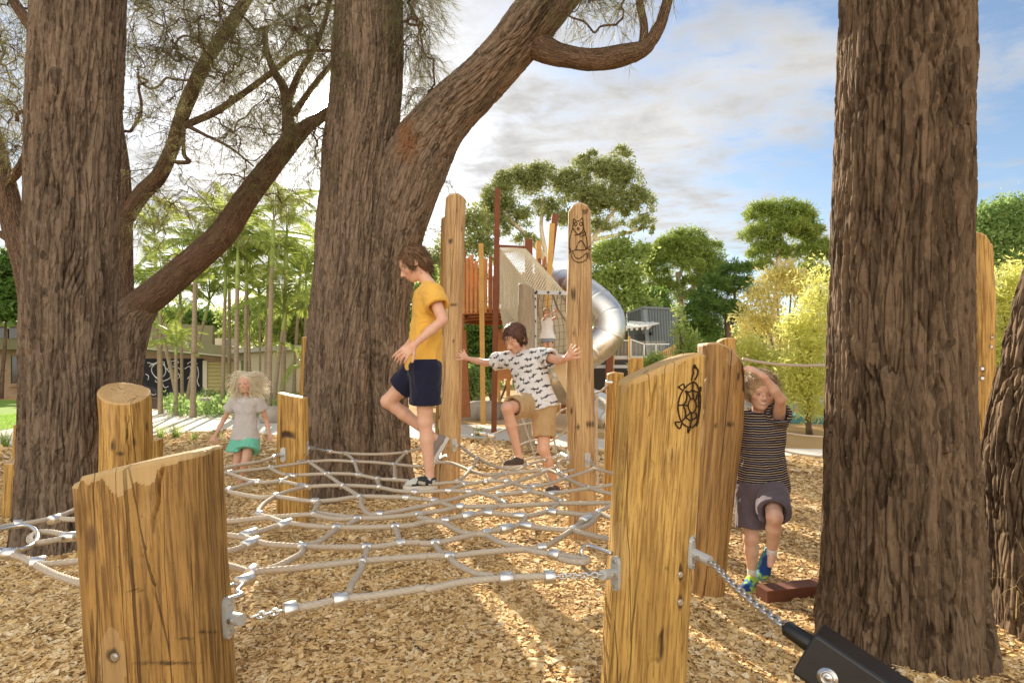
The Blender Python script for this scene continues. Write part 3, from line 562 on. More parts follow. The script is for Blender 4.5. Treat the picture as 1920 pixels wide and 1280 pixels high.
Cp = post('timber_post', 'tall round post that the white-shirted boy presses with his right hand', 'post', 5.0, [(370, 836, 873), (600, 830, 868), (800, 821, 864), (968, 816, 859)], [(835, 369), (845, 364), (860, 363), (873, 368)], None, 2.1, 'wood_tall', n=180, nv=140, seed=3, chamf=.012, stains=[(846, 452, 6, 5), (852, 571, 9, 3), (850, 640, 3, 3)])
Dp = post('timber_post', 'tall round post carved with a possum that the white-shirted boy leans on', 'post', 4.30, [(390, 1064, 1107), (640, 1062, 1111), (860, 1065, 1116), (1015, 1067, 1121)], [(1064, 394), (1072, 384), (1085, 380), (1098, 383), (1107, 392)], None, 2.2, 'wood_tall', n=220, nv=160, seed=4, chamf=.014,
          stains=[(1076, 550, 7, 16), (1108, 795, 12, 8), (1082, 800, 6, 6), (1072, 770, 3, 9)])
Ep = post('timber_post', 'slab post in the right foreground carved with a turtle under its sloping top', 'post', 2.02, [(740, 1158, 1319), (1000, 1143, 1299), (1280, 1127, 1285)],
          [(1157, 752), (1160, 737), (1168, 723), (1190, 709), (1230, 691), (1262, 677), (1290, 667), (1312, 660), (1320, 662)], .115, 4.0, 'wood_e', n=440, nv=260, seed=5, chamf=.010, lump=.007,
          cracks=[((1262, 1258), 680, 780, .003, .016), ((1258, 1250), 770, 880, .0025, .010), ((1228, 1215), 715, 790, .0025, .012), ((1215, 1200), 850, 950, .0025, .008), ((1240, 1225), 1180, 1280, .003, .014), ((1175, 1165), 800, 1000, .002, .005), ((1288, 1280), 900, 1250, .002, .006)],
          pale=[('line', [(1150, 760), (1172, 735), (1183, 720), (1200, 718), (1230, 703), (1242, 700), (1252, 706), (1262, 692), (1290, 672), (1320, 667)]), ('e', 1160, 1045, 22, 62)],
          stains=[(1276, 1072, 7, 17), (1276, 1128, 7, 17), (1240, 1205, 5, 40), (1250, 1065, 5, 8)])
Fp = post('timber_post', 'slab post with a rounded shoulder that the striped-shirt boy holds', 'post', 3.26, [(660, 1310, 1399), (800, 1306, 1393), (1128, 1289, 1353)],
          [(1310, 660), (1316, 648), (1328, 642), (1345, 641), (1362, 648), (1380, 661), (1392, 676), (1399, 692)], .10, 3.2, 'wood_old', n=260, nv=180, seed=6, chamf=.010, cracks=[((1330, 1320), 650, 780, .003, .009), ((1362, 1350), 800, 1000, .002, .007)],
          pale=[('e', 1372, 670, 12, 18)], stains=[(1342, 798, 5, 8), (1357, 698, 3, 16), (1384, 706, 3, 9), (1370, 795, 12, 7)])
Gp = post('timber_post', 'short round post with a rope fixed near its flat top, left of the turtle slab', 'post', 5.3, [(700, 1137, 1169), (950, 1132, 1163)], [(1137, 700), (1152, 697), (1169, 699)], None, 2.3, 'wood', seed=7, chamf=.008)
Hp = post('timber_post', 'pale post top showing between the short round post and the turtle slab', 'post', 7.0, [(672, 1178, 1206), (888, 1176, 1206)], [(1178, 671), (1206, 670)], None, 2.3, 'wood', seed=8, chamf=.006)
Ip = post('timber_post', 'small orange round post top peeking over the rounded slab', 'post', 6.0, [(637, 1344, 1378), (920, 1340, 1376)], [(1344, 640), (1358, 633), (1378, 633)], None, 2.2, 'wood', seed=9, chamf=.006)
Jp = post('weathered_log', 'grey weathered upright log rising behind the head of the white-shirted boy', 'post', 9.3, [(535, 972, 1002), (838, 968, 1003)], [(972, 531), (988, 533), (1002, 541)], None, 2.1, 'wood_grey', seed=10, chamf=.01)
Kp = post('timber_post', 'tall bolted post standing between the two dark trunks at the right', 'post', 4.6, [(440, 1808, 1858), (620, 1808, 1864), (820, 1806, 1862), (980, 1806, 1858)], [(1808, 426), (1830, 430), (1848, 440), (1858, 456)], .10, 3.0, 'wood', n=160, nv=120, seed=11, chamf=.008,
          stains=[(1860, 632, 5, 6), (1859, 650, 5, 6), (1842, 691, 7, 7), (1842, 709, 7, 7), (1829, 574, 3, 3)])
L1 = post('log_stump', 'low flat-cut stump at the left edge beside the massive trunk', 'stump', 5.0, [(868, 8, 62), (965, 1, 62)], [(8, 870), (62, 865)], None, 2.2, 'wood', seed=12, chamf=.008, sy=.12)
L2 = post('log_stump', 'narrow stump half hidden behind the massive left trunk', 'stump', 6.0, [(797, 26, 64), (920, 20, 64)], [(26, 797), (64, 792)], None, 2.2, 'wood', seed=13, chamf=.006)
A2 = post('log_stump', 'thick stump with a tilted pale cut face just left of the girl', 'stump', 4.05, [(735, 183, 283), (800, 186, 287), (1035, 190, 284)], [(183, 735), (200, 742), (225, 750), (255, 757), (283, 760)], None, 2.2, 'wood', n=260, nv=150, seed=14, chamf=.008, sy=.36,
          cracks=[((259, 262), 765, 880, .004, .02), ((234, 236), 765, 880, .003, .014)], stains=[(212, 835, 5, 16), (238, 815, 3, 14), (276, 800, 4, 12), (252, 830, 4, 12), (225, 850, 10, 5)])
Mp = post('log_stump', 'tiny pale-topped stump just right of the thick tilted stump', 'stump', 6.3, [(826, 279, 306), (905, 280, 304)], [(279, 827), (306, 824)], None, 2.1, 'wood', seed=15, chamf=.006, sy=.12)
Np = post('timber_post', 'thin orange post peeking out on the left side of the middle tree', 'post', 6.8, [(630, 566, 594), (893, 556, 584)], [(566, 632), (594, 630)], None, 2.1, 'wood', seed=16, chamf=.006)
Op = post('timber_post', 'slightly shorter post standing right behind the tall left round post', 'post', 5.6, [(405, 828, 856), (700, 820, 846), (938, 812, 838)], [(828, 406), (856, 404)], None, 2.1, 'wood_old', seed=17, chamf=.008)
# carvings: thin burnt grooves following the timber face
MT['burnt'] = plain('burnt_groove', (.035, .018, .010), .9)
def carve(P_, name, lines, r, par):
    b = MB()
    for ln, closed in lines:
        q = np.array([[a, c] for a, c in ln], float)
        if closed: q = np.concatenate([q, q[:1]])
        s_ = spline(q, 4) if len(q) > 2 else np.linspace(q[0], q[-1], 6); t = np.linspace(0, 1, len(s_))
        b.tube([P_.surf(a, c, .0012)[0] for a, c in s_], r, 6)
    b.build(name, MT['burnt'], par, True)
z8 = lambda pts, ox=1140., oy=640., s_=6.4: [(ox+a/s_, oy+c/s_) for a, c in pts]
ell = lambda cx_, cy_, rx, ry, n=14, a0=0, a1=2*math.pi: [(cx_+rx*math.cos(t), cy_+ry*math.sin(t)) for t in np.linspace(a0, a1, n, endpoint=abs(a1-a0) < 6.2)]
carve(Ep, 'turtle_carving', [(z8([(1025, 480), (960, 520), (895, 590), (855, 680), (840, 770), (845, 850), (870, 940), (915, 1000), (985, 1030), (1030, 1015), (1075, 950), (1095, 860), (1105, 760), (1105, 660), (1090, 580), (1060, 510)]), True),
    (z8(ell(1010, 770, 48, 85)), True), (z8([(1000, 470), (1010, 420), (1025, 380), (1018, 330), (1035, 280), (1055, 310), (1078, 350), (1068, 410), (1040, 460)]), False), (z8([(1030, 320), (1045, 300), (1050, 325)]), False),
    (z8([(1015, 490), (1018, 540), (1012, 575)]), False), (z8([(1012, 575), (975, 605), (930, 590)]), False), (z8([(1012, 575), (1050, 600), (1088, 605)]), False), (z8([(1015, 575), (1022, 640), (1025, 690)]), False),
    (z8([(940, 600), (970, 640), (990, 695)]), False), (z8([(1085, 610), (1065, 650), (1055, 700)]), False), (z8([(925, 590), (945, 640), (935, 710), (905, 755), (850, 765)]), False), (z8([(905, 760), (960, 770)]), False), (z8([(1060, 775), (1105, 778)]), False),
    (z8([(905, 770), (925, 830), (925, 900), (900, 945), (870, 960)]), False), (z8([(925, 905), (960, 880), (980, 850)]), False), (z8([(1000, 860), (1002, 910), (1000, 945)]), False), (z8([(935, 910), (975, 940), (1000, 945), (1030, 925), (1055, 910)]), False), (z8([(1055, 850), (1060, 890), (1075, 940)]), False), (z8([(1000, 945), (990, 990), (985, 1030)]), False), (z8([(1088, 620), (1085, 700), (1092, 800), (1080, 900)]), False),
    (z8([(895, 585), (855, 555), (845, 545), (905, 510), (915, 555)]), False), (z8([(885, 980), (855, 1045), (805, 970), (865, 965)]), False), (z8([(955, 1035), (960, 1095), (985, 1040)]), False), (z8([(1100, 560), (1112, 545), (1108, 600)]), False), (z8([(1065, 950), (1080, 965), (1058, 1015)]), False)], .0026, Ep.t)
zp = lambda pts: [(560+a/2.56, b_/2.56) for a, b_ in pts]
carve(Dp, 'possum_carving', [(zp([(1318, 1075), (1320, 1050), (1335, 1062), (1350, 1058), (1362, 1046), (1366, 1075), (1368, 1095), (1355, 1115), (1342, 1125), (1328, 1112), (1316, 1092)]), True), (zp(ell(1330, 1075, 7, 8, 8)), True), (zp(ell(1355, 1075, 7, 8, 8)), True), (zp(ell(1342, 1098, 5, 5, 6)), True),
    (zp([(1316, 1095), (1303, 1140), (1300, 1190), (1305, 1215)]), False), (zp([(1368, 1095), (1378, 1130), (1385, 1165), (1383, 1195)]), False), (zp([(1325, 1128), (1350, 1125), (1372, 1112), (1376, 1125), (1362, 1132), (1350, 1135)]), False), (zp([(1338, 1170), (1355, 1155), (1372, 1175), (1378, 1198)]), False), (zp([(1338, 1175), (1330, 1198)]), False),
    (zp([(1300, 1210), (1330, 1200), (1370, 1200), (1400, 1180)]), False), (zp([(1313, 1208), (1312, 1235), (1330, 1255), (1360, 1258), (1383, 1240), (1385, 1215), (1372, 1222), (1350, 1240), (1328, 1235), (1318, 1208)]), False), (zp([(1298, 1190), (1308, 1200), (1298, 1215)]), False), (zp([(1390, 1195), (1402, 1200)]), False)], .003, Dp.t)
# ---------------------------------------------------------------- metal fittings
def stadium(c, ux, uz, wd, ht, n=8):
    c, ux, uz = map(np.asarray, (c, ux, uz)); r = wd/2; p = []
    for a in np.linspace(0, math.pi, n): p.append(c+ux*r*math.cos(a)+uz*(ht/2-r+r*math.sin(a)))
    for a in np.linspace(math.pi, 2*math.pi, n): p.append(c+ux*r*math.cos(a)+uz*(-ht/2+r+r*math.sin(a)))
    return p
def bracket(P_, pos, nn, end, s_=1.0, name='bracket'):
    nn = nrm(nn); uz = np.array([0, 0, 1.]); ux = nrm(np.cross(uz, nn)); b = MB(); b.prism(stadium(pos, ux, uz, .042*s_, .118*s_), -nn*.008, nn*.007)
    b.cyl(pos, end, .0165*s_, 20); o = b.build(name, MT['galv'], P_.t)
    for k in (-1, 1): bb = MB(); bb.cyl(pos+uz*.042*k*s_+nn*.006, pos+uz*.042*k*s_+nn*.011, .0068*s_, 12); bb.build('bolt', MT['steel'], o)
    bb = MB()
    q = (np.asarray(pos)+end)/2; sd = nrm(np.cross(end-np.asarray(pos), uz)); sd = sd if sd[1] < 0 else -sd
    bb.cyl(q+sd*.014*s_, q+sd*.021*s_, .007*s_, 12); bb.build('bolt', MT['steel'], o); return o
def chain(b, a, c, link=.030, wire=.0032, sag=.0):
    a, c = np.asarray(a, float), np.asarray(c, float); L_ = np.linalg.norm(c-a); n = max(3, int(round(L_/(link*.72)))); t = (np.arange(n)+.5)/n; dr = nrm(c-a); u = nrm(np.cross(dr, [0, 0, 1.])); v = np.cross(u, dr)
    for k in range(n):
        p = a+(c-a)*t[k]+np.array([0, 0, -1])*sag*4*t[k]*(1-t[k]); th = math.radians(25+90*(k % 2)); w_ = u*math.cos(th)+v*math.sin(th); b.torus(p, dr, w_, link/2, link*.30, wire, 14, 6)
# ================================================================ CLIMBING NETS
NZ = .62
def NP(px, py, z=None):
    """point on the net plane seen at that pixel"""
    z = NZ if z is None else z; return G(px, py, z)
v1 = lambda *p: [(400+a/4.8, 820+c/4.8) for a, c in p]; v2 = lambda *p: [(780+a/4.924, 820+c/4.924) for a, c in p]; v3 = lambda *p: [(400+a/4.573, 1000+c/4.573) for a, c in p]; v4 = lambda *p: [(780+a/4.8, 960+c/4.8) for a, c in p]; v7 = lambda *p: [(a/5.12, 900+c/5.12) for a, c in p]
ROPES = [
 v1((60, 280), (250, 243), (440, 210), (545, 175)), v1((60, 330), (146, 315), (320, 293), (515, 270), (700, 243), (870, 218)), v1((870, 218), (1060, 205), (1270, 215), (1450, 222), (1635, 240))+v2((0, 265), (60, 262), (190, 235)),
 v1((1050, 125), (1190, 142), (1450, 150), (1700, 135), (1850, 100))+v2((120, 70), (300, 55)),
 v1((50, 310), (146, 322), (250, 360), (370, 400)), v1((370, 402), (480, 402), (590, 390), (640, 378), (700, 345), (860, 332), (1023, 325), (1170, 325), (1310, 335), (1480, 370), (1632, 378), (1800, 395), (1900, 415)),
 v1((60, 500), (135, 470), (250, 435), (375, 402)), v1((515, 275), (600, 320), (695, 345)), v1((610, 392), (720, 415), (830, 440), (1000, 432), (1168, 430), (1330, 435), (1490, 447), (1650, 478), (1815, 490))+v2((0, 505), (140, 497), (290, 490)),
 v1((135, 485), (300, 520), (430, 540), (560, 532), (740, 555), (915, 572), (1100, 560), (1315, 530), (1500, 532), (1735, 540), (1870, 555))+v2((60, 568), (175, 580)), v1((560, 525), (690, 478), (830, 440)),
 v1((555, 530), (450, 600), (405, 685), (500, 715), (640, 765), (720, 775), (900, 795), (1115, 808), (1350, 808), (1640, 800), (1800, 785))+v2((100, 775), (265, 765), (350, 740), (500, 715), (640, 690)),
 v1((80, 760), (240, 745), (400, 728), (640, 708), (850, 692), (905, 695), (1050, 725), (1150, 735), (1300, 728), (1500, 722), (1700, 705), (1850, 690))+v2((30, 720), (100, 693), (260, 670), (400, 640), (600, 638), (805, 632), (1100, 618), (1330, 608), (1550, 606), (1840, 602)), v1((910, 670), (1100, 700), (1300, 722)),
 v1((950, 580), (920, 640), (900, 700)), v1((870, 222), (1023, 330), (1168, 435), (1315, 532), (1335, 610), (1400, 690), (1495, 690), (1700, 655), (1900, 615))+v2((60, 635), (175, 610), (300, 580), (490, 530), (640, 490), (835, 440), (1000, 385), (1180, 318), (1300, 270)),
 v1((1190, 142), (1240, 180), (1270, 215), (1290, 280), (1312, 340)), v1((1735, 130), (1680, 190), (1635, 240), (1632, 310), (1632, 380)), v1((1478, 370), (1485, 410), (1492, 450)),
 v1((80, 870), (240, 890), (345, 915), (480, 955), (650, 970), (810, 978), (1050, 985), (1385, 985), (1530, 975), (1680, 948), (1850, 945))+v2((60, 975), (200, 972), (400, 925), (650, 872), (830, 835), (970, 800)),
 v1((250, 895), (400, 850), (600, 785), (690, 755)), v1((80, 1035), (200, 1005), (330, 960), (400, 930)), v1((1115, 815), (1040, 875), (950, 935), (850, 965)), v1((1320, 725), (1210, 785)), v1((1632, 800), (1660, 870), (1680, 955)), v1((1385, 990), (1370, 1060), (1336, 1125)),
 v3((90, 260), (230, 300), (335, 335), (420, 320), (600, 305), (900, 275), (1270, 235), (1600, 208), (1829, 195))+v4((20, 400), (200, 390), (310, 395), (600, 360), (900, 335), (1130, 318), (1250, 260), (1420, 150), (1540, 60), (1640, 10))+v2((1690, 680), (1830, 615)),
 v1((810, 985), (790, 1040), (700, 1095), (590, 1150), (490, 1185)), v3((1270, 240), (1275, 290), (1230, 370), (1190, 430), (1165, 500)), v3((720, 635), (880, 608), (1090, 560), (1300, 540), (1500, 515), (1829, 462))+v4((120, 690), (400, 630), (600, 605), (800, 590), (1000, 580), (1190, 575)),
 v2((460, 120), (560, 185), (700, 255), (850, 288), (960, 272), (1030, 248), (1190, 205)), v2((190, 228), (330, 235), (495, 300), (650, 343), (815, 332), (1000, 315), (1180, 300), (1270, 315), (1380, 372), (1480, 420), (1590, 462), (1720, 500), (1840, 530)),
 v2((580, 195), (530, 260), (495, 305), (440, 365), (375, 408)), v2((150, 430), (375, 412), (520, 420), (640, 405), (835, 402), (930, 430), (1050, 455), (1250, 420), (1380, 375), (1510, 335), (1640, 290)), v2((290, 490), (360, 465), (440, 432), (520, 422)), v2((815, 335), (720, 375), (640, 410)), v2((1010, 260), (950, 300), (830, 335)),
 v2((290, 490), (490, 498), (600, 512), (700, 538), (850, 520), (1000, 500), (1050, 470)), v2((1055, 460), (1070, 500), (1200, 522), (1270, 555), (1330, 590)), v2((1200, 522), (1330, 505), (1450, 490), (1590, 468), (1700, 455), (1840, 430)),
 v2((705, 540), (760, 575), (812, 605), (750, 635), (640, 688), (800, 705), (960, 722), (1020, 725), (1120, 705), (1220, 675), (1290, 630), (1335, 590)), v2((1220, 685), (1400, 695), (1560, 712), (1690, 700), (1840, 760)), v2((1020, 728), (1000, 765), (970, 800), (1100, 825), (1300, 848), (1450, 860), (1620, 900), (1820, 945)),
 v2((1690, 690), (1640, 720), (1575, 755), (1520, 790), (1450, 835)), v2((175, 582), (260, 610), (345, 640)), v2((20, 735), (110, 755), (200, 775), (265, 790), (360, 845), (450, 880), (560, 890), (650, 900), (740, 950), (850, 990), (1000, 1030), (1150, 1060), (1290, 1085), (1420, 1105), (1570, 1125)),
 v4((175, 285), (200, 330), (250, 380)), v4((310, 400), (345, 450), (450, 510), (560, 555), (700, 575)), v4((1290, 375), (1400, 400), (1530, 410), (1550, 430), (1500, 448), (1400, 440), (1290, 415)),
 v2((1640, 285), (1740, 310), (1860, 345)), v2((1460, 860), (1600, 800), (1660, 740), (1700, 700)),
 # left of the front slab
 v7((-260, 520), (0, 450), (140, 425), (300, 405), (430, 380), (560, 350), (755, 268), (880, 220)), v7((560, 365), (680, 375), (860, 372)), v7((880, 530), (700, 535), (590, 515), (480, 495), (370, 500), (290, 545), (300, 590), (400, 595), (590, 562)),
 v7((60, 690), (200, 735), (350, 800), (460, 805), (620, 790), (880, 765)), v7((350, 810), (480, 880), (600, 930), (835, 1000), (960, 1040))]
net = thing('climbing_net', 'beige rope climbing net slung low between the timber posts', 'climbing net', (0, 3, 0))
m = M('rope', .75, 0, .25); rg = m.noise(m.mapv(m.attr('grain'), (160, 160, 60)), 1, 3, .6); m.set('Base Color', m.mix(rg, (.34, .29, .225), (.62, .54, .44))); m.bump(rg, .4, .002); MT['rope'] = m.m
for q in ROPES:
    P3 = np.array([NP(a, c) for a, c in q]); s_ = spline(P3, 10)
    dm = float(np.mean(s_[:, 1])); pass
    s_ = resample(s_, .0035 if dm < 3.2 else .006); b = MB(); b.tube(s_, .0103, 18 if dm < 3.2 else 12, lobes=6, lob_a=.24, pitch=.019); b.build('rope', MT['rope'], net, True)
def nearest_dir(p):
    best = None
    for q in ROPES:
        P3 = np.array([NP(a, c) for a, c in q])
        for i in range(len(P3)-1):
            a, c = P3[i], P3[i+1]; t = np.clip(((p-a)@(c-a))/((c-a)@(c-a)+1e-9), 0, 1); dd = np.linalg.norm(a+(c-a)*t-p)
            if best is None or dd < best[0]-.004: best = (dd, a+(c-a)*t, nrm(c-a))
    return best
FERR = v1((146, 315), (135, 470), (405, 690), (515, 270), (695, 345), (375, 402), (620, 390), (830, 438), (555, 528), (915, 572), (903, 690), (1023, 325), (1168, 432), (1315, 532), (1270, 215), (1312, 335), (1635, 240), (1632, 375), (1480, 372), (1490, 445), (872, 218), (1187, 142), (1730, 132), (1115, 808), (1640, 800), (1300, 725), (1495, 688), (1845, 692), (810, 978), (1385, 985), (1680, 948), (1815, 490), (1735, 540), (545, 175)) \
     + v2((560, 185), (495, 302), (375, 410), (815, 332), (640, 408), (835, 404), (440, 430), (300, 492), (490, 498), (1180, 300), (1380, 372), (1590, 462), (1050, 456), (1330, 592), (808, 605), (175, 580), (265, 768), (650, 872), (1450, 850), (1690, 695), (1160, 1015), (180, 970), (1030, 248)) + v3((1270, 238),) + v4((320, 392),)
for (a, c) in FERR:
    _, p, dr = nearest_dir(NP(a, c)); b = MB(); b.tube([p-dr*.016, p-dr*.0155, p+dr*.0155, p+dr*.016], .0165, 16)
    u = nrm(np.cross(dr, [0, 0, 1.])); b.tube([p-u*.016-np.array([0, 0, .006]), p+u*.016-np.array([0, 0, .006])], .0125, 12); b.build('clamp', MT['alu'], net, True)
LONG = [(v1((585, 800), (700, 760)), .019), (v1((250, 890), (385, 850)), .02), (v1((270, 975), (400, 925)), .02), (v1((885, 572), (950, 570)), .018), (v2((375, 640), (440, 640)), .02), (v2((420, 730), (520, 715)), .021), (v2((775, 850), (885, 830)), .021), (v2((620, 690), (712, 700)), .017), (v2((905, 718), (1010, 725)), .017), (v2((965, 805), (1075, 820)), .017),
        (v2((1210, 680), (1305, 695)), .017), (v2((1530, 775), (1620, 735)), .021), (v2((740, 530), (810, 525)), .016), (v2((975, 508), (1060, 495)), .016), (v2((1210, 522), (1300, 512)), .016), (v2((1060, 455), (1130, 445)), .016), (v2((780, 420), (860, 405))[:0] or v1((325, 400), (420, 402)), .016), (v1((665, 340), (745, 347)), .016), (v1((775, 430), (865, 445)), .016),
        (v3((1025, 575), (1145, 552)), .0215), (v3((600, 660), (715, 635)), .0215), (v4((752, 597), (868, 590)), .0215), (v4((1158, 582), (1252, 578)), .0215), (v4((1208, 372), (1300, 392)), .0205), (v3((195, 425), (335, 375)), .019), (v3((305, 350), (350, 300)), .019), (v1((1030, 122), (1062, 127)), .017), (v2((455, 115), (490, 130)), .016), (v2((1172, 210), (1206, 200)), .016), (v1((530, 180), (560, 172)), .016),
        (v7((480, 385), (562, 360)), .021), (v7((130, 425), (215, 412)), .019), (v7((592, 545), (722, 540)), .020), (v7((35, 705), (170, 700)), .021), (v7((290, 800), (440, 780)), .022)]
for q, r_ in LONG:
    p, e = NP(*q[0]), NP(*q[1]); dd = nrm(e-p); b = MB(); b.tube([p, p+dd*.001, e-dd*.001, e], [r_*.93, r_, r_, r_*.93], 20); b.build('clamp', MT['alu'], net, True)
def fitting(q, r_=.0055, name='shackle', zs=None): b = MB(); s_ = spline([NP(a, c, (zs[i] if zs else None)) for i, (a, c) in enumerate(q)], 8); b.tube(s_, r_, 10); b.build(name, MT['steel'], net, True)
fitting(v4((1760, 370), (1640, 325), (1540, 300), (1490, 340), (1500, 420), (1500, 480), (1540, 525), (1600, 550), (1640, 555)), .0075, zs=[.66, .66, .66, .65, .62, .60, .60, .61, .62])
fitting(v7((-200, 520), (0, 468), (230, 432), (330, 470), (358, 550), (310, 615), (240, 650), (150, 668), (-100, 690)), .0085)
fitting(v1((750, 122), (800, 125), (825, 150), (835, 190), (800, 205), (755, 215)), .0065); fitting(v2((290, 90), (245, 120), (225, 180), (200, 215), (270, 160), (285, 180)), .0065)
fitting(v2((1465, 195), (1340, 208), (1305, 245), (1310, 300), (1345, 320), (1465, 295)), .0075); fitting(v3((110, 460), (200, 430), (245, 440), (205, 490), (240, 520), (130, 560)), .007)
cps = [(v4((1250, 578), (1680, 560)), .026), (v3((325, 715), (605, 655)), .026), (v1((890, 95), (1040, 122)), .03), (v2((385, 62), (465, 118)), .03), (v2((1200, 205), (1345, 155)), .03), (v1((560, 172), (610, 150)), .03), (v7((-200, 620), (60, 680)), .03), (v2((1605, 195), (1640, 270)), .03)]
for q, lk in cps: b = MB(); chain(b, NP(*q[0]), NP(*q[1]), lk); b.build('chain', MT['steel'], net, True)
def brk(P_, px, py, ex, ey, out=0., s_=1.): p, nn = P_.surf(px, py); bracket(P_, p+nn*.001, nn, NP(ex, ey), s_)
pE, nE = Ep.surf(1156, 1074); bracket(Ep, pE+nE*.002, nE, NP(1130, 1077))
p = np.array([Ep.xr(.70)-.014, 1.935, .675]); nR = nrm([1.0, -.62, 0]); endR = p+np.array([.044, -.055, -.012]); bracket(Ep, p, nR, endR)
p = np.array([A.xr(.62)+.002, 1.60, .60]); bracket(A, p, nrm([1, -.05, 0]), p+np.array([.048, -.02, .002]))
p, nn = Bp.surf(531, 852); bracket(Bp, p, nn, p+np.array([-.04, -.03, 0])); bracket(Bp, np.array([Bp.xr(.65)+.002, 4.56, .66]), [1, 0, 0], NP(588, 840))
p, nn = Cp.surf(852, 834); bracket(Cp, p+nn*.003, nn, p+nn*.05); p, nn = Dp.surf(1101, 862); bracket(Dp, p+nn*.003, nn, p+nn*.045); bracket(Dp, np.array([Dp.xl(.62)-.002, 4.28, .63]), [-1, -.1, 0], NP(1053, 851))
# bolts sunk in the posts
def bolt(P_, px, py, r_=.011):
    p, nn = P_.surf(px, py); b = MB(); b.cyl(p-nn*.01, p+nn*.003, r_, 16); b.cyl(p, p+nn*.007, r_*.55, 8); b.build('bolt', MT['steel'], P_.t)
bolt(A, 216, 1230, .011); bolt(Ep, 1275, 1076, .010); bolt(Ep, 1275, 1128, .011); [bolt(Kp, a, c, .012) for a, c in ((1860, 632), (1859, 650), (1842, 691), (1842, 709))]
# ---- the swinging beam at the lower right with its chain
O_ = W(1527, 1186, 1.16); back_ = W(1551, 1164, 1.27); dn_ = W(1485, 1257, 1.125); ln_ = W(1717, 1272, 1.165)
L_ax = nrm(ln_-back_); W_ax = nrm((back_-O_)-L_ax*((back_-O_)@L_ax)); D_ax = nrm(np.cross(L_ax, W_ax)); D_ax = D_ax if D_ax[2] < 0 else -D_ax
wd, ht = .115, .098
beam = thing('swing_beam', 'black square rubber-clad beam hanging on a chain in the lower right corner', 'beam', O_)
b = MB(); cen = O_+L_ax*.55+W_ax*wd/2+D_ax*ht/2; b.box(cen, (1.1, wd, ht), np.stack([L_ax, W_ax, D_ax], 1)); 
q = np.concatenate(b.v); uq, inv = np.unique(np.round(q, 5), axis=0, return_inverse=True); b.v = [uq.astype(np.float32)]; b.f = [inv.ravel()[b.f[0]]]; b.g = [uq.astype(np.float32)]; b.m = [np.zeros(8, np.float32)]; b.c = [np.zeros((8, 3), np.float32)]
bo = b.build('beam_body', MT['black_rubber'], beam); bm_ = bo.modifiers.new('bevel', 'BEVEL'); bm_.width = .007; bm_.segments = 3
for t_, u_ in ((.055, .045), (.235, .04)):
    p = O_+L_ax*t_+D_ax*(ht*(.62 if t_ < .1 else .45)); nn = -W_ax; b = MB(); b.cyl(p, p+nn*.004, .019, 28); b.torus(p+nn*.004, L_ax, D_ax, .012, .012, .0025, 20, 6, 0, 6.283); b.cyl(p+nn*.004, p+nn*.006, .006, 6); b.build('washer', MT['steel'], beam, True)
s0 = O_+W_ax*wd/2+D_ax*ht*.42; s1 = s0-L_ax*.05; b = MB(); b.tube([s0+L_ax*.01, s0, s1, s1-L_ax*.006], [.019, .019, .017, .010], 20); b.build('sleeve', plain('dark_steel', (.05, .05, .05), .3, .8), beam, True)
b = MB(); chain(b, endR, s1, .034, .0042, .012); b.build('chain', MT['steel'], beam, True)
# ---- the steeper rope net beyond the tall posts
net2 = thing('rope_ladder', 'steep rope ladder net hanging beyond the two tall round posts', 'climbing net', W(1040, 870, 6.2)*np.array([1, 1, 0]))
D6 = lambda *p: [W(a, c, d) for a, c, d in p]
for q in [D6((890, 810, 5.6), (912, 815, 5.65), (935, 850, 5.7), (960, 905, 5.6), (985, 925, 5.5)), D6((976, 775, 6.8), (990, 815, 6.6), (1005, 865, 6.3), (1020, 915, 6.0), (1038, 945, 5.8)), D6((1030, 770, 6.9), (1040, 830, 6.6), (1052, 880, 6.3), (1068, 925, 6.0), (1078, 950, 5.8)), D6((915, 818, 5.65), (960, 800, 6.3), (1000, 792, 6.8)),
          D6((965, 838, 6.2), (1000, 825, 6.6), (1030, 828, 6.6), (1064, 805, 6.4)), D6((962, 872, 6.0), (1000, 858, 6.3), (1046, 856, 6.4)), D6((1028, 800, 6.8), (1050, 772, 6.6), (1064, 765, 6.5)), D6((1000, 850, 6.3), (1035, 835, 6.5), (1066, 848, 6.3)), D6((1030, 912, 6.0), (1055, 890, 6.2), (1066, 892, 6.1)), D6((1119, 740, 5.4), (1119, 830, 5.4), (1122, 910, 5.3)), D6((1112, 738, 5.45), (1128, 732, 5.35), (1140, 722, 5.25)), D6((1008, 870, 6.3), (1025, 895, 6.1), (1040, 925, 5.9), (1052, 945, 5.8))]:
    b = MB(); b.tube(resample(spline(q, 8), .012), .0105, 10, lobes=6, lob_a=.14, pitch=.09); b.build('rope', MT['rope'], net2, True)
b = MB(); s_ = spline(D6((862, 800, 5.1), (884, 801, 5.3), (889, 808, 5.35), (884, 817, 5.3), (862, 818, 5.1)), 6); b.tube(s_, .007, 8); b.build('shackle', MT['steel'], net2, True)
b = MB(); 
for a, c, d in ((899, 812, 5.62), (915, 816, 5.65), (1136, 716, 5.2)): b = MB(); b.cyl(W(a, c, d), W(a+12, c+1, d), .018, 14); b.build('clamp', MT['alu'], net2, True)
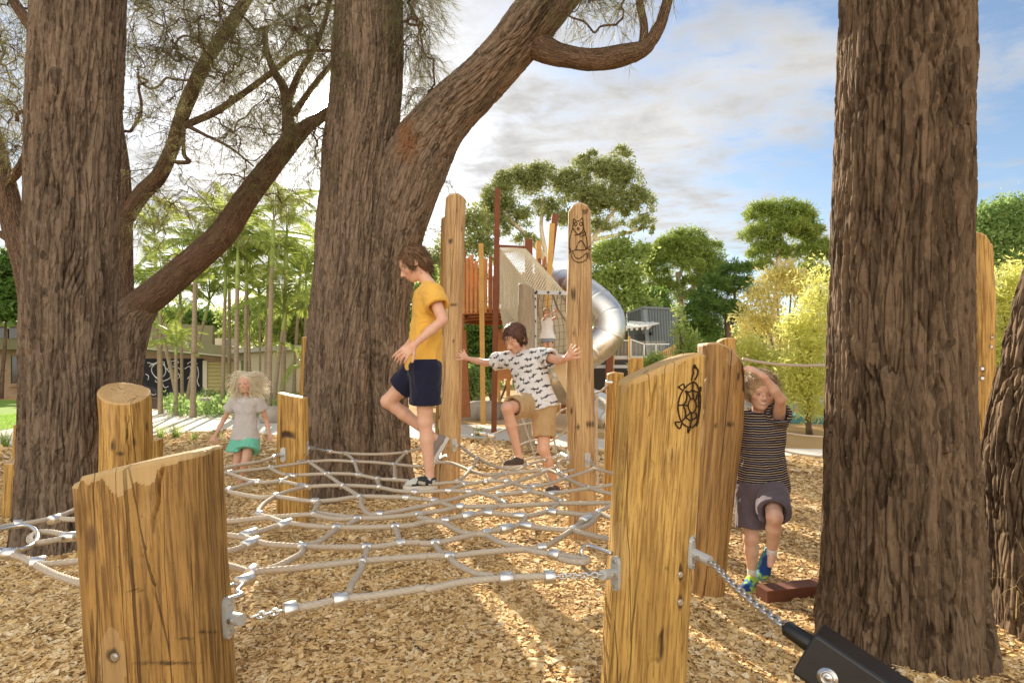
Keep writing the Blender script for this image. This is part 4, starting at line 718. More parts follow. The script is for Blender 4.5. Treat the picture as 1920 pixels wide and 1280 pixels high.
# ---- rope rails on the right
for k, (lab, q) in enumerate([('rope rail crossing over the curly-haired boy to the right-hand trunk', D6((1392, 672, 4.2), (1420, 678, 4.2), (1460, 683, 4.2), (1500, 685, 4.2), (1560, 684, 4.2), (1700, 676, 4.4), (1815, 668, 4.5))),
          ('low rope rail lying nearest the path right of the curly-haired boy', D6((1300, 812, 6), (1450, 836, 6.0), (1470, 845, 6.0), (1530, 855, 6.0), (1700, 868, 6))), ('thin rope rail over the sand right of the curly-haired boy', D6((1300, 790, 7.5), (1470, 811, 7.5), (1535, 818, 7.5), (1700, 826, 7.5)))]):
    b = MB(); b.tube(spline(q, 8), .011, 10); tag(b.build('rope_rail', MT['rope'], origin=(q[0][0], q[0][1], 0)), lab, 'rope')
# timber edging in the chips
p0_, p1_ = G(1428, 1130), G(1600, 1112); b = MB(); b.bar(p0_+np.array([0, 0, .05]), p1_+np.array([.3, .05, .06]), .10, .07); tag(b.build('edging_board', plain('red_timber', (.16, .06, .035), .7, var=.4, sc=20), origin=p0_), 'dark red edging board half buried beside the right trunk', 'board')
# ================================================================ PEOPLE (one smooth surface per body, grown from a distance field)
class SDF:
    def __init__(s, lo, hi, vox):
        s.lo = np.asarray(lo, float); s.vox = vox; s.n = np.ceil((np.asarray(hi)-s.lo)/vox).astype(int)+1; s.d = np.full(s.n, .5, np.float32)
    def _win(s, lo, hi):
        a = np.clip(np.floor((lo-s.lo)/s.vox).astype(int), 0, s.n-1); b = np.clip(np.ceil((hi-s.lo)/s.vox).astype(int)+1, 1, s.n)
        ax = [s.lo[k]+np.arange(a[k], b[k])*s.vox for k in range(3)]
        P = np.stack(np.meshgrid(*ax, indexing='ij'), -1); return tuple(slice(a[k], b[k]) for k in range(3)), P
    def put(s, lo, hi, fn, k, op='u'):
        sl_, P = s._win(lo-k-.02, hi+k+.02)
        if 0 in P.shape: return
        d = fn(P).astype(np.float32); o = s.d[sl_]
        if op == 's': d = -d; h = np.clip(.5-.5*(o-d)/max(k, 1e-6), 0, 1); r = o+(d-o)*h+k*h*(1-h)
        else: h = np.clip(.5+.5*(o-d)/max(k, 1e-6), 0, 1); r = o+(d-o)*h-k*h*(1-h)
        s.d[sl_] = r
    def cap(s, a, b, ra, rb=None, k=.012, op='u', sq=None, flat=False):
        """tapered capsule; sq=(axis, factor) squashes it along an axis; flat cuts it square at b"""
        a, b = np.asarray(a, float), np.asarray(b, float); rb = ra if rb is None else rb; R_ = max(ra, rb)*1.25
        def fn(P):
            ab = b-a; L2 = ab@ab+1e-12; pa = P-a; t = np.clip((pa@ab)/L2, 0, 1); v = pa-t[..., None]*ab
            if sq is not None:
                x = nrm(sq[0]); c = v@x; v = v+(c*(1/sq[1]-1))[..., None]*x
            d = np.linalg.norm(v, axis=-1)-(ra+(rb-ra)*t)
            if sq is not None: d = d*min(1, sq[1])**.5
            if flat: d = np.maximum(d, (P-b)@nrm(ab))
            return d
        s.put(np.minimum(a, b)-R_, np.maximum(a, b)+R_, fn, k, op); return s
    def ell(s, c, r, rm=None, k=.01, op='u'):
        c = np.asarray(c, float); r = np.asarray(r, float); rm = np.eye(3) if rm is None else rm
        def fn(P): q = (P-c)@rm; k0 = np.linalg.norm(q/r, axis=-1); k1 = np.linalg.norm(q/(r*r), axis=-1)+1e-9; return k0*(k0-1)/k1
        s.put(c-r.max(), c+r.max(), fn, k, op); return s
    def cut(s, p, nn):
        P = s.lo+0; g = [s.lo[k]+np.arange(s.n[k])*s.vox for k in range(3)]
        d = (g[0][:, None, None]-p[0])*nn[0]+(g[1][None, :, None]-p[1])*nn[1]+(g[2][None, None]-p[2])*nn[2]; s.d = np.maximum(s.d, d.astype(np.float32)); return s
    def mesh(s):
        d = s.d.copy(); d[0] = d[-1] = .5; d[:, 0] = d[:, -1] = .5; d[:, :, 0] = d[:, :, -1] = .5; I = d < 0; nx, ny, nz = d.shape
        c = np.zeros((nx-1, ny-1, nz-1), np.int8)
        for a in (0, 1):
            for b in (0, 1):
                for e in (0, 1): c += I[a:nx-1+a, b:ny-1+b, e:nz-1+e]
        act = (c > 0) & (c < 8); ix = np.argwhere(act); idm = np.full(act.shape, -1, np.int64); idm[act] = np.arange(len(ix))
        pos = np.zeros((len(ix), 3)); cnt = np.zeros(len(ix)); cor = [(a, b, e) for a in (0, 1) for b in (0, 1) for e in (0, 1)]
        val = {q: d[ix[:, 0]+q[0], ix[:, 1]+q[1], ix[:, 2]+q[2]] for q in cor}
        for q in cor:
            for ax in range(3):
                if q[ax] == 0:
                    q2 = list(q); q2[ax] = 1; q2 = tuple(q2); a, b = val[q], val[q2]; x = (a < 0) != (b < 0); t = np.where(x, a/(a-b+1e-12), 0); p = np.tile(np.array(q, float), (len(ix), 1)); p[:, ax] = t; pos += p*x[:, None]; cnt += x
        V = s.lo+(ix+pos/cnt[:, None])*s.vox; F = []
        for ax in range(3):
            u, v = [(1, 2), (2, 0), (0, 1)][ax]; sl0 = [slice(None)]*3; sl1 = [slice(None)]*3; sl0[ax] = slice(0, -1); sl1[ax] = slice(1, None); x = I[tuple(sl0)] != I[tuple(sl1)]
            e = np.argwhere(x); e = e[(e[:, u] > 0) & (e[:, v] > 0) & (e[:, u] < act.shape[u]) & (e[:, v] < act.shape[v])]
            ins = I[tuple(e.T)]
            def cell(du, dv): q = e.copy(); q[:, u] -= du; q[:, v] -= dv; return idm[tuple(q.T)]
            f = np.stack([cell(1, 1), cell(0, 1), cell(0, 0), cell(1, 0)], 1); f[~ins] = f[~ins][:, ::-1]; F.append(f[(f >= 0).all(1)])
        F = np.concatenate(F)
        # light smoothing
        for _ in range(1):
            acc = np.zeros_like(V); n_ = np.zeros(len(V))
            for a, b in ((0, 1), (1, 2), (2, 3), (3, 0)):
                np.add.at(acc, F[:, a], V[F[:, b]]); np.add.at(n_, F[:, a], 1)
            V = V*.6+.4*acc/np.maximum(n_, 1)[:, None]
        return V, F
def vnorm(V, F):
    nn = np.cross(V[F[:, 2]]-V[F[:, 0]], V[F[:, 3]]-V[F[:, 1]]); N = np.zeros_like(V)
    for k in range(4): np.add.at(N, F[:, k], nn)
    return nrm(N)
def skin_mat():
    m = M('skin', .48, 0, .4); c = m.col('tint'); n = m.noise(m.obj(), 30, 3); m.set('Base Color', m.mix(m.rng(n, .35, .7, 0, .30), c, (.62, .28, .19)))
    m.b.inputs['Subsurface Weight'].default_value = .12; m.b.inputs['Subsurface Radius'].default_value = (.012, .005, .003); m.b.inputs['Subsurface Scale'].default_value = .6; m.bump(m.noise(m.obj(), 220, 2), .08, .001); return m.m
MT['skin'] = skin_mat()
def cloth_mat(name, rough=.9, bump=.35):
    m = M(name, rough, 0, .12); c = m.col('tint'); n = m.noise(m.obj(), 14, 4); m.set('Base Color', m.mix(m.rng(n, .3, .7, 0, .18), c, m.mix(.5, c, (.0, .0, .0))))
    m.b.inputs['Sheen Weight'].default_value = .15; m.bump(m.noise(m.obj(), 300, 2), bump*.5, .0015); m.bump(m.noise(m.mapv(m.obj(), (9, 9, 5)), 1, 4, .6, 1.2), bump, .02); return m.m
MT['cloth'] = cloth_mat('cloth')
def hair_mat(name, a, b, tr=.0):
    m = M(name, .48, 0, .35); r = m.n('ShaderNodeNewGeometry').outputs['Random Per Island']; m.set('Base Color', m.mix(r, a, b)); m.bump(m.noise(m.mapv(m.obj(), (200, 200, 60)), 1, 3), .5, .003)
    if tr:
        t = m.n('ShaderNodeBsdfTranslucent', {'Color': (*[min(1, x*1.3) for x in b], 1)}); x = m.n('ShaderNodeMixShader', {0: tr}); m.nt.links.new(m.b.outputs[0], x.inputs[1]); m.nt.links.new(t.outputs[0], x.inputs[2]); m.nt.links.new(x.outputs[0], m.out.inputs[0])
    return m.m
def strands(parent, mat, roots, dirs, length, r, n_seg=7, droop=.3, curl=0., curl_f=3, seed=0, name='hair_lock'):
    rr = np.random.RandomState(seed); b = MB()
    for o, d, l in zip(roots, dirs, length):
        t = np.linspace(0, 1, n_seg)[:, None]; u = nrm(np.cross(d, rr.normal(0, 1, 3))); v = np.cross(d, u); ph = rr.uniform(0, 6.28)
        q = o+d*l*t+np.array([0, 0, -1])*droop*l*t*t+(u*np.sin(t*curl_f*6.28+ph)+v*np.cos(t*curl_f*6.28+ph))*curl*l*np.minimum(t*2, 1)
        b.tube(q, np.linspace(r, r*.25, n_seg), 4, cap=False)
    return b.build(name, mat, parent, True)
class Kid:
    """J: joints in metres; hs: head scale (1 = 22 cm tall head)"""
    def __init__(s, name_label, J, base, vox=.0046, hs=1., bs=1., F=None, U=None, skin=(.66, .39, .27), smile=0., eyes=True, mouth_open=0., feat=1., brow=(.25, .14, .08)):
        s.feat = feat; s.brow = brow
        s.J = {k: np.asarray(v, float) for k, v in J.items()}; J = s.J; s.bs = bs; s.hs = hs; s.vox = vox; s.skin = skin
        s.t = thing('person', name_label, 'person', base)
        P = np.array(list(J.values())); s.lo, s.hi = P.min(0)-.17, P.max(0)+.17
        F = nrm(F); U = nrm(np.asarray(U)-F*(np.asarray(U)@F)); Rr = np.cross(F, U); s.HR = np.stack([Rr, F, U], 1); s.F, s.U, s.Rt = F, U, Rr
        s.C = J['head']; B = SDF(s.lo, s.hi, vox); b = bs
        s.torso(B, 0); J = s.J
        # neck, limbs
        hb = s.C+s.HR@np.array([0, -.02, -.055])*hs; B.cap(J['neck']-np.array([0, 0, .02]), hb, .040*b, .037*b, .02)
        for sd in 'lr':
            B.cap(J['sh'+sd], J['el'+sd], .040*b, .029*b, .022); B.cap(J['el'+sd], J['el'+sd]*.55+J['wr'+sd]*.45, .029*b, .0275*b, .01); B.cap(J['el'+sd]*.55+J['wr'+sd]*.45, J['wr'+sd], .0275*b, .0185*b, .012)
            B.cap(J['hip'+sd], J['kn'+sd], .072*b, .043*b, .03); B.cap(J['kn'+sd], J['kn'+sd], .044*b, .044*b, .012)
            fw = J.get('calf'+sd, np.zeros(3)); c = J['kn'+sd]*.68+J['an'+sd]*.32-fw*.012; B.cap(J['kn'+sd], c, .040*b, .042*b, .015); B.cap(c, J['an'+sd], .042*b, .025*b, .012)
            B.cap(J['an'+sd], J['to'+sd]*.4+J['an'+sd]*.6, .025*b, .018*b, .012)
            s.hand(B, sd)
        s.head(B, mouth_open); s.B = B
        V, Fc = B.mesh(); N = vnorm(V, Fc); V = V+N*((fbm(V*18, 2, 3)-.5)*.002)[:, None]
        col = np.tile(np.array(skin), (len(V), 1)); q = (V-s.C)@s.HR/hs
        ins = (np.abs(q) < .13).all(1) & (q[:, 2] > -.105)
        def paint(mask, c, a): col[:] = np.where(ins[:, None], col*(1-mask[:, None]*a)+np.array(c)*mask[:, None]*a, col)
        bl = lambda c, r: np.clip(1.6-1.6*((q[:, 0]-c[0])**2/r[0]**2+(q[:, 1]-c[1])**2/r[1]**2+(q[:, 2]-c[2])**2/r[2]**2), 0, 1)
        for sx_ in (-1, 1):
            paint(bl((sx_*.044, .055, -.028), (.022, .04, .02)), (.62, .22, .15), .5)
            ft = s.feat; paint(bl((sx_*.031, .085, .002), (.018*ft, .03, .010*ft)), (.36, .17, .11), .45)  # eye socket shade painted into the skin colour
            if eyes: paint(bl((sx_*.031, .09, -.0005), (.0115*ft, .03, .0046*ft)), (.74, .70, .66), .95); paint(bl((sx_*.031, .09, .000), (.0056*ft, .03, .0052*ft)), (.04, .025, .02), 1.); paint(bl((sx_*.031, .09, .0052), (.0125*ft, .03, .0018*ft)), (.10, .05, .03), .9)
            else: paint(bl((sx_*.031, .09, -.001), (.012, .03, .0022)), (.12, .06, .04), .9)
            paint(bl((sx_*.032, .09, .0185), (.018, .04, .0034)), s.brow, .6)
        paint(bl((0, .09, -.049), (.023, .04, .0085)), (.52, .16, .12), .9)
        if mouth_open: bm2 = np.clip(1.6-1.6*((q[:, 0])**2/.023**2+(q[:, 2]+.0495-9*q[:, 0]**2)**2/.0062**2), 0, 1)*(q[:, 1] > .04); paint(bm2, (.88, .84, .78), 1.); 
        paint(bl((.0, .11, -.028), (.013, .03, .008)), (.60, .26, .18), .4)
        # skin turns rosier at elbows, knees, hands
        for k in ('ell', 'elr', 'knl', 'knr', 'wrl', 'wrr'):
            a = np.clip(1-np.linalg.norm(V-J[k], axis=1)/.07, 0, 1)*.3; col = col*(1-a[:, None])+np.array((.62, .27, .18))*a[:, None]
        m_ = MB(); m_.add(V, Fc, V, None, col); m_.build('body', MT['skin'], s.t, True)
    def torso(s, B, g, k=.03):
        J, b = s.J, s.bs; P = (J['hipl']+J['hipr'])/2; Nn = J['neck']; up = nrm(Nn-P); shv = nrm(J['shl']-J['shr']); fw = nrm(np.cross(up, shv)); s.fw, s.up, s.shv = fw, up, shv; L_ = np.linalg.norm(Nn-P)
        sqv = (fw, .72); hv = nrm(J['hipl']-J['hipr'])
        B.cap(P+hv*.045*b+up*.01, P-hv*.045*b+up*.01, .085*b+g, None, k, sq=(fw, .85))
        B.cap(P+up*.02, P+up*L_*.5+fw*.004, .088*b+g, .092*b+g, k, sq=sqv)
        c = P+up*L_*.74; B.cap(c+shv*.035*b, c-shv*.035*b, .092*b+g, None, k, sq=sqv)
        B.cap(P+up*L_*.45, c, .09*b+g, .1*b+g, k, sq=sqv)
        B.cap(J['shl']*.86+J['shr']*.14, J['shr']*.86+J['shl']*.14, .043*b+g, None, k); B.cap(J['neck']-up*.05*b, J['neck']-up*.005, .075*b+g*.5, .036*b+g*.3, k)
    def hand(s, B, sd):
        J, b = s.J, s.bs; w = J['wr'+sd]; H_ = J['hand'+sd]; d = nrm(H_[0:3]-w) if H_.shape == (3,) else None
        spec = getattr(s, 'hands', None) or HANDS; nrml, spread, curl, th = spec.get(sd, ((0, 0, 1), .5, .4, 1)); nrml = np.asarray(nrml, float); nrml = nrm(nrml-d*(nrml@d)); sx_ = np.cross(nrml, d)*th   # sx_: towards the thumb
        pl = .068*b; pc = w+d*pl; B.cap(w, w+d*.02*b, .0185*b, .021*b, .008); B.cap(w+d*.016*b+sx_*.010*b, pc+sx_*.019*b, .014*b, .0125*b, .01, sq=(nrml, .8)); B.cap(w+d*.016*b-sx_*.010*b, pc-sx_*.020*b, .014*b, .0115*b, .01, sq=(nrml, .8)); B.cap(w+d*.02*b, pc, .017*b, .014*b, .01, sq=(nrml, .8))
        for i, (off, ln) in enumerate(((.026, .063), (.009, .070), (-.009, .066), (-.026, .052))):
            o = pc+sx_*off*b; a = spread*(1.5-i)/1.5*.42; dd = nrm(d*math.cos(a)+sx_*math.sin(a)); p = o-dd*.006
            for j, fr in enumerate((.42, .32, .26)):
                ang = curl*(.5+.5*j); dd = nrm(dd*math.cos(ang)-nrml*math.sin(ang)); q = p+dd*ln*fr*b; r0 = (.0085-.0009*j)*b; B.cap(p, q, r0, r0-.0009, .003); p = q
        o = w+d*.022*b+sx_*.018*b; dd = nrm(d*.72+sx_*.75-nrml*.25); p = o
        for fr, r0 in ((.030, .0115), (.026, .0095), (.020, .0085)): q = p+dd*fr*b; B.cap(p, q, r0*b, (r0-.001)*b, .005); p = q; dd = nrm(dd+d*.25-nrml*.12*curl)
    def head(s, B, mo):
        hs = s.hs; X = lambda x, y, z: s.C+s.HR@(np.array([x, y, z])*hs); E = lambda c, r, k, op='u': B.ell(X(*c), np.array(r)*hs, s.HR, k*hs, op)
        E((0, -.014, .030), (.073, .090, .082), .01); E((0, .022, -.020), (.060, .066, .078), .02); E((0, .050, -.078), (.026, .024, .020), .022); E((0, .02, .04), (.062, .064, .05), .02)
        for x in (-1, 1):
            E((x*.041, .048, -.022), (.021, .022, .022), .018); E((x*.031, .092, .004), (.017, .015, .0105), .010, 's'); E((x*.031, .072, .001), (.0135, .0135, .0125), .002)
            B.cap(X(x*.016, .083, .021), X(x*.048, .066, .021), .006*hs, .004*hs, .009*hs)
            E((x*.073, -.012, -.004), (.010, .019, .029), .004); E((x*.080, -.006, -.002), (.006, .010, .018), .003, 's'); E((x*.0115, .094, -.029), (.0075, .008, .0065), .005)
        B.cap(X(0, .080, .012), X(0, .102, -.020), .0065*hs, .0095*hs, .008*hs); E((0, .103, -.024), (.0105, .0095, .0088), .006)
        E((0, .079, -.042), (.022, .012, .0065), .008); E((0, .078, -.0555), (.020, .012, .0065), .007); E((0, .094, -.0488), (.021, .008, .0022 if not mo else .0042), .002, 's')
    # ---- clothes
    def garment(s, name, fn, color, fold=.004, mat='cloth', sm=None, parent=None, lo=None, hi=None, hem_noise=0):
        G_ = SDF(s.lo-.05 if lo is None else lo, s.hi+.05 if hi is None else hi, s.vox); fn(G_); V, Fc = G_.mesh(); N = vnorm(V, Fc)
        fo = (fbm(V*np.array([13, 13, 6.5])+fbm(V*6, 2, 2)[:, None]*2.5, 3, 8)-.5)*2; rd = 1-np.abs(fo)*2.2; V = V+N*(fold*rd*.9)[:, None]
        c = color(V, s) if callable(color) else np.tile(np.array(color, float), (len(V), 1)); m_ = MB(); qq = V-s.J['neck']; m_.add(V, Fc, np.stack([qq@s.shv, qq@s.fw, qq@s.up], 1) if hasattr(s, 'shv') else V, None, c); return m_.build(name, MT[mat], parent or s.t, True)
    def shirt(s, color, sleeve=.45, mat='cloth', hem=.04, g=.014, flare=.02, name='t_shirt', tank=False, fold=.009, flo=None):
        J, b = s.J, s.bs
        def fn(B):
            s.torso(B, g, .035); P = (J['hipl']+J['hipr'])/2; L_ = np.linalg.norm(J['neck']-P); lo_ = P-s.up*hem; hd = nrm(flo) if flo is not None else -s.up
            B.cap(P+s.up*L_*.42+s.shv*.022*b, lo_+hd*0+s.shv*.026*b+(np.array(flo)*.08 if flo is not None else 0), .088*b+g, .094*b+g+flare, .03, sq=(s.fw, .82)); B.cap(P+s.up*L_*.42-s.shv*.022*b, lo_-s.shv*.026*b+(np.array(flo)*.08 if flo is not None else 0), .088*b+g, .094*b+g+flare, .03, sq=(s.fw, .82))
            B.cut(lo_, -s.up)
            if not tank:
                for sd in 'lr': e = J['sh'+sd]+(J['el'+sd]-J['sh'+sd])*sleeve; B.cap(J['sh'+sd]*.9+J['neck']*.1, e, .046*b+g*.7, .047*b+g*1.1, .018, flat=True)
                for sd in 'lr': e = J['sh'+sd]+(J['el'+sd]-J['sh'+sd])*sleeve; dd = nrm(J['el'+sd]-J['sh'+sd]); B.cap(e-dd*.035, e+dd*.03, .044*b+g*.35, .048*b+g*.9, .001, 's')
            nk = J['neck']; B.cap(nk-s.up*.005+s.fw*.012, nk+s.up*.10+s.fw*.01, .043*b, .075*b, .004, 's')
            B.cap(lo_+s.up*.012, lo_-s.up*.05, .080*b+g*.5, .092*b+g+flare*.8, .003, 's', sq=(s.fw, .8))
        s.garment(name, fn, color, fold, mat)
    def shorts(s, color, frac=(.8, .8), g=.018, flare=.012, name='shorts', top=.05, fold=.009):
        J, b = s.J, s.bs
        def fn(B):
            P = (J['hipl']+J['hipr'])/2; hv = nrm(J['hipl']-J['hipr']); B.cap(P+hv*.045*b+s.up*.01, P-hv*.045*b+s.up*.01, .086*b+g*.6, None, .03, sq=(s.fw, .88)); B.cap(P, P+s.up*top, .088*b+g*.5, .09*b+g*.4, .03, sq=(s.fw, .8), flat=True)
            for sd, fr in zip('lr', frac):
                e = J['hip'+sd]+(J['kn'+sd]-J['hip'+sd])*fr; B.cap(J['hip'+sd], e, .076*b+g*.8, .056*b+g+flare, .03, flat=True)
            for sd, fr in zip('lr', frac):
                e = J['hip'+sd]+(J['kn'+sd]-J['hip'+sd])*fr; dd = nrm(J['kn'+sd]-J['hip'+sd]); B.cap(e-dd*.045, e+dd*.03, .056*b+g*.3, .052*b+g+flare*.6, .001, 's')
        s.garment(name, fn, color, fold)
    def shoe(s, sd, color, sole, up=None, L_=None, ht=1.):
        J, b = s.J, s.bs; a, t = J['an'+sd], J['to'+sd]; d = nrm(t-a) ; up = nrm(up if up is not None else (0, 0, 1)); d = nrm(d-up*(d@up)); sdv = np.cross(d, up); fl = t*0+a-up*.062*b       # ankle centre sits 6 cm above the sole
        L_ = L_ or .20*b; heel = fl-d*.042*b; toe = heel+d*L_; lo = np.minimum(np.minimum(heel, toe), a)-.09; hi = np.maximum(np.maximum(heel, toe), a)+.09
        def fn(B):
            B.cap(heel+d*.030*b+up*.034*b, heel+d*.07*b+up*.038*b, .031*b, .031*b, .015); B.cap(heel+d*.07*b+up*.034*b, toe-d*.042*b+up*.024*b, .033*b, .027*b, .02); B.cap(toe-d*.05*b+up*.018*b, toe-d*.034*b+up*.016*b, .033*b, .029*b, .02, sq=(up, .8)); B.cap(a-up*.035*b, a-up*.010*b*ht, .031*b, .032*b, .012, flat=True)
            B.cut(fl+up*.006, -up); B.cap(a-up*.02*b, a+up*.03*b, .0235*b, .027*b, .002, 's')
        s.garment('shoe', fn, color, 0., lo=lo, hi=hi); so_ = s.t.children[-1]; so_ = [c for c in s.t.children if c.name.startswith('shoe')][-1]
        b_ = MB(); n = 22; out = []
        for k in range(n):
            th = 2*math.pi*k/n; x = math.cos(th); y = math.sin(th); wd = (.037 if x > 0 else .033)*b*(1-.12*(x < -.2)); out.append((heel+toe)/2+d*(L_/2+.004)*np.sign(x)*abs(x)**.75+sdv*wd*np.sign(y)*abs(y)**.75)
        b_.prism(out, -up*.012*b, up*.012*b); b_.build('sole', plain('sole', sole, .7), so_)
    def sock(s, sd, color=(.8, .8, .78)):
        J, b = s.J, s.bs; a = J['an'+sd]; u = nrm(J['kn'+sd]-a); m_ = MB(); m_.tube([a-u*.03, a, a+u*.03, a+u*.05], np.array([.030, .029, .030, .031])*b, 20); m_.build('sock', plain('sock', color, .95, var=.1, sc=60, bump=.4), s.t, True)
    def scalp(s, mat, fn, name='hair'):
        hs = s.hs; G_ = SDF(s.C-.2*max(hs, .8), s.C+.2*max(hs, .8), s.vox*.9); X = lambda x, y, z: s.C+s.HR@(np.array([x, y, z])*hs); E = lambda c, r, k=.01, op='u': G_.ell(X(*c), np.array(r)*hs, s.HR, k*hs, op)
        fn(G_, E, X); V, Fc = G_.mesh(); N = vnorm(V, Fc); q = (V-s.C)@s.HR/hs
        V = V+N*((fbm(q*np.array([90, 90, 22]), 3, 5)-.5)*.011*hs)[:, None]; m_ = MB(); m_.add(V, Fc); o = m_.build(name, mat, s.t, True); return o, V, N, q
HANDS = {}
def J3(scale_d, **k):
    """joints given as (photo column, row, distance)"""
    return {a: W(*c) for a, c in k.items()}
# ---- 1: boy in the yellow shirt, in profile, stepping over the net
HANDS = {'l': ((0, -1, .2), .5, .35, 1), 'r': ((0, -1, 0), .4, .5, 1)}
J = J3(0, head=(776, 497, 3.44), neck=(806, 533, 3.44), shl=(812, 553, 3.30), shr=(806, 553, 3.56), ell=(830, 600, 3.24), elr=(790, 615, 3.60), wrl=(778, 645, 3.20), wrr=(762, 650, 3.52), handl=(758, 662, 3.18), handr=(748, 668, 3.50),
       hipl=(797, 690, 3.38), hipr=(791, 690, 3.52), knl=(797, 790, 3.40), knr=(727, 752, 3.56), anl=(806, 893, 3.42), anr=(818, 822, 3.62), tol=(768, 915, 3.40), tor=(838, 870, 3.62))
k1 = Kid('boy in a yellow t-shirt and navy shorts stepping across the rope net', J, (J['anl'][0], 3.42, NZ-.03), hs=.92, bs=.98, F=(-1, -.12, -.62), U=(-.55, 0, .85), eyes=False, skin=(.70, .43, .31))
def yellow(V, s):
    c = np.tile(np.array((.80, .46, .085)), (len(V), 1)); q = V-s.J['neck']; f = q@s.fw; u = q@s.up; x = np.abs(q@s.shv); m_ = (f > .07) & (u < -.11) & (u > -.30) & (x < .075); c[m_] = (.05, .028, .02); return c
k1.shirt(yellow, .46, 'cloth', .012, .020, .012); k1.shorts((.016, .018, .042), (.66, .60), .022, .012)
def camo(V, s): n = fbm(V*45, 2, 4); return np.where((n > .52)[:, None], np.array([(.55, .55, .52)]), np.array([(.035, .04, .04)]))
k1.shoe('l', camo, (.70, .68, .64)); k1.shoe('r', (.28, .24, .22), (.6, .58, .55), up=nrm((-.85, 0, .5)))
BR = hair_mat('brown_hair', (.06, .03, .014), (.20, .11, .05))
def cap_hair(fr, low=-.03, puff=1.):
    def fn(G_, E, X):
        E((0, -.022, .038), (.083*puff, .100*puff, .090*puff)); E((0, -.065, -.025), (.066, .050, .062), .02); E((0, .105, fr), (.085, .075, .075), .012, 's'); E((0, .10, -.03), (.075, .11, .06), .02, 's')
        for x in (-1, 1): E((x*.066, .008, .012), (.018, .032, .038), .015)
    return fn
def shag(K, mat, V, N, q, sel, n, ln, r, seed, down=1.0, fw=.0, curl=0., cf=2, jit=.25, out=.15, name='hair'):
    rr = np.random.RandomState(seed); id_ = np.where(sel)[0]; id_ = id_[rr.randint(0, len(id_), n)]; top = K.C+K.HR@(np.array([0, -.02, .115])*K.hs); d = (V[id_]-top); d = d-N[id_]*(d*N[id_]).sum(1)[:, None]; d = nrm(nrm(d)*down+N[id_]*out+rr.normal(0, jit, (n, 3))+K.F*fw)
    strands([c for c in K.t.children if c.name.startswith('hair')][0], mat, V[id_]-N[id_]*.004, d, rr.uniform(.5, 1.2, n)*ln*K.hs, r, 6, .22, curl, cf, seed)
_, V, N, q = k1.scalp(BR, cap_hair(-.02, puff=1.0)); shag(k1, BR, V, N, q, (q[:, 2] > -.07) & ((q[:, 1] < .05) | (q[:, 2] > .06)), 1700, .046, .0017, 1, out=.25)
# ---- 2: boy in the white shark shirt, arms spread between the two tall posts
HANDS = {'r': ((.25, -1, .1), .9, .12, 1), 'l': ((-.2, -1, .1), .9, .15, -1)}
J = J3(0, head=(965, 636, 4.32), neck=(985, 664, 4.38), shr=(948, 675, 4.44), shl=(1022, 668, 4.30), elr=(912, 680, 4.62), wrr=(876, 672, 4.80), handr=(862, 660, 4.86), ell=(1046, 676, 4.18), wrl=(1062, 672, 4.09), handl=(1072, 661, 4.06),
       hipr=(994, 757, 4.34), hipl=(1020, 762, 4.34), knr=(951, 765, 4.06), knl=(1019, 842, 4.26), anr=(973, 858, 4.16), anl=(1042, 911, 4.36), tor=(945, 872, 4.04), tol=(1020, 925, 4.16))
k2 = Kid('boy in a white t-shirt printed with dark sharks bracing his hands on two tall posts', J, (J['anr'][0], 4.2, NZ-.03), hs=.95, bs=.98, F=(-.62, -.80, -.62), U=(-.30, -.36, .85), eyes=False, skin=(.68, .41, .29))
rs = np.random.RandomState(12); 
def sharks(V, s):
    q = V-s.J['neck']; x = q@s.shv; u = q@s.up; f = q@s.fw; c = np.tile(np.array((.72, .72, .74)), (len(V), 1)); r2 = np.random.RandomState(3)
    for i in range(-4, 5):
        for j in range(-1, 11):
            cx0 = i*.088+(j % 2)*.044+r2.uniform(-.012, .012); cz0 = -.01-j*.044+r2.uniform(-.008, .008); sg = 1 if r2.rand() < .5 else -1; a = r2.uniform(-.25, .35); w_ = r2.uniform(.024, .034)
            dx = (x-cx0)*sg; dz = (u-cz0); X_ = dx*math.cos(a)+dz*math.sin(a); Z_ = -dx*math.sin(a)+dz*math.cos(a)
            bd = (np.abs(X_) < w_) & (np.abs(Z_-.003*np.sin(X_*60)) < .0058*(1-(X_/w_)**2)+.0004); tail = (np.abs(X_+w_-.003) < .004) & (np.abs(Z_) < .010); fin = (np.abs(X_-.003-.4*Z_) < .0042) & (np.abs(Z_) < .0135); c[bd | tail | fin] = (.045, .045, .055)
    return c
k2.shirt(sharks, .50, 'cloth', .03, .022, .018); k2.shorts((.48, .33, .17), (.72, .78), .020, .008)
for sd in 'lr': k2.shoe(sd, (.085, .06, .045), (.52, .45, .38), up=nrm((.1, .25, 1)) if sd == 'l' else (0, .12, 1))
BR2 = hair_mat('dark_hair', (.035, .016, .010), (.11, .05, .03))
_, V, N, q = k2.scalp(BR2, cap_hair(-.02, puff=1.04)); shag(k2, BR2, V, N, q, (q[:, 2] > -.08) & ((q[:, 1] < .05) | (q[:, 2] > .06)), 1700, .042, .0018, 2, out=.08, jit=.15)
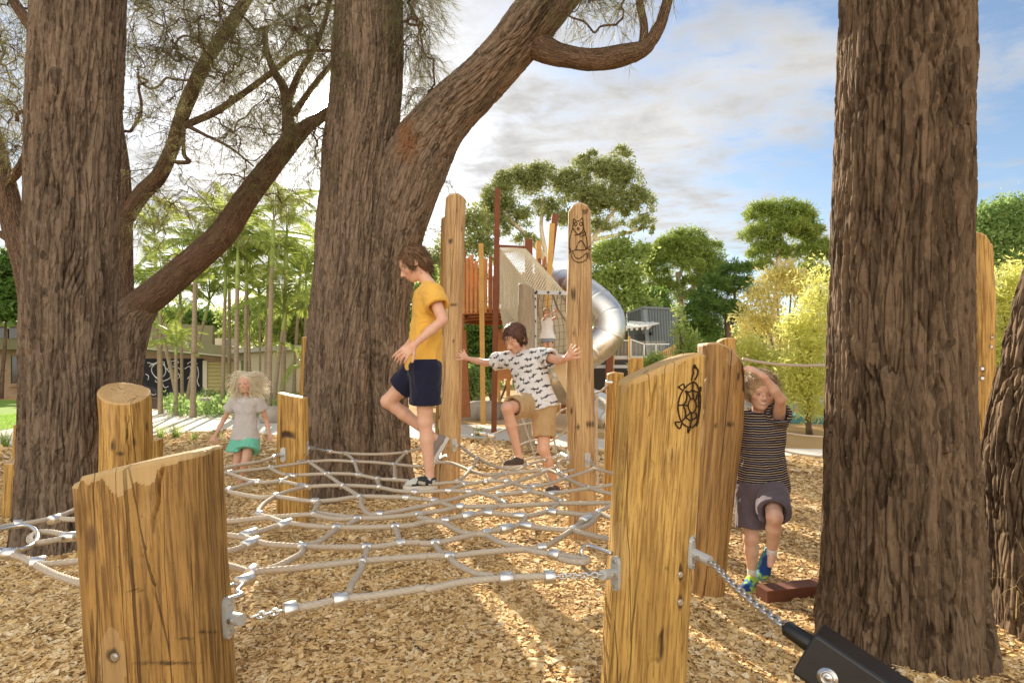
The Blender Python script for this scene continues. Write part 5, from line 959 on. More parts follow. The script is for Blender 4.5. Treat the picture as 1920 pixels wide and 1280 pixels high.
# ---- 3: curly-haired boy in the striped shirt coming round the slab
HANDS = {'l': ((.35, -.5, .8), .35, .35, -1), 'r': ((0, -1, 0), .5, .4, 1)}
J = J3(0, head=(1425, 737, 3.30), neck=(1424, 781, 3.34), shl=(1459, 791, 3.32), shr=(1396, 786, 3.38), ell=(1464, 748, 3.16), wrl=(1434, 708, 3.12), handl=(1412, 692, 3.13), elr=(1378, 830, 3.46), wrr=(1380, 800, 3.52), handr=(1378, 780, 3.54),
       hipr=(1410, 915, 3.38), hipl=(1446, 912, 3.38), knr=(1408, 1008, 3.32), knl=(1452, 968, 3.10), anr=(1411, 1080, 3.36), anl=(1447, 1038, 3.22), tor=(1392, 1108, 3.22), tol=(1440, 1090, 3.14))
J['anr'][2] = .075; J['tor'][2] = .01
k3 = Kid('curly-haired smiling boy in a dark striped t-shirt reaching over a slab post', J, (J['anr'][0], 3.36, 0), hs=.94, bs=.94, F=(-.12, -1, -.08), U=(.08, -.05, 1), mouth_open=1., feat=1.15, skin=(.78, .51, .38), vox=.0042)
ms = M('striped_jersey', .9, 0, .12); sp_ = ms.n('ShaderNodeSeparateXYZ', {0: ms.attr('grain')}); uu = ms.math('ADD', sp_.outputs[2], ms.math('MULTIPLY', ms.noise(ms.obj(), 7, 2), .022)); fr_ = ms.math('FRACT', ms.math('MULTIPLY', uu, 74.)); fr2 = ms.math('FRACT', ms.math('MULTIPLY', uu, 24.667)); ln_s = ms.math('LESS_THAN', fr_, .30)
ms.set('Base Color', ms.mix(ln_s, (.028, .020, .026), ms.mix(ms.math('LESS_THAN', fr2, .333), (.56, .46, .34), (.34, .33, .42)))); ms.bump(ms.noise(ms.mapv(ms.obj(), (9, 9, 5)), 1, 4, .6, 1.2), .35, .02); MT['striped'] = ms.m
def stripes(V, s):
    q = V-s.J['neck']; u = q@s.up+.006*np.sin((q@s.shv)*22)+.25*(q@s.shv)**2*0; sh = np.zeros(len(V))
    p = (u*1000) % 13.5; a = (np.abs(p-2.3) < 2.1)[:, None]; c = np.where(a, np.array([(.50, .42, .34)]), np.array([(.030, .022, .028)])); k_ = ((u*1000) % 40.5 < 13.5)[:, None] & a
    return np.where(k_, np.array([(.36, .34, .42)]), c)
k3.shirt(stripes, .42, 'striped', .012, .020, .014, fold=.009); k3.shorts((.155, .125, .15), (.88, .80), .022, .008, fold=.010)
def sneak(V, s): n = fbm(V*32, 2, 9); c = np.where((n > .5)[:, None], np.array([(.02, .06, .22)]), np.array([(.04, .22, .42)])); return np.where((n < .38)[:, None], np.array([(.40, .62, .08)]), c)
k3.shoe('r', sneak, (.45, .62, .15)); k3.shoe('l', sneak, (.10, .32, .38), up=nrm((0, -.9, .30)))
k3.sock('r'); k3.sock('l')
CU = hair_mat('curly_hair', (.24, .16, .09), (.58, .45, .29))
def afro(G_, E, X):
    E((0, -.018, .040), (.095, .105, .095)); r3 = np.random.RandomState(5)
    for _ in range(120):
        v = nrm(r3.normal(0, 1, 3)); p = v*np.array([.094, .102, .094])+np.array([0, -.022, .036])
        if p[1] > .045 and p[2] < .068: continue
        if p[2] < -.045: continue
        E(tuple(p), (.017, .017, .017), .006)
    E((0, .105, -.015), (.062, .075, .068), .010, 's')
_, V, N, q = k3.scalp(CU, afro); shag(k3, CU, V, N, q, (q[:, 2] > -.05) & ((q[:, 1] < .03) | (q[:, 2] > .075)), 1500, .036, .0017, 3, down=.5, out=1.0, curl=.24, cf=1.6, jit=.5)
# ---- 4: blonde girl running on the chips
HANDS = {'l': ((-.3, -.8, 0), .4, .5, -1), 'r': ((.3, -.8, 0), .4, .45, 1)}
J = J3(0, head=(461, 719, 6.45), neck=(461, 744, 6.5), shl=(486, 753, 6.5), shr=(437, 753, 6.5), ell=(499, 786, 6.58), elr=(420, 786, 6.56), wrl=(505, 812, 6.5), wrr=(404, 815, 6.42), handl=(508, 823, 6.46), handr=(399, 825, 6.38),
       hipl=(469, 824, 6.5), hipr=(450, 824, 6.5), knl=(459, 868, 6.35), knr=(443, 872, 6.45), anl=(453, 902, 6.42), anr=(446, 868, 6.82), tol=(449, 912, 6.25), tor=(446, 885, 6.95))
J['anl'][2] = .075; J['tol'][2] = .01
k4 = Kid('blonde girl in a pale grey t-shirt and mint shorts running towards the net', J, (J['anl'][0], 6.42, 0), hs=1.0, bs=.92, F=(.02, -1, -.08), U=(0, 0, 1), vox=.0052, skin=(.74, .47, .35), mouth_open=.5, feat=1.35, brow=(.5, .33, .2))
def neckl(V, s):
    q = V-s.J['neck']; x = q@s.shv; u = q@s.up; f = q@s.fw; c = np.tile(np.array((.62, .60, .60)), (len(V), 1)); r = np.sqrt(x*x*1.0+(u+.0)**2); a = (f > .0) & (u < .01)
    c[a & (r > .062) & (r < .105) & (np.sin(np.arctan2(x, u)*26) > -.2)] = (.40, .27, .36); c[a & (np.abs(r-.115) < .005)] = (.28, .16, .26); c[a & (r > .12) & (r < .165) & (np.abs(x) < .055)] = (.62, .38, .36); c[a & (r > .165) & (r < .19) & (np.abs(x) < .05) & (np.sin(x*330) > -.3)] = (.85, .50, .08); return c
k4.shirt(neckl, .45, 'cloth', -.01, .018, .03); k4.shorts((.20, .64, .49), (.48, .48), .03, .045, fold=.01)
for sd in 'lr': k4.shoe(sd, (.62, .30, .22), (.7, .55, .2), up=(0, 0, 1) if sd == 'l' else nrm((0, -.6, -.5)))
BL = hair_mat('blonde_hair', (.93, .78, .48), (1.0, .95, .78), .5)
_, V, N, q = k4.scalp(BL, lambda G_, E, X: (E((0, -.02, .036), (.084, .098, .088)), E((0, .105, -.02), (.078, .085, .085), .01, 's')))
rr = np.random.RandomState(4); sel = np.where((q[:, 2] > -.05) & (q[:, 1] < .045))[0]; sel = sel[rr.randint(0, len(sel), 700)]
sd_ = np.sign(((V[sel]-k4.C)@k4.Rt)+rr.normal(0, .02, len(sel))); tgt = nrm(np.outer(sd_, k4.Rt)*rr.uniform(.35, 1.0, (len(sel), 1))+np.array([0, .25, 0])+np.array([0, 0, 1])*rr.uniform(-1.3, .30, (len(sel), 1))+rr.normal(0, .10, (len(sel), 3)))
strands([c for c in k4.t.children if c.name.startswith('hair')][0], BL, V[sel], tgt, rr.uniform(.08, .20, len(sel)), .0065, 10, .30, .12, 1.1, 4)
# ---- 5: small child hauling on a rope inside the tower net
HANDS = {'l': ((0, -1, 0), .2, .9, 1), 'r': ((0, -1, 0), .2, .9, -1)}
J = J3(0, head=(1025, 587, 11.6), neck=(1026, 597, 11.6), shl=(1033, 601, 11.6), shr=(1019, 601, 11.6), ell=(1042, 595, 11.5), elr=(1024, 592, 11.4), wrl=(1046, 583, 11.5), wrr=(1038, 585, 11.4), handl=(1045, 577, 11.5), handr=(1043, 579, 11.42),
       hipl=(1030, 632, 11.6), hipr=(1022, 632, 11.6), knl=(1032, 652, 11.5), knr=(1022, 652, 11.55), anl=(1033, 672, 11.6), anr=(1021, 672, 11.6), tol=(1034, 678, 11.45), tor=(1020, 678, 11.45))
k5 = Kid('small child in a white sleeveless top pulling a rope inside the tower net', J, (J['anr'][0], 11.6, 1.45), hs=.86, bs=.78, F=(-.1, -1, -.35), U=(0, -.3, 1), vox=.009, skin=(.62, .35, .24))
k5.shirt((.80, .77, .76), .3, 'cloth', .03, .02, .06, tank=True, name='top'); k5.shorts((.28, .33, .40), (.5, .5), .02, .012)
for sd in 'lr': k5.shoe(sd, (.5, .3, .2), (.5, .4, .3))
BL2 = hair_mat('sandy_hair', (.30, .17, .07), (.55, .36, .16), .2); _, V, N, q = k5.scalp(BL2, cap_hair(-.02)); shag(k5, BL2, V, N, q, q[:, 2] > -.06, 300, .05, .003, 5)
# ================================================================ PLAY TOWER
MT['rust'] = plain('rusty_steel', (.30, .115, .045), .75, .1, .3, .35, 9, .3); MT['rust_dark'] = plain('dark_rusty_steel', (.19, .065, .03), .7, .1, .3, .3, 9, .3)
MT['slat'] = plain('red_timber_slat', (.50, .22, .08), .65, 0, .3, .3, 6, .3); MT['ochre'] = plain('ochre_timber', (.56, .33, .10), .7, 0, .3, .25, 6, .3); MT['grey_paint'] = plain('grey_frame', (.52, .53, .52), .5, .1); MT['net_cream'] = plain('cream_netting', (.66, .60, .45), .85)
tw_ = thing('play_tower', 'round play tower of rusty steel poles and timber slats with a raised deck', 'play tower', (-.2, 13.4, 0))
cxT, cyT, rT, zD = -.30, 13.6, 1.12, 2.62
b = MB(); n = 48; out = [(cxT+rT*math.cos(a), cyT+rT*math.sin(a), 0) for a in np.linspace(0, 2*math.pi, n, endpoint=False)]; b.prism(out, (0, 0, zD-.04), (0, 0, zD)); b.build('deck', MT['slat'], tw_)
b = MB()
for k in range(3): r_ = rT-.02-.12*k; b.torus((cxT, cyT, zD-.10-.055*k), (1, 0, 0), (0, 1, 0), r_, r_, .028, 49, 6)
for a in np.linspace(0, math.pi, 7, endpoint=False): b.bar((cxT-rT*.9*math.cos(a), cyT-rT*.9*math.sin(a), zD-.09), (cxT+rT*.9*math.cos(a), cyT+rT*.9*math.sin(a), zD-.09), .05, .12)
b.build('deck_frame', MT['rust'], tw_)
rs = np.random.RandomState(2)
for a in np.linspace(0, 2*math.pi, 62, endpoint=False):
    x, y = cxT+rT*math.cos(a), cyT+rT*math.sin(a); px = x/y*F_PX+CX
    if (937 < px < 1000 and y < cyT): continue
    b = MB(); zt = zD+1.10+rs.uniform(-.06, .12)+(.12 if rs.rand() < .2 else 0); b.box((x, y, (zD-.10+zt)/2), (.045, .07, zt-zD+.10), rot('Z', a)); b.build('slat', MT['slat'] if rs.rand() < .75 else MT['rust'], tw_)
b = MB(); b.torus((cxT, cyT, zD+.98), (1, 0, 0), (0, 1, 0), rT-.05, rT-.05, .018, 49, 6, .2, 4.1); b.build('rail', MT['rust'], tw_)
def pole(px0, py0, px1, py1, d, w_, mat, d2=None, nm='pole'):
    b = MB(); b.bar(W(px0, py0, d), W(px1, py1, d2 or d), w_/F_PX*d, w_/F_PX*d*1.1, up=(0, 1, 0)); b.build(nm, MT[mat], tw_)
pole(933, 354, 926, 812, 11.4, 10, 'rust_dark'); pole(902, 457, 906, 795, 12.2, 9, 'ochre'); pole(1041, 403, 1024, 545, 13.0, 12, 'rust_dark', 12.8); pole(1035, 420, 1020, 700, 12.6, 10, 'ochre'); pole(991, 450, 993, 760, 14.4, 14, 'rust_dark'); pole(1010, 453, 1010, 760, 14.8, 10, 'ochre'); pole(866, 620, 874, 782, 12.6, 16, 'rust'); pole(868, 470, 866, 622, 12.9, 10, 'rust')
pole(932, 640, 936, 755, 14.5, 6, 'ochre'); pole(953, 640, 953, 745, 15, 7, 'ochre'); pole(970, 640, 972, 740, 15, 6, 'ochre'); pole(1056, 720, 1056, 775, 13, 9, 'rust'); pole(1046, 725, 1046, 775, 13.5, 6, 'ochre')
b = MB(); [b.bar(W(926+i*3.4, 617+2*math.sin(i), 14.2), W(926+i*3.4, 712+3*math.sin(i*1.7), 14.2), .045, .03, up=(0, 1, 0)) for i in range(19)]; b.bar(W(924, 655, 14.25), W(990, 655, 14.25), .05); b.bar(W(924, 700, 14.25), W(990, 700, 14.25), .05); b.build('slatted_screen', MT['slat'], tw_)
# net tunnel
def patch_net(a, b_, c, d, nu, nv, r_, mb, bulge=0.0):
    a, b_, c, d = map(lambda q: np.asarray(q, float), (a, b_, c, d)); nn = nrm(np.cross(b_-a, d-a))
    S_ = lambda u, v: a*(1-u)*(1-v)+b_*u*(1-v)+c*u*v+d*(1-u)*v+nn*bulge*16*u*(1-u)*v*(1-v)
    for i in range(-nv, nu+1):      # diagonals both ways make the diamond mesh
        for sg in (1, -1):
            pts = []
            for j in range(nv+1):
                u = (i+j)/nu if sg == 1 else (i+nv-j)/nu
                if -1e-6 <= u <= 1+1e-6: pts.append(S_(min(max(u, 0), 1), j/nv))
            if len(pts) > 1: mb.tube(np.array(pts) if len(pts) > 2 else [pts[0], (pts[0]+pts[1])/2, pts[1]], r_, 3, cap=False)
TL, TR, BL_, BR_ = W(935, 462, 12.3), W(985, 465, 12.6), W(1004, 549, 10.6), W(1064, 552, 10.8); DL = W(934, 565, 12.3); DBL = W(952, 655, 10.9)
t_n = thing('net_tunnel', 'cream mesh net tunnel running down from the tower deck to a grey frame', 'net tunnel', W(985, 700, 11.5)*np.array([1, 1, 0]))
b = MB(); patch_net(TL, TR, BR_, BL_, 11, 26, .0075, b, -.10); b.build('top_net', MT['net_cream'], t_n); b = MB(); patch_net(TL, BL_, W(1000, 640, 10.7), DL, 34, 22, .0085, b, .05); patch_net(DL, W(1000, 640, 10.7), W(975, 660, 10.9), DBL, 18, 8, .0085, b); b.build('side_net', MT['net_cream'], t_n)
b = MB(); b.bar(W(933, 461, 12.25), W(987, 464, 12.6), .05); b.bar(W(934, 461, 12.25), W(934, 575, 12.25), .05); b.build('entry_frame', MT['rust_dark'], t_n)
fr = thing('rope_climber', 'grey steel frame with black studs and dark climbing ropes beyond the possum post', 'climbing frame', W(1005, 800, 10.6)*np.array([1, 1, 0]))
b = MB(); b.bar(W(1003, 548, 10.6), W(1003, 660, 10.6), .07, .05, up=(0, 1, 0)); b.bar(W(1000, 548, 10.6), W(1070, 550, 10.6), .07, .05, up=(0, 1, 0)); b.bar(W(1028, 667, 10.4), W(1068, 667, 10.4), .05, .3, up=(0, 1, 0)); b.build('frame', MT['grey_paint'], fr)
for a, c in ((1003, 560), (1003, 575), (1003, 602), (1003, 630), (1006, 547), (1028, 548), (1050, 549)): b = MB(); p = W(a, c, 10.57); b.cyl(p, p+np.array([0, -.03, 0]), .022, 10); b.build('stud', MT['black_rubber'], fr)
b = MB(); 
for i in range(8):
    x = 1012+i*8.5; b.tube(spline([W(x, 551, 10.7), W(x-3, 580, 12.2), W(x+3, 620, 12.4), W(x+1, 668, 12.2)], 4), .0065, 4, cap=False)
for j in range(9): b.tube([W(1006, 566+j*13, 12.1), W(1035, 560+j*13, 12.4), W(1072, 555+j*13, 12.2)], .0045, 4, cap=False)
b.tube([W(1036, 552, 10.6), W(1045, 578, 11.4), W(1066, 610, 11.3)], .02, 6); b.build('rope_grid', plain('dark_rope', (.24, .18, .12), .9), fr)
b = MB(); patch_net(W(1006, 552, 12.9), W(1080, 552, 12.9), W(1080, 668, 12.9), W(1006, 668, 12.9), 26, 36, .011, b); b.build('back_net', MT['net_cream'], fr)
b = MB(); b.bar(W(1008, 674, 11.3), W(1062, 674, 11.3), .05, 1.0, up=(0, 1, 0)); b.build('deck', MT['grey_paint'], fr)
# spiral slide
sld = thing('tube_slide', 'shiny stainless steel tube slide curling down beside the possum post', 'slide', W(1100, 790, 12.6)*np.array([1, 1, 0]))
pth = spline([W(1020, 538, 13.6), W(1052, 533, 13.3), W(1088, 545, 12.7), W(1122, 570, 12.3), W(1142, 600, 12.1), W(1138, 632, 12.0), W(1112, 655, 12.0), W(1084, 675, 12.1), W(1056, 700, 12.4), W(1062, 728, 12.9), W(1095, 750, 12.9), W(1125, 765, 12.6), W(1155, 790, 12.2)], 10)
m = M('slide_steel', .24, 1, .5); m.set('Base Color', (.74, .73, .70)); m.set('Roughness', m.rng(m.noise(m.mapv(m.attr('grain'), (2, 2, 40)), 1, 3), .2, .8, .26, .40)); m.bump(m.noise(m.obj(), 2, 2), .04, .03); MT['slide'] = m.m
pth = resample(pth, .02); Ls = np.arange(len(pth))*.02; seam = np.abs(((Ls+.05) % .42)-.21) < .012; b = MB(); b.tube(pth, np.where(seam, .352, .34), 40, cap=False); b.build('tube', MT['slide'], sld, True)
b = MB(); [b.bar(W(a, c, d), W(a2, c2, d2), .09) for a, c, d, a2, c2, d2 in ((1112, 600, 12.2, 1090, 575, 12.4), (1120, 590, 12.2, 1098, 560, 12.7), (1090, 600, 12.6, 1092, 790, 12.6))]; b.build('support', MT['rust'], sld)
# slide underside as a flat panel, its tan reflection put into the colour
b = MB(); q = [W(1034, 668, 11), W(1064, 668, 11), W(1064, 740, 11), W(1050, 715, 11), W(1036, 690, 11)]; b.prism(q, (0, 0, 0), (0, .02, 0)); tag(b.build('slide_underside', plain('tan_reflection', (.62, .44, .24), .8, 0, .2, .2, 3), origin=W(1050, 700, 11)), 'slide underside with its tan reflection painted on, below the child in the white top', 'panel')
# boulders beyond the path
def boulder(px, py, d, sx_, sy_, sz, lab, seed, mat):
    th = np.linspace(0, 2*math.pi, 28, endpoint=False); ph = np.linspace(0, math.pi, 16); q = np.array([[math.sin(p)*math.cos(t), math.sin(p)*math.sin(t), math.cos(p)] for p in ph for t in th]); r_ = 1+(fbm(q*1.7+seed*9, 3, seed)-.5)*.5; v = q*r_[:, None]*np.array([sx_, sy_, sz]); b = MB(); i = np.arange(15)[:, None]*28; j = np.arange(28)[None]
    o = W(px, py, d); o[2] = sz*.6; b.add(v+o, np.stack([i+j, i+28+j, i+28+(j+1) % 28, i+(j+1) % 28], -1).reshape(-1, 4)); tag(b.build('boulder', mat, smooth=True, origin=o), lab, 'boulder', 'boulders along the path')
MT['stone'] = plain('stone', (.36, .32, .27), .9, 0, .2, .3, 5, .8)
for i, a in enumerate([(890, 775, 14.5, .42, .3, .30, 'squat grey boulder between the tall left post and the ochre tower pole'), (872, 778, 15, .28, .3, .3, 'small boulder just right of the tall left round post'), (918, 775, 14.2, .30, .3, .30, 'rounded boulder between the two front tower poles'), (938, 778, 14.6, .30, .3, .27, 'boulder behind the legs of the white-shirted boy'), (890, 750, 17, .36, .3, .34, 'upper boulder sitting behind the squat grey one'),
                       (507, 772, 13.5, .26, .25, .26, 'smooth grey boulder beside the running girl at the garden edge'), (385, 738, 17, .3, .3, .28, 'pale boulder in the plants below the roller door'), (700, 770, 15, .3, .3, .25, 'boulder hidden partly behind the middle tree')]): boulder(*a[:6], a[6], i, MT['stone'])
# ================================================================ BUILDINGS
def brick_mat(name, a, b_, mo, sc=1.):
    m = M(name, .9, 0, .15); v = m.mapv(m.obj(), (sc, sc, sc)); sxn = m.n('ShaderNodeSeparateXYZ', {0: v}); cbn = m.n('ShaderNodeCombineXYZ', {0: m.math('ADD', sxn.outputs[0], sxn.outputs[1]), 1: sxn.outputs[2]}); br = m.n('ShaderNodeTexBrick', {'Vector': cbn.outputs[0], 'Color1': (*a, 1), 'Color2': (*b_, 1), 'Mortar': (*mo, 1), 'Scale': 1.0, 'Mortar Size': .009, 'Brick Width': .23, 'Row Height': .076, 'Bias': -.1})
    m.set('Base Color', m.mix(m.rng(m.noise(m.obj(), 2.5, 4), .3, .7, 0, .3), br.outputs['Color'], tuple(x*.6 for x in a))); m.bump(br.outputs['Fac'], -.4, .01); return m.m
MT['brick'] = brick_mat('brown_brick', (.34, .22, .13), (.26, .17, .10), (.34, .28, .20)); MT['olive'] = plain('olive_fascia', (.20, .19, .10), .6, 0, .3, .15, 2); MT['cream'] = plain('cream_render', (.62, .56, .42), .85, 0, .2, .1, 2); MT['dark_glass'] = plain('dark_glass', (.02, .025, .03), .08, 0, .8, .3, 1)
bl = thing('brick_building', 'low brown brick building with an olive fascia and a chalkboard wall behind the palms', 'building', (-14, 24, 0)); D0 = 25.
Xw = lambda px, d: (px-CX)/F_PX*d
Zr = lambda py, d: H-(py-HY)/F_PX*d
def wallbox(name, px0, px1, py0, py1, d, th, mat, par, dy=0.0):
    x0, x1, z0, z1 = Xw(px0, d), Xw(px1, d), Zr(py1, d), Zr(py0, d); b = MB(); b.box(((x0+x1)/2, d+th/2+dy, (z0+z1)/2), (x1-x0, th, z1-z0)); return b.build(name, mat, par)
wallbox('wall', -260, 190, 655, 745.5, 25, .3, MT['brick'], bl); wallbox('wall', 190, 262, 655, 745.5, 25.02, .3, MT['brick'], bl); wallbox('fascia', -260, 265, 637, 655, 24.4, .2, MT['olive'], bl); wallbox('upper_wall', -260, 150, 612, 637, 26.5, .3, MT['olive'], bl)
wallbox('roof_edge', -260, 170, 604, 612, 26, .8, MT['olive'], bl); 
for x0, x1 in ((-14, 14), (17, 50), (54, 90)): wallbox('upper_window', x0, x1, 614, 634, 26.4, .05, MT['dark_glass'], bl)
wn_ = wallbox('window', 20, 52, 668, 718, 24.98, .05, MT['dark_glass'], bl); wallbox('window_frame', 18.5, 20.5, 666, 720, 24.95, .08, MT['olive'], bl); wallbox('sill', 16, 54, 719, 725, 24.9, .12, MT['brick'], bl); wallbox('wall_light', 2, 9, 692, 694.5, 24.95, .08, MT['cream'], bl)
wallbox('wall', 262, 470, 655, 745, 24, .3, MT['brick'], bl); b = MB()
for k, (p_, q_) in enumerate((((190, 640), (430, 660)), ((430, 660), (480, 667)))): b.bar(W(p_[0], p_[1], 23.3), W(q_[0], q_[1], 23.3 if k == 0 else 22.5), .5, .22, up=(0, 1, 0))
b.build('fascia', MT['olive'], bl)
b = MB(); b.bar(W(262, 652, 23.1), W(432, 668, 23.1), .06, .30, up=(0, 1, 0)); b.build('gutter', plain('gutter', (.42, .40, .28), .5), bl)
b = MB(); b.bar(W(190, 619, 26), W(400, 629, 26), .9, .16, up=(0, 1, 0)); b.build('upper_roof', MT['olive'], bl); wallbox('upper_wall', 190, 402, 626, 662, 26.2, .3, MT['olive'], bl)
for x0, x1 in ((278, 296), (300, 338), (343, 378), (382, 391), (394, 400)): wallbox('upper_window', x0, x1, 632, 650, 26.1, .06, MT['dark_glass'], bl)
ac = wallbox('air_conditioner', 262, 277, 631, 643, 25.6, .4, MT['cream'], bl); wallbox('grille', 264, 275, 633, 641, 25.55, .04, plain('ac_grille', (.5, .5, .5), .5), ac)
ac = wallbox('air_conditioner', 403, 432, 634, 655, 23.6, .6, MT['cream'], bl); wallbox('fan_grille', 418, 431, 636, 653, 23.55, .04, MT['dark_glass'], ac)
m = M('roller', .6); wv = m.n('ShaderNodeTexWave', {'Vector': m.mapv(m.obj(), (1, 1, 1)), 'Scale': 2.0}, bands_direction='Z'); m.set('Base Color', (.42, .37, .15)); m.bump(wv.outputs[1], .8, .03)
wallbox('roller_door', 388, 448, 679, 744, 23.9, .05, m.m, bl); wallbox('door_jamb', 380, 388, 676, 744, 23.85, .12, MT['cream'], bl)
# chalkboard with chalk drawing
cb_ = thing('chalkboard', 'large black outdoor chalkboard covered with white chalk scribbles behind the palms', 'chalkboard', W(320, 745, 23.8)); m = M('slate', .8); s_ = m.rng(m.noise(m.mapv(m.obj(), (.9, .9, .9)), 1, 5, .65, 1.5), .5, .75, 0, .35); m.set('Base Color', m.mix(s_, (.018, .018, .022), (.24, .24, .25)))
wallbox('board', 258, 380, 672, 744, 23.85, .06, m.m, cb_); b = MB(); rs = np.random.RandomState(9)
zc = lambda *p: [(220+a/4.268, 560+c/4.268) for a, c in p]
for ln in [zc((310, 510), (280, 540), (275, 580), (300, 620), (330, 650)), zc((240, 510), (290, 520), (330, 505), (370, 520)), zc((360, 640), (365, 690), (385, 710), (410, 700)), zc((430, 500), (470, 495), (490, 510), (450, 520)), zc((440, 600), (470, 640), (500, 620), (480, 590)), zc((400, 560), (440, 540), (500, 560), (520, 600)), zc((540, 560), (580, 540), (590, 600), (560, 640)), zc((225, 600), (250, 620), (245, 650)), zc((200, 490), (212, 500), (200, 510), (190, 500)), zc((640, 540), (650, 600), (640, 660), (655, 700)), zc((270, 760), (290, 770), (310, 760)), zc((560, 520), (600, 500), (640, 520))]+[[(300+17*math.cos(t)+5*math.sin(3*t), 697+19*math.sin(t)) for t in np.linspace(-2.6, 2.2, 26)], [(298+13*math.cos(t), 694+14*math.sin(t)) for t in np.linspace(-2.6, 2.2, 20)]]:
    b.tube(spline([W(a, c, 23.84) for a, c in ln], 4), .016, 4)
b.build('chalk_drawing', plain('chalk', (.75, .75, .73), .95), cb_)
# annex and far brick wall
an = thing('cream_annex', 'cream boarded annex with a small green window behind the palm trunks', 'building', W(500, 740, 21.5)*np.array([1, 1, 0])); p_ = [W(448, 748, 23.5)[:2], W(562, 748, 19)[:2]]; a3, c3 = np.array([*p_[0], 0]), np.array([*p_[1], 0])
m = M('boards', .7); wv = m.n('ShaderNodeTexWave', {'Vector': m.obj(), 'Scale': 3.2}, bands_direction='Z', wave_profile='SAW'); m.set('Base Color', (.60, .52, .36)); m.bump(wv.outputs[1], .6, .02)
b = MB(); b.bar(a3+np.array([0, 0, .95]), c3+np.array([0, 0, .95]), .2, 1.9, up=(0, 0, 1)); b.build('wall', m.m, an); b = MB(); b.bar(a3+np.array([0, -.1, 1.98]), c3+np.array([0, -.1, 1.98]), .6, .16); b.build('roof', plain('annex_roof', (.45, .44, .36), .6), an)
b = MB(); dd = nrm(c3-a3); nn = np.array([dd[1], -dd[0], 0]); o_ = a3+dd*.7+nn*.12; b.bar(o_+np.array([0, 0, 1.2]), o_+dd*.8+np.array([0, 0, 1.2]), .03, .8); b.build('window', plain('green_glass', (.08, .14, .05), .15, 0, .7, .5, 4), an)
fw = thing('brick_wall', 'pinkish brick wall just left of the middle tree', 'wall', W(560, 735, 24)*np.array([1, 1, 0])); wallbox('wall', 520, 640, 672, 745, 25.5, .3, brick_mat('pink_brick', (.46, .28, .20), (.38, .22, .16), (.44, .36, .28)), fw); b = MB(); b.cyl(W(541, 735, 20), W(541, 717, 20), .20, 14, .22); tag(b.build('wheelie_bin', plain('bin_green', (.02, .16, .11), .5), origin=W(541, 735, 20)), 'dark green bin against the pinkish brick wall', 'bin')
# grey clad house on the hill with deck and awning
gh = thing('clad_building', 'charcoal metal-clad building with a crooked wall standing behind the slide', 'building', W(1225, 680, 27)*np.array([1, 1, 0])); m = M('standing_seam', .45, .3, .4); m.set('Base Color', (.17, .20, .21)); MT['clad'] = m.m
def quad_wall(name, pts, mat, par, th=.2): b = MB(); p = np.array(pts); nn = nrm(np.cross(p[1]-p[0], p[2]-p[0])); b.prism(p, (0, 0, 0), -nn*th if nn[1] < 0 else nn*th); return b.build(name, mat, par)
qa = [W(1206, 579, 26), W(1280, 583, 27), W(1280, 700, 27), W(1214, 700, 26)]; quad_wall('wall', qa, MT['clad'], gh); qb = [W(1176, 588, 28), W(1206, 579, 26), W(1214, 700, 26), W(1180, 700, 28)]; quad_wall('wall', qb, MT['clad'], gh)
b = MB()
for i in range(1, 14): u = i/14; b.bar(qa[0]*(1-u)+qa[1]*u+np.array([0, -.02, 0]), qa[3]*(1-u)+qa[2]*u+np.array([0, -.02, 0]), .05, .05)
for i in range(1, 10): u = i/10; b.bar(qb[0]*(1-u)+qb[1]*u+np.array([-.02, -.02, 0]), qb[3]*(1-u)+qb[2]*u+np.array([-.02, -.02, 0]), .045, .045)
b.build('standing_seam', plain('seam', (.10, .12, .12), .4, .3), gh); quad_wall('doorway', [W(1187, 628, 26.9), W(1206, 626, 25.9), W(1206, 700, 25.9), W(1190, 700, 26.7)], plain('doorway', (.03, .035, .04), .6), gh, .05); b = MB(); b.prism([W(1174, 588, 28.1), W(1206, 577, 25.9), W(1282, 581, 27), W(1262, 581, 30), W(1190, 586, 31)], (0, 0, -.02), (0, 0, .08)); b.build('roof', MT['clad'], gh)
for a, c in ((1222, 625), (1261, 625)): b = MB(); b.box(W(a, c, 26), (.12, .2, .14)); b.build('wall_light', MT['black_rubber'], gh)
aw = thing('awning', 'white slatted awning jutting out from the charcoal building', 'awning', W(1190, 612, 25)); b = MB(); b.prism([W(1172, 616, 23.5), W(1216, 612, 24), W(1236, 607, 26), W(1180, 604, 26.5)], (0, 0, 0), (0, 0, .06)); b.build('canopy', plain('white_paint', (.72, .72, .68), .6), aw); b = MB(); [b.bar(W(1174+i*10, 617-i*.6, 23.5+i*.1), W(1184+i*10, 605, 26.2), .08, .14) for i in range(5)]; b.build('rib', plain('white_rib', (.6, .6, .56), .6), aw)
dk = thing('deck_walkway', 'raised white walkway deck with mesh balustrade right of the slide', 'deck', W(1180, 700, 19)*np.array([1, 1, 0])); wallbox('deck', 1100, 1290, 667, 673, 18.5, 1.4, plain('deck_white', (.55, .55, .52), .7), dk)
MT['rail_w'] = plain('pale_rail', (.62, .62, .60), .4, .6)
b = MB(); [b.bar(W(a, c, 18.6), W(a2, c2, 18.6), .035) for a, c, a2, c2 in ((1183, 636, 1183, 668), (1183, 636, 1208, 645), (1208, 645, 1255, 645), (1208, 645, 1208, 668), (1230, 645, 1230, 668), (1115, 638, 1180, 638))]; b.build('handrail', MT['rail_w'], dk)
b = MB(); [b.tube([W(1118+i*2.6, 639, 18.65), W(1118+i*2.6, 650, 18.65), W(1118+i*2.6, 667, 18.65)], .006, 3, cap=False) for i in range(50)]; b.build('mesh_infill', plain('mesh_wire', (.5, .48, .42), .5, .4), dk)
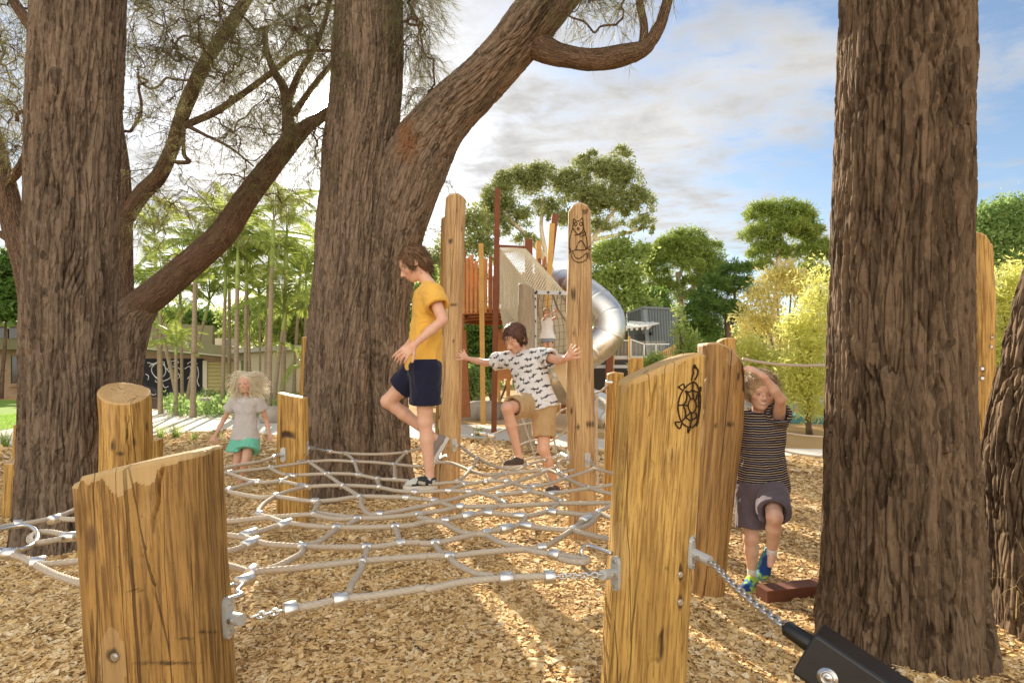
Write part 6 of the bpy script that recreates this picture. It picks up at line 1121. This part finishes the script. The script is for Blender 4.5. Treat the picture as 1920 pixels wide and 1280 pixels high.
b = MB(); [b.bar(W(a, 630, 18.4), W(a, 740, 18.4), .06) for a in (1150, 1180)]; b.build('support_post', MT['ochre'], dk); b = MB(); b.bar(W(1144, 650, 18), W(1140, 745, 18), .20); b.build('support_post', MT['rust_dark'], dk); wallbox('under_beam', 1100, 1200, 684, 690, 18.2, .3, plain('beam_w', (.5, .5, .48), .7), dk); wallbox('undercroft', 1090, 1300, 676, 742, 20.5, .1, plain('undercroft', (.05, .045, .04), .9), dk)
st = thing('ramp_stair', 'ochre slatted stair rail rising behind the turtle slab', 'stair', W(1240, 690, 17)*np.array([1, 1, 0])); b = MB(); b.bar(W(1228, 668, 17), W(1275, 643, 17.5), .05); b.bar(W(1228, 684, 17), W(1275, 660, 17.5), .05); [b.bar(W(1230+i*3.6, 667-i*1.9, 17), W(1230+i*3.6, 683-i*1.9, 17), .03) for i in range(13)]; b.build('balustrade', MT['ochre'], st)
# pale roofs showing through the bamboo at the right
pr = thing('garden_shelter', 'low shelter with pale flat roof edges behind the bamboo', 'building', W(1450, 740, 19)*np.array([1, 1, 0])); wallbox('roof', 1380, 1560, 662, 667, 17.5, .8, plain('pale_roof', (.62, .62, .60), .6), pr); wallbox('roof', 1380, 1545, 676, 684, 16.5, .8, plain('pale_roof2', (.60, .58, .52), .6), pr); wallbox('wall', 1380, 1700, 684, 742, 19.0, .2, plain('brown_wall', (.10, .06, .045), .9), pr)
# green garden chairs
def chair(px, py, d, lab, rz):
    o = W(px, py, d); o[2] = 0.01; t = thing('garden_chair', lab, 'chair', (0, 0, 0), 'green garden chairs'); mt = plain('lime_paint', (.10, .52, .12), .4); b = MB()
    for x in (-.2, .2): b2 = MB(); b2.tube([(x, -.2, 0), (x, -.19, .45)], .012, 6) if 0 else b2.tube([(x, -.2, 0), (x, -.195, .22), (x, -.19, .45)], .012, 6); b2.build('leg', mt, t); b2 = MB(); b2.tube([(x, .22, 0), (x, .2, .45), (x, .26, .86)], .012, 6); b2.build('leg', mt, t)
    b.box((0, 0, .45), (.42, .42, .025)); b.build('seat', mt, t); b = MB(); [b.bar((-.2+i*.08, .21, .5), (-.2+i*.08, .26, .84), .03, .01) for i in range(6)]; b.bar((-.2, .26, .85), (.2, .26, .85), .03); b.build('backrest', mt, t); t.location = o; t.rotation_euler = (0, 0, rz)
chair(1480, 775, 15.5, 'lime green chair beside the boy with curly hair', .5); chair(1498, 770, 17.0, 'lime green chair further back, nearer the right trunk', 2.4)
# ================================================================ BACKGROUND TREES AND PLANTS
MT['gum'] = leaf_mat('gum_leaf', (.12, .165, .055), (.33, .36, .13), .35); MT['pine'] = leaf_mat('pine_leaf', (.085, .15, .035), (.34, .42, .09), .35); MT['dark_leaf'] = leaf_mat('dark_leaf', (.05, .11, .03), (.15, .25, .05), .35)
MT['yellow_leaf'] = leaf_mat('yellow_leaf', (.40, .44, .08), (.80, .78, .22), .55); MT['gold_leaf'] = leaf_mat('gold_leaf', (.52, .45, .12), (.84, .74, .28), .55); MT['palm_leaf'] = leaf_mat('palm_leaf', (.12, .20, .05), (.36, .42, .10), .42); MT['lush'] = leaf_mat('lush_leaf', (.15, .23, .06), (.38, .46, .14), .5); MT['hedge'] = leaf_mat('hedge_leaf', (.11, .20, .06), (.30, .42, .14), .4)
def leaves(C, n, size, asp, r_, up=.2, spread=None):
    """n leaf quads around points C"""
    o = C[r_.randint(0, len(C), n)] if spread is None else C[r_.randint(0, len(C), n)]+r_.normal(0, spread, (n, 3)); d = nrm(r_.normal(0, 1, (n, 3))+np.array([0, 0, up])); s_ = nrm(np.cross(d, r_.normal(0, 1, (n, 3)))); l = size*np.exp(r_.normal(0, .3, (n, 1))); w_ = l*asp
    v = np.stack([o, o+d*l*.5+s_*w_*.5, o+d*l, o+d*l*.5-s_*w_*.5], 1); return v
def crown(name, par, puffs, n, size, asp, mat, seed, shell=.75, up=.2, clump=0, csp=.12, kind=None):
    r_ = np.random.RandomState(seed); V = []; vol = np.array([p[1][0]*p[1][1]*p[1][2] for p in puffs])**.667; cnt = (vol/vol.sum()*n).astype(int)
    for (c, rad), k in zip(puffs, cnt):
        if k < 4: continue
        m_ = clump or max(6, k//28); u = nrm(r_.normal(0, 1, (m_, 3))); u[:, 2] = np.where(u[:, 2] < -.55, -u[:, 2], u[:, 2]); rr_ = (shell+(1-shell)*r_.rand(m_, 1)); rr_ = np.where(r_.rand(m_, 1) < .25, r_.uniform(.2, 1, (m_, 1)), rr_); cc = np.asarray(c)+u*rr_*np.asarray(rad)
        V.append(leaves(cc, k, size, asp, r_, up, csp*max(rad)))
    V = np.concatenate(V); b = MB(); b.add(V.reshape(-1, 3), np.arange(len(V)*4).reshape(-1, 4)); return b.build(name, mat, par)
def branchy(par, segs, mat, n=10, names=None):
    for k, (nm, P_) in enumerate(segs): q = np.array([[*W(a, c, d), r_*d/F_PX] for a, c, d, r_ in P_]); s_ = spline(q, 6); b = MB(); b.tube(s_[:, :3], s_[:, 3], n); b.build(nm, mat, par, True)
def pf(d, *L_):
    """puffs given as column, row, radius in photo pixels (x, y)"""
    return [(W(a, c, d+(e if len(q) > 4 else 0)), np.array([rx, .8*rx, ry])*d/F_PX) for q in L_ for (a, c, rx, ry, e) in [(*q, 0)[:5] if len(q) == 4 else q]]
D_ = 32
g1 = thing('gum_tree', 'tall spreading gum tree with pale forking limbs behind the play tower', 'tree', W(1040, 735, D_)*np.array([1, 1, 0]))
branchy(g1, [('trunk', [(1035, 735, 32, 13), (1040, 640, 32, 12), (1052, 560, 32, 9)]), ('limb', [(1052, 560, 32, 7), (1030, 500, 32, 6), (1000, 455, 32, 5), (965, 420, 32, 3.5), (935, 385, 32, 2)]), ('limb', [(1048, 570, 32, 7), (1078, 500, 32, 6), (1110, 450, 32, 5), (1140, 410, 32, 3.5), (1170, 370, 32, 2)]), ('limb', [(1030, 500, 32, 5), (1015, 430, 32, 4), (1020, 370, 32, 2.5)]), ('limb', [(1078, 500, 32, 5), (1075, 430, 32, 4), (1090, 370, 32, 2.5)]), ('limb', [(1110, 450, 32, 3.5), (1160, 440, 32, 3), (1200, 430, 32, 2)]), ('limb', [(1000, 455, 32, 3.5), (960, 470, 32, 3), (925, 470, 32, 2)]), ('limb', [(1062, 540, 32, 4), (1100, 500, 32, 3), (1160, 470, 32, 2)])], MT['gum_bark'])
gp = pf(32, (935, 375, 38, 38), (975, 350, 45, 40), (1015, 340, 42, 36), (925, 430, 30, 28), (968, 410, 36, 26), (1068, 352, 34, 36), (1102, 325, 42, 28), (1150, 320, 42, 30), (1170, 345, 40, 36), (1195, 385, 38, 34), (1095, 375, 48, 32), (1140, 385, 45, 32), (1020, 395, 36, 26), (1205, 420, 26, 18), (1070, 410, 34, 20), (985, 450, 26, 14), (1130, 425, 30, 18), (925, 400, 28, 26))
rs = np.random.RandomState(6); gp += [(c+rs.normal(0, .5, 3)*np.asarray(r_)*np.array([1, .8, .8])*1.0, np.asarray(r_)*rs.uniform(.28, .5)) for c, r_ in gp for _ in range(4)]
gp = [(c_, np.asarray(r_)*.9) for c_, r_ in gp]; crown('foliage', g1, gp, 60000, .155, .34, MT['gum'], 11, .85, -.3, csp=.11)
g2 = thing('gum_tree', 'smaller gum tree showing between the two tall posts left of the tower', 'tree', W(880, 735, 30)*np.array([1, 1, 0])); branchy(g2, [('trunk', [(880, 735, 30, 8), (885, 600, 30, 6), (880, 500, 30, 4)]), ('limb', [(885, 560, 30, 4), (860, 500, 30, 3), (845, 450, 30, 2)])], MT['gum_bark'])
crown('foliage', g2, pf(30, (885, 425, 34, 30), (850, 475, 30, 36), (900, 470, 30, 30), (850, 520, 34, 30), (890, 520, 24, 20), (815, 500, 18, 26), (880, 560, 24, 30)), 12000, .18, .4, MT['gum'], 12, .6, -.2, csp=.25)
def pine(lab, base, trunk_, limbs, puffs, d, n, seed, mat='pine', sub=6):
    t = thing('pine_tree', lab, 'tree', W(base, 735, d)*np.array([1, 1, 0])); branchy(t, [('trunk', [(a, c, d, r_) for a, c, r_ in trunk_])]+[('limb', [(a, c, d, r_) for a, c, r_ in l]) for l in limbs], MT['gum_bark'] if mat == 'pine' else MT['limb'])
    p = pf(d, *puffs); rs = np.random.RandomState(seed); p2 = []
    for c, r_ in p:
        r_ = np.asarray(r_)
        for _ in range(sub): u = nrm(rs.normal(0, 1, 3)); u[2] = abs(u[2])*1.1-.35; p2.append((c+u*r_*rs.uniform(.5, 1.15), r_*rs.uniform(.28, .5)*np.array([1.1, 1.1, .85])))
    crown('foliage', t, p+p2*1, n, .24*d/38, .20, MT[mat], seed, .85, .5, csp=.10); return t
pine('round-topped pine with a pale forked trunk standing right of the charcoal building', 1272, [(1275, 740, 7), (1274, 640, 7), (1276, 560, 6), (1270, 510, 4)], [[(1276, 560, 5), (1310, 530, 3.5), (1350, 500, 2)], [(1275, 600, 4), (1240, 560, 3), (1225, 520, 2)], [(1272, 520, 4), (1290, 480, 2.5)], [(1276, 590, 3), (1310, 565, 2), (1335, 590, 1.5)]], [(1285, 458, 44, 26), (1250, 478, 36, 26), (1322, 478, 34, 26), (1232, 512, 28, 30), (1278, 500, 44, 28), (1335, 505, 28, 18), (1226, 548, 24, 24), (1256, 548, 28, 24), (1306, 530, 34, 16), (1348, 522, 20, 12), (1238, 580, 22, 16), (1290, 560, 24, 12)], 38, 42000, 21)
pine('dark spreading pine in front of the gap between the two tall pines', 1350, [(1370, 740, 6), (1365, 640, 5), (1360, 560, 4)], [[(1365, 640, 4), (1375, 590, 3), (1378, 540, 2)], [(1362, 600, 3), (1335, 560, 2)]], [(1375, 510, 32, 18), (1340, 540, 32, 20), (1385, 545, 28, 24), (1320, 570, 34, 22), (1300, 600, 36, 24), (1350, 590, 34, 28), (1310, 630, 38, 26), (1375, 590, 24, 26), (1290, 640, 26, 20)], 34, 30000, 22, 'dark_leaf')
pine('tallest pine with layered crown left of the big right-hand trunk', 1460, [(1445, 740, 8), (1447, 640, 8), (1455, 560, 7), (1460, 500, 6), (1455, 450, 4)], [[(1458, 510, 4), (1490, 470, 3), (1520, 440, 2)], [(1456, 500, 4), (1430, 470, 2.5), (1415, 440, 2)], [(1457, 540, 4), (1500, 520, 3), (1540, 490, 2)]], [(1428, 405, 30, 22), (1462, 396, 38, 20), (1498, 406, 30, 24), (1430, 440, 34, 22), (1470, 430, 42, 24), (1510, 440, 30, 26), (1425, 475, 24, 20), (1455, 470, 30, 18), (1425, 500, 24, 14), (1520, 470, 30, 22), (1545, 480, 34, 30), (1490, 480, 30, 18), (1460, 520, 26, 14), (1520, 515, 34, 18), (1550, 530, 30, 20), (1480, 545, 24, 14)], 40, 48000, 23)
def bush(lab, puffs, d, n, size, asp, mat, seed, nm='shrub', cat='shrub', trunk_=None, up=.3, shell=.5, grp=None, csp=.22):
    cx0 = np.mean([p[0] for p in puffs]); t = thing(nm, lab, cat, W(cx0, 735, d)*np.array([1, 1, 0]), grp)
    rs = np.random.RandomState(seed); P_ = [(p[0], p[1]) for p in puffs]; segs = []
    for k, (a, c) in enumerate(P_[:7]): segs.append(('stem', [(cx0+rs.uniform(-6, 6), HY+H*F_PX/d, d, 2.2), ((cx0+a)/2+rs.uniform(-5, 5), (HY+c)/2+10, d, 1.8), (a, c, d, 1)]))
    branchy(t, trunk_ or segs, MT['limb'], 6); crown('foliage', t, pf(d, *puffs), n, size, asp, MT[mat], seed, shell, up, csp=csp); return t
bush('leafy light green tree between the possum post and the round-topped pine', [(1135, 480, 30, 26), (1165, 470, 28, 24), (1130, 530, 34, 30), (1170, 520, 36, 32), (1200, 480, 22, 20), (1150, 570, 32, 26), (1190, 560, 26, 30), (1220, 580, 20, 20)], 30, 11000, .20, .45, 'lush', 31, 'broadleaf_tree', 'tree')
bush('sparse dark tree behind the roof of the charcoal building', [(1210, 560, 26, 20), (1190, 590, 20, 16), (1235, 560, 20, 16), (1180, 540, 16, 14), (1255, 585, 24, 14)], 33, 3500, .18, .5, 'dark_leaf', 32, 'broadleaf_tree', 'tree')
bush('bright green bush behind the yellow-shirted boy', [(790, 560, 26, 24), (775, 600, 22, 24), (800, 520, 20, 20), (780, 640, 24, 24), (815, 590, 22, 26), (795, 690, 26, 30)], 18, 11000, .12, .55, 'lush', 33, 'broadleaf_tree', 'tree')
bush('dense dark green shrub beneath the tower deck', [(890, 620, 34, 26), (880, 660, 34, 30), (925, 640, 34, 30), (950, 680, 34, 30), (900, 700, 40, 30), (960, 640, 28, 28), (990, 700, 30, 26)], 19, 20000, .12, .5, 'dark_leaf', 34)
bush('variegated pale shrub low under the tower deck', [(880, 710, 22, 20), (900, 730, 24, 16), (870, 735, 20, 14)], 16.5, 5000, .10, .35, 'hedge', 35)
bush('wispy yellow-green sapling in front of the charcoal building', [(1275, 620, 14, 16), (1285, 650, 18, 16), (1272, 590, 8, 14), (1295, 670, 18, 14), (1300, 640, 12, 12), (1278, 668, 16, 12)], 14, 2600, .085, .3, 'lush', 36, 'sapling', 'sapling', csp=.35)
bush('low yellow-green shrub hedge behind the turtle slab', [(1225, 680, 22, 12), (1255, 690, 24, 14), (1290, 690, 26, 14), (1205, 700, 20, 16), (1240, 710, 24, 16), (1190, 690, 12, 10)], 13, 7000, .07, .3, 'lush', 37)
bush('golden leaved tree rising behind the curly-haired boy', [(1425, 570, 32, 34), (1410, 610, 30, 26), (1455, 530, 28, 24), (1440, 620, 30, 30), (1500, 540, 32, 26), (1530, 580, 26, 34), (1485, 520, 26, 18), (1470, 650, 30, 26), (1405, 650, 26, 26), (1525, 630, 28, 34)], 17, 7500, .12, .42, 'gold_leaf', 38, 'golden_tree', 'tree', csp=.3)
for k, (lab, pfz, d) in enumerate([('bamboo thicket directly behind the curly-haired boy', [(1430, 690, 34, 22), (1410, 720, 28, 26), (1455, 720, 34, 24), (1470, 690, 34, 20), (1440, 755, 20, 20), (1405, 660, 26, 24)], 12.5), ('tall yellow-green bamboo clump pressed against the right trunk', [(1530, 600, 24, 36), (1520, 660, 34, 34), (1500, 700, 36, 30), (1530, 720, 28, 34), (1500, 740, 30, 24), (1490, 620, 26, 26), (1540, 540, 20, 40), (1530, 770, 20, 20)], 11), ('bamboo clump glimpsed between the bolted post and the leaning trunk', [(1880, 580, 26, 40), (1890, 640, 26, 40), (1875, 690, 20, 30), (1905, 540, 26, 36), (1900, 700, 20, 30)], 10)]): bush(lab, pfz, d, 10000 if k < 2 else 7000, .10, .20, 'yellow_leaf', 40+k, 'bamboo', 'bamboo', up=-.1, csp=.45)
bush('pale leaved tree at the far right edge behind the bolted post', [(1840, 420, 30, 20), (1870, 405, 34, 20), (1905, 400, 34, 22), (1850, 455, 34, 20), (1890, 450, 40, 26), (1920, 440, 34, 30), (1900, 490, 40, 24), (1860, 490, 30, 20)], 22, 13000, .15, .4, 'hedge', 44, 'broadleaf_tree', 'tree', csp=.3)
for k, (lab, pfz, d, mt) in enumerate([('dark leafy tree at the far left over the brick building', [(-20, 520, 40, 40), (20, 560, 34, 34), (10, 590, 34, 24), (-30, 580, 40, 30), (25, 500, 20, 30)], 24, 'dark_leaf'), ('round green tree above the chalkboard building', [(330, 600, 34, 22), (370, 605, 34, 22), (400, 612, 30, 18), (290, 600, 30, 20)], 34, 'dark_leaf'), ('bushy tree behind the palm trunks at the centre left', [(440, 600, 34, 28), (480, 590, 34, 34), (520, 600, 36, 36), (560, 590, 34, 44), (540, 640, 40, 30), (470, 630, 40, 24), (590, 560, 30, 50), (430, 640, 30, 20)], 30, 'lush'), ('bright shrub between the palms and the middle tree', [(560, 640, 24, 24), (535, 625, 24, 24), (575, 600, 20, 30), (580, 680, 20, 30)], 20, 'palm_leaf')]): bush(lab, pfz, d, 9000, .20, .5, mt, 50+k, 'broadleaf_tree', 'tree')
for k, (lab, a, d) in enumerate([('far dark treetops behind the tower base', 1000, 44), ('far green treetops behind the stair', 1250, 46), ('far treetops behind the shelter', 1480, 48), ('far treetops left of the tall left post', 800, 44), ('far treetops behind the left brick building', 120, 50), ('far treetops beyond the annex', 640, 45), ('far treetops behind the right trunks', 1780, 44)]):
    bush(lab, [(a+dx, 655+dy, 60, 30) for dx, dy in ((-110, 5), (-60, -20), (0, 0), (60, -15), (110, 5), (-80, 35), (0, 40), (80, 35))], d, 9000, .42, .5, 'dark_leaf', 60+k, 'far_tree', 'tree')
# ground cover under the palms
def scatter_cover(name, lab, poly, n, size, hgt, mat, seed):
    r_ = np.random.RandomState(seed); P_ = np.array([G(a, c)[:2] for a, c in poly]); lo, hi = P_.min(0), P_.max(0); q = r_.uniform(lo, hi, (n*3, 2)); ins = np.zeros(len(q), bool); j = len(P_)-1
    for i in range(len(P_)):
        x = ((P_[i, 1] > q[:, 1]) != (P_[j, 1] > q[:, 1])) & (q[:, 0] < (P_[j, 0]-P_[i, 0])*(q[:, 1]-P_[i, 1])/(P_[j, 1]-P_[i, 1]+1e-9)+P_[i, 0]); ins ^= x; j = i
    q = q[ins][:n]; hh = hgt*(.35+fbm(np.c_[q*1.6, q[:, :1]*0], 3, seed)); C_ = np.c_[q, r_.uniform(.05, 1, len(q))*hh]; v = leaves(C_, n, size, .5, r_, .4); b = MB(); b.add(v.reshape(-1, 3), np.arange(len(v)*4).reshape(-1, 4)); return struct(b.build(name, MT[mat]), 'stuff', lab, 'ground cover')
scatter_cover('ground_cover', 'leafy green ground cover planted at the foot of the palms', [(320, 782), (420, 784), (520, 788), (560, 784), (560, 762), (430, 756), (300, 762)], 9000, .10, .50, 'hedge', 70)
# strappy grass clumps
def clump(px, py, n, L_, lab, mat='lush', seed=0, nm='grass_tuft', droop=.6, wd=.010, d=None, pt=None):
    r_ = np.random.RandomState(seed); o = G(px, py) if pt is None else np.asarray(pt, float); b = MB()
    for _ in range(n):
        a = r_.uniform(0, 6.28); t = np.linspace(0, 1, 6)[:, None]; l = L_*r_.uniform(.5, 1.1); h_ = np.array([math.cos(a), math.sin(a), 0]); q = o+r_.normal(0, .03, 3)*[1, 1, 0]+h_*t*l*r_.uniform(.15, .6)+np.array([0, 0, 1])*(t*l-droop*l*t*t*r_.uniform(.4, 1)); s_ = np.cross(h_, [0, 0, 1.])*wd/2*(1-t*.95); i = np.arange(5)[:, None]; v = np.concatenate([q-s_, q+s_]); b.add(v, np.concatenate([i, i+1, i+7, i+6], 1))
    tag(b.build(nm, MT[mat], origin=o), lab, 'grass tuft')
clump(898, 818, 46, .34, 'bright strappy plant at the foot of the tower poles', 'palm_leaf', 1, wd=.022); clump(925, 822, 20, .18, 'small leafy sprig right of the bright strappy plant', 'palm_leaf', 2, wd=.02); clump(408, 822, 40, .42, 'fine grass tuft left of the running girl', 'palm_leaf', 3, wd=.012); clump(330, 822, 90, .55, 'broad grass tuft right of the thick tilted stump', 'lush', 4, wd=.012); clump(300, 824, 70, .5, 'grass tuft touching the thick tilted stump', 'lush', 5, wd=.012); clump(8, 840, 80, .55, 'grass tuft at the left picture edge by the path', 'lush', 6, wd=.012); clump(365, 826, 50, .35, 'low grass tuft between the stump and the girl', 'lush', 7, wd=.012); clump(812, 762, 60, .7, 'yellowish grass tuft behind the legs of the yellow-shirted boy', 'palm_leaf', 8, wd=.02)
MT['straw'] = leaf_mat('dry_grass', (.30, .20, .09), (.50, .36, .18), .3); clump(0, 0, 90, .75, 'dry brown grass hanging between the two right-hand trunks', 'straw', 9, 'dry_grass', .9, .005, pt=(2.42, 2.62, .12)); clump(0, 0, 60, .5, 'dry grass wisps at the foot of the leaning trunk', 'straw', 10, 'dry_grass', .9, .005, pt=(2.38, 2.42, .0))
# ---- palms
def ring_mat():
    m = M('palm_trunk', .8, 0, .2); g = m.attr('grain'); sp = m.n('ShaderNodeSeparateXYZ', {0: g}); z = sp.outputs[2]; wv = m.math('FRACT', m.math('ADD', m.math('MULTIPLY', z, 7.5), m.math('MULTIPLY', m.noise(g, 3, 2), .5))); ln = m.rng(wv, .0, .14, 1, 0)
    c = m.mix(m.noise(m.mapv(g, (8, 8, 3)), 1, 4), (.22, .17, .115), (.38, .31, .22)); m.set('Base Color', m.mix(m.math('MULTIPLY', ln, .5), c, (.13, .10, .07))); m.bump(ln, -.4, .01); return m.m
MT['palm_trunk'] = ring_mat(); MT['crownshaft'] = plain('crownshaft', (.28, .36, .09), .5, 0, .4, .2, 3)
def frond(L_, seed, arch=.9):
    r_ = np.random.RandomState(seed); t = np.linspace(0, 1, 14); P_ = np.stack([t*L_*.85, t*0, L_*(.75*t-arch*t**2.2)], 1); b = MB(); b.tube(P_, .018*(1-t*.8), 4, cap=False); V = []
    for k in range(58):
        u = .12+.86*k/58; p = np.array([np.interp(u, t, P_[:, j]) for j in range(3)]); tg = nrm(np.array([np.interp(min(1, u+.03), t, P_[:, j]) for j in range(3)])-p); l = .42*math.sin(math.pi*min(1, u*.9+.12))**.6*L_/1.9
        for sd in (-1, 1): d = nrm(tg*.45+np.array([0, sd, 0])*.9+np.array([0, 0, r_.uniform(-.45, .05)])); e = p+d*l*.55; f = e+nrm(d+np.array([0, 0, -.75]))*l*.5; w_ = np.cross(d, [0, 0, 1.]); w_ = nrm(w_)*.017; V += [[p, e-w_, f, e+w_]]
    b.add(np.array(V).reshape(-1, 3), np.arange(len(V)*4).reshape(-1, 4)); return b
FR = [frond(2.0, i, a).build('frond', MT['palm_leaf'], None, origin=(0, 0, 0)) for i, a in enumerate((.75, 1.05, 1.35))]
def palm(px, base, ptop, d, lab, rw, seed, lean=0, shaft=.9, fl=1.0, nf=10):
    r_ = np.random.RandomState(seed); o = W(px, HY, d); o[2] = 0; t = thing('palm_tree', lab, 'palm', o, 'slender palms in front of the brick building'); top = W(ptop[0], ptop[1], d); t_ = np.linspace(0, 1, 40)[:, None]; mid = (o+top)/2+np.array([(px-ptop[0])/F_PX*d*.18, 0, 0]); q = (1-t_)**2*o+2*t_*(1-t_)*mid+t_**2*top; rad = rw/F_PX*d*(1-.25*t_[:, 0]+.35*np.exp(-t_[:, 0]*18)); b = MB(); b.tube(q, rad, 14); b.build('trunk', MT['palm_trunk'], t, True)
    dr = nrm(q[-1]-q[-3]); s1 = top+dr*shaft; b = MB(); b.tube([top-dr*.05, top+dr*.1, top+dr*shaft*.6, s1], np.array([.9, 1.25, .95, .55])*rad[-1], 12); b.build('crownshaft', MT['crownshaft'], t, True)
    for k in range(nf):
        f = FR[r_.randint(0, 3)]; c = f.copy(); S.collection.objects.link(c); c.parent = t; s_ = fl*r_.uniform(.75, 1.08); c.scale = (s_, s_, s_); c.location = Vector(s1-dr*.08*r_.rand()-o); c.rotation_euler = (r_.uniform(-.3, .3), -r_.uniform(-.15, .75) if k > 2 else -.95, k*2.4+r_.uniform(-.4, .4))
    return t
PL = [(301, (301, 590), 16, 'palm whose trunk stands upright in front of the left end of the chalkboard', 4.5, .8), (336, (298, 610), 17, 'palm leaning left across the chalkboard', 5, .7), (342, (338, 560), 17.5, 'thin upright palm over the middle of the chalkboard', 3.5, .8), (362, (366, 530), 15, 'thick ringed palm just right of the chalkboard centre', 6, 1.1), (348, (383, 600), 17, 'palm curving right across the end of the chalkboard', 4, .8), (417, (422, 560), 16, 'grey palm trunk between the roller door and the girl', 4.5, 1.1), (442, (445, 540), 14.5, 'smooth pale palm just left of the head of the girl', 5.5, 1.3), (460, (462, 545), 15.5, 'palm directly above the head of the girl', 4.5, 1.1), (470, (464, 570), 17, 'second palm trunk close behind the one above the girl', 3.5, 1.),
      (488, (487, 590), 18, 'thinnest palm right of the head of the girl', 2.5, .8), (503, (510, 500), 14.5, 'tall palm with smooth trunk right of the girl', 6, 1.5), (498, (503, 540), 16, 'palm standing close behind the tall smooth one', 4.5, 1.1), (512, (530, 620), 15, 'slanting palm leaning right behind the smooth boulder', 4.5, .6), (530, (536, 500), 15.5, 'palm with ringed trunk left of the orange thin post', 5.5, 1.2), (570, (573, 585), 16.5, 'palm glimpsed just left of the middle tree', 4, 1.2), (300, (292, 500), 18, 'tall palm with its crown under the sweeping limb at the left', 4, 1.3), (430, (430, 480), 19, 'tall back palm whose fronds fan out above the limb', 4, 1.4), (550, (560, 560), 19, 'back palm between the ringed palm and the middle tree', 4, 1.)]
for i, (px, tp, d, lab, rw, sh) in enumerate(PL): palm(px, 0, tp, d, lab, rw*.85, 200+i, shaft=sh*.8, fl=.95 if i != 13 else .8, nf=10 if i not in (10, 13, 14) else 6)
for px, py, d, lab, sd in ((330, 640, 15.5, 'young low palm with bright fronds in front of the chalkboard', 1), (575, 680, 15, 'young low palm with bright fronds beside the middle tree', 2), (255, 600, 17, 'young palm half hidden behind the spreading tree', 3)): palm(px, 0, (px, py+25), d, lab, 3.5, 300+sd, shaft=.25, fl=.6)
for f in FR: bpy.data.objects.remove(f)
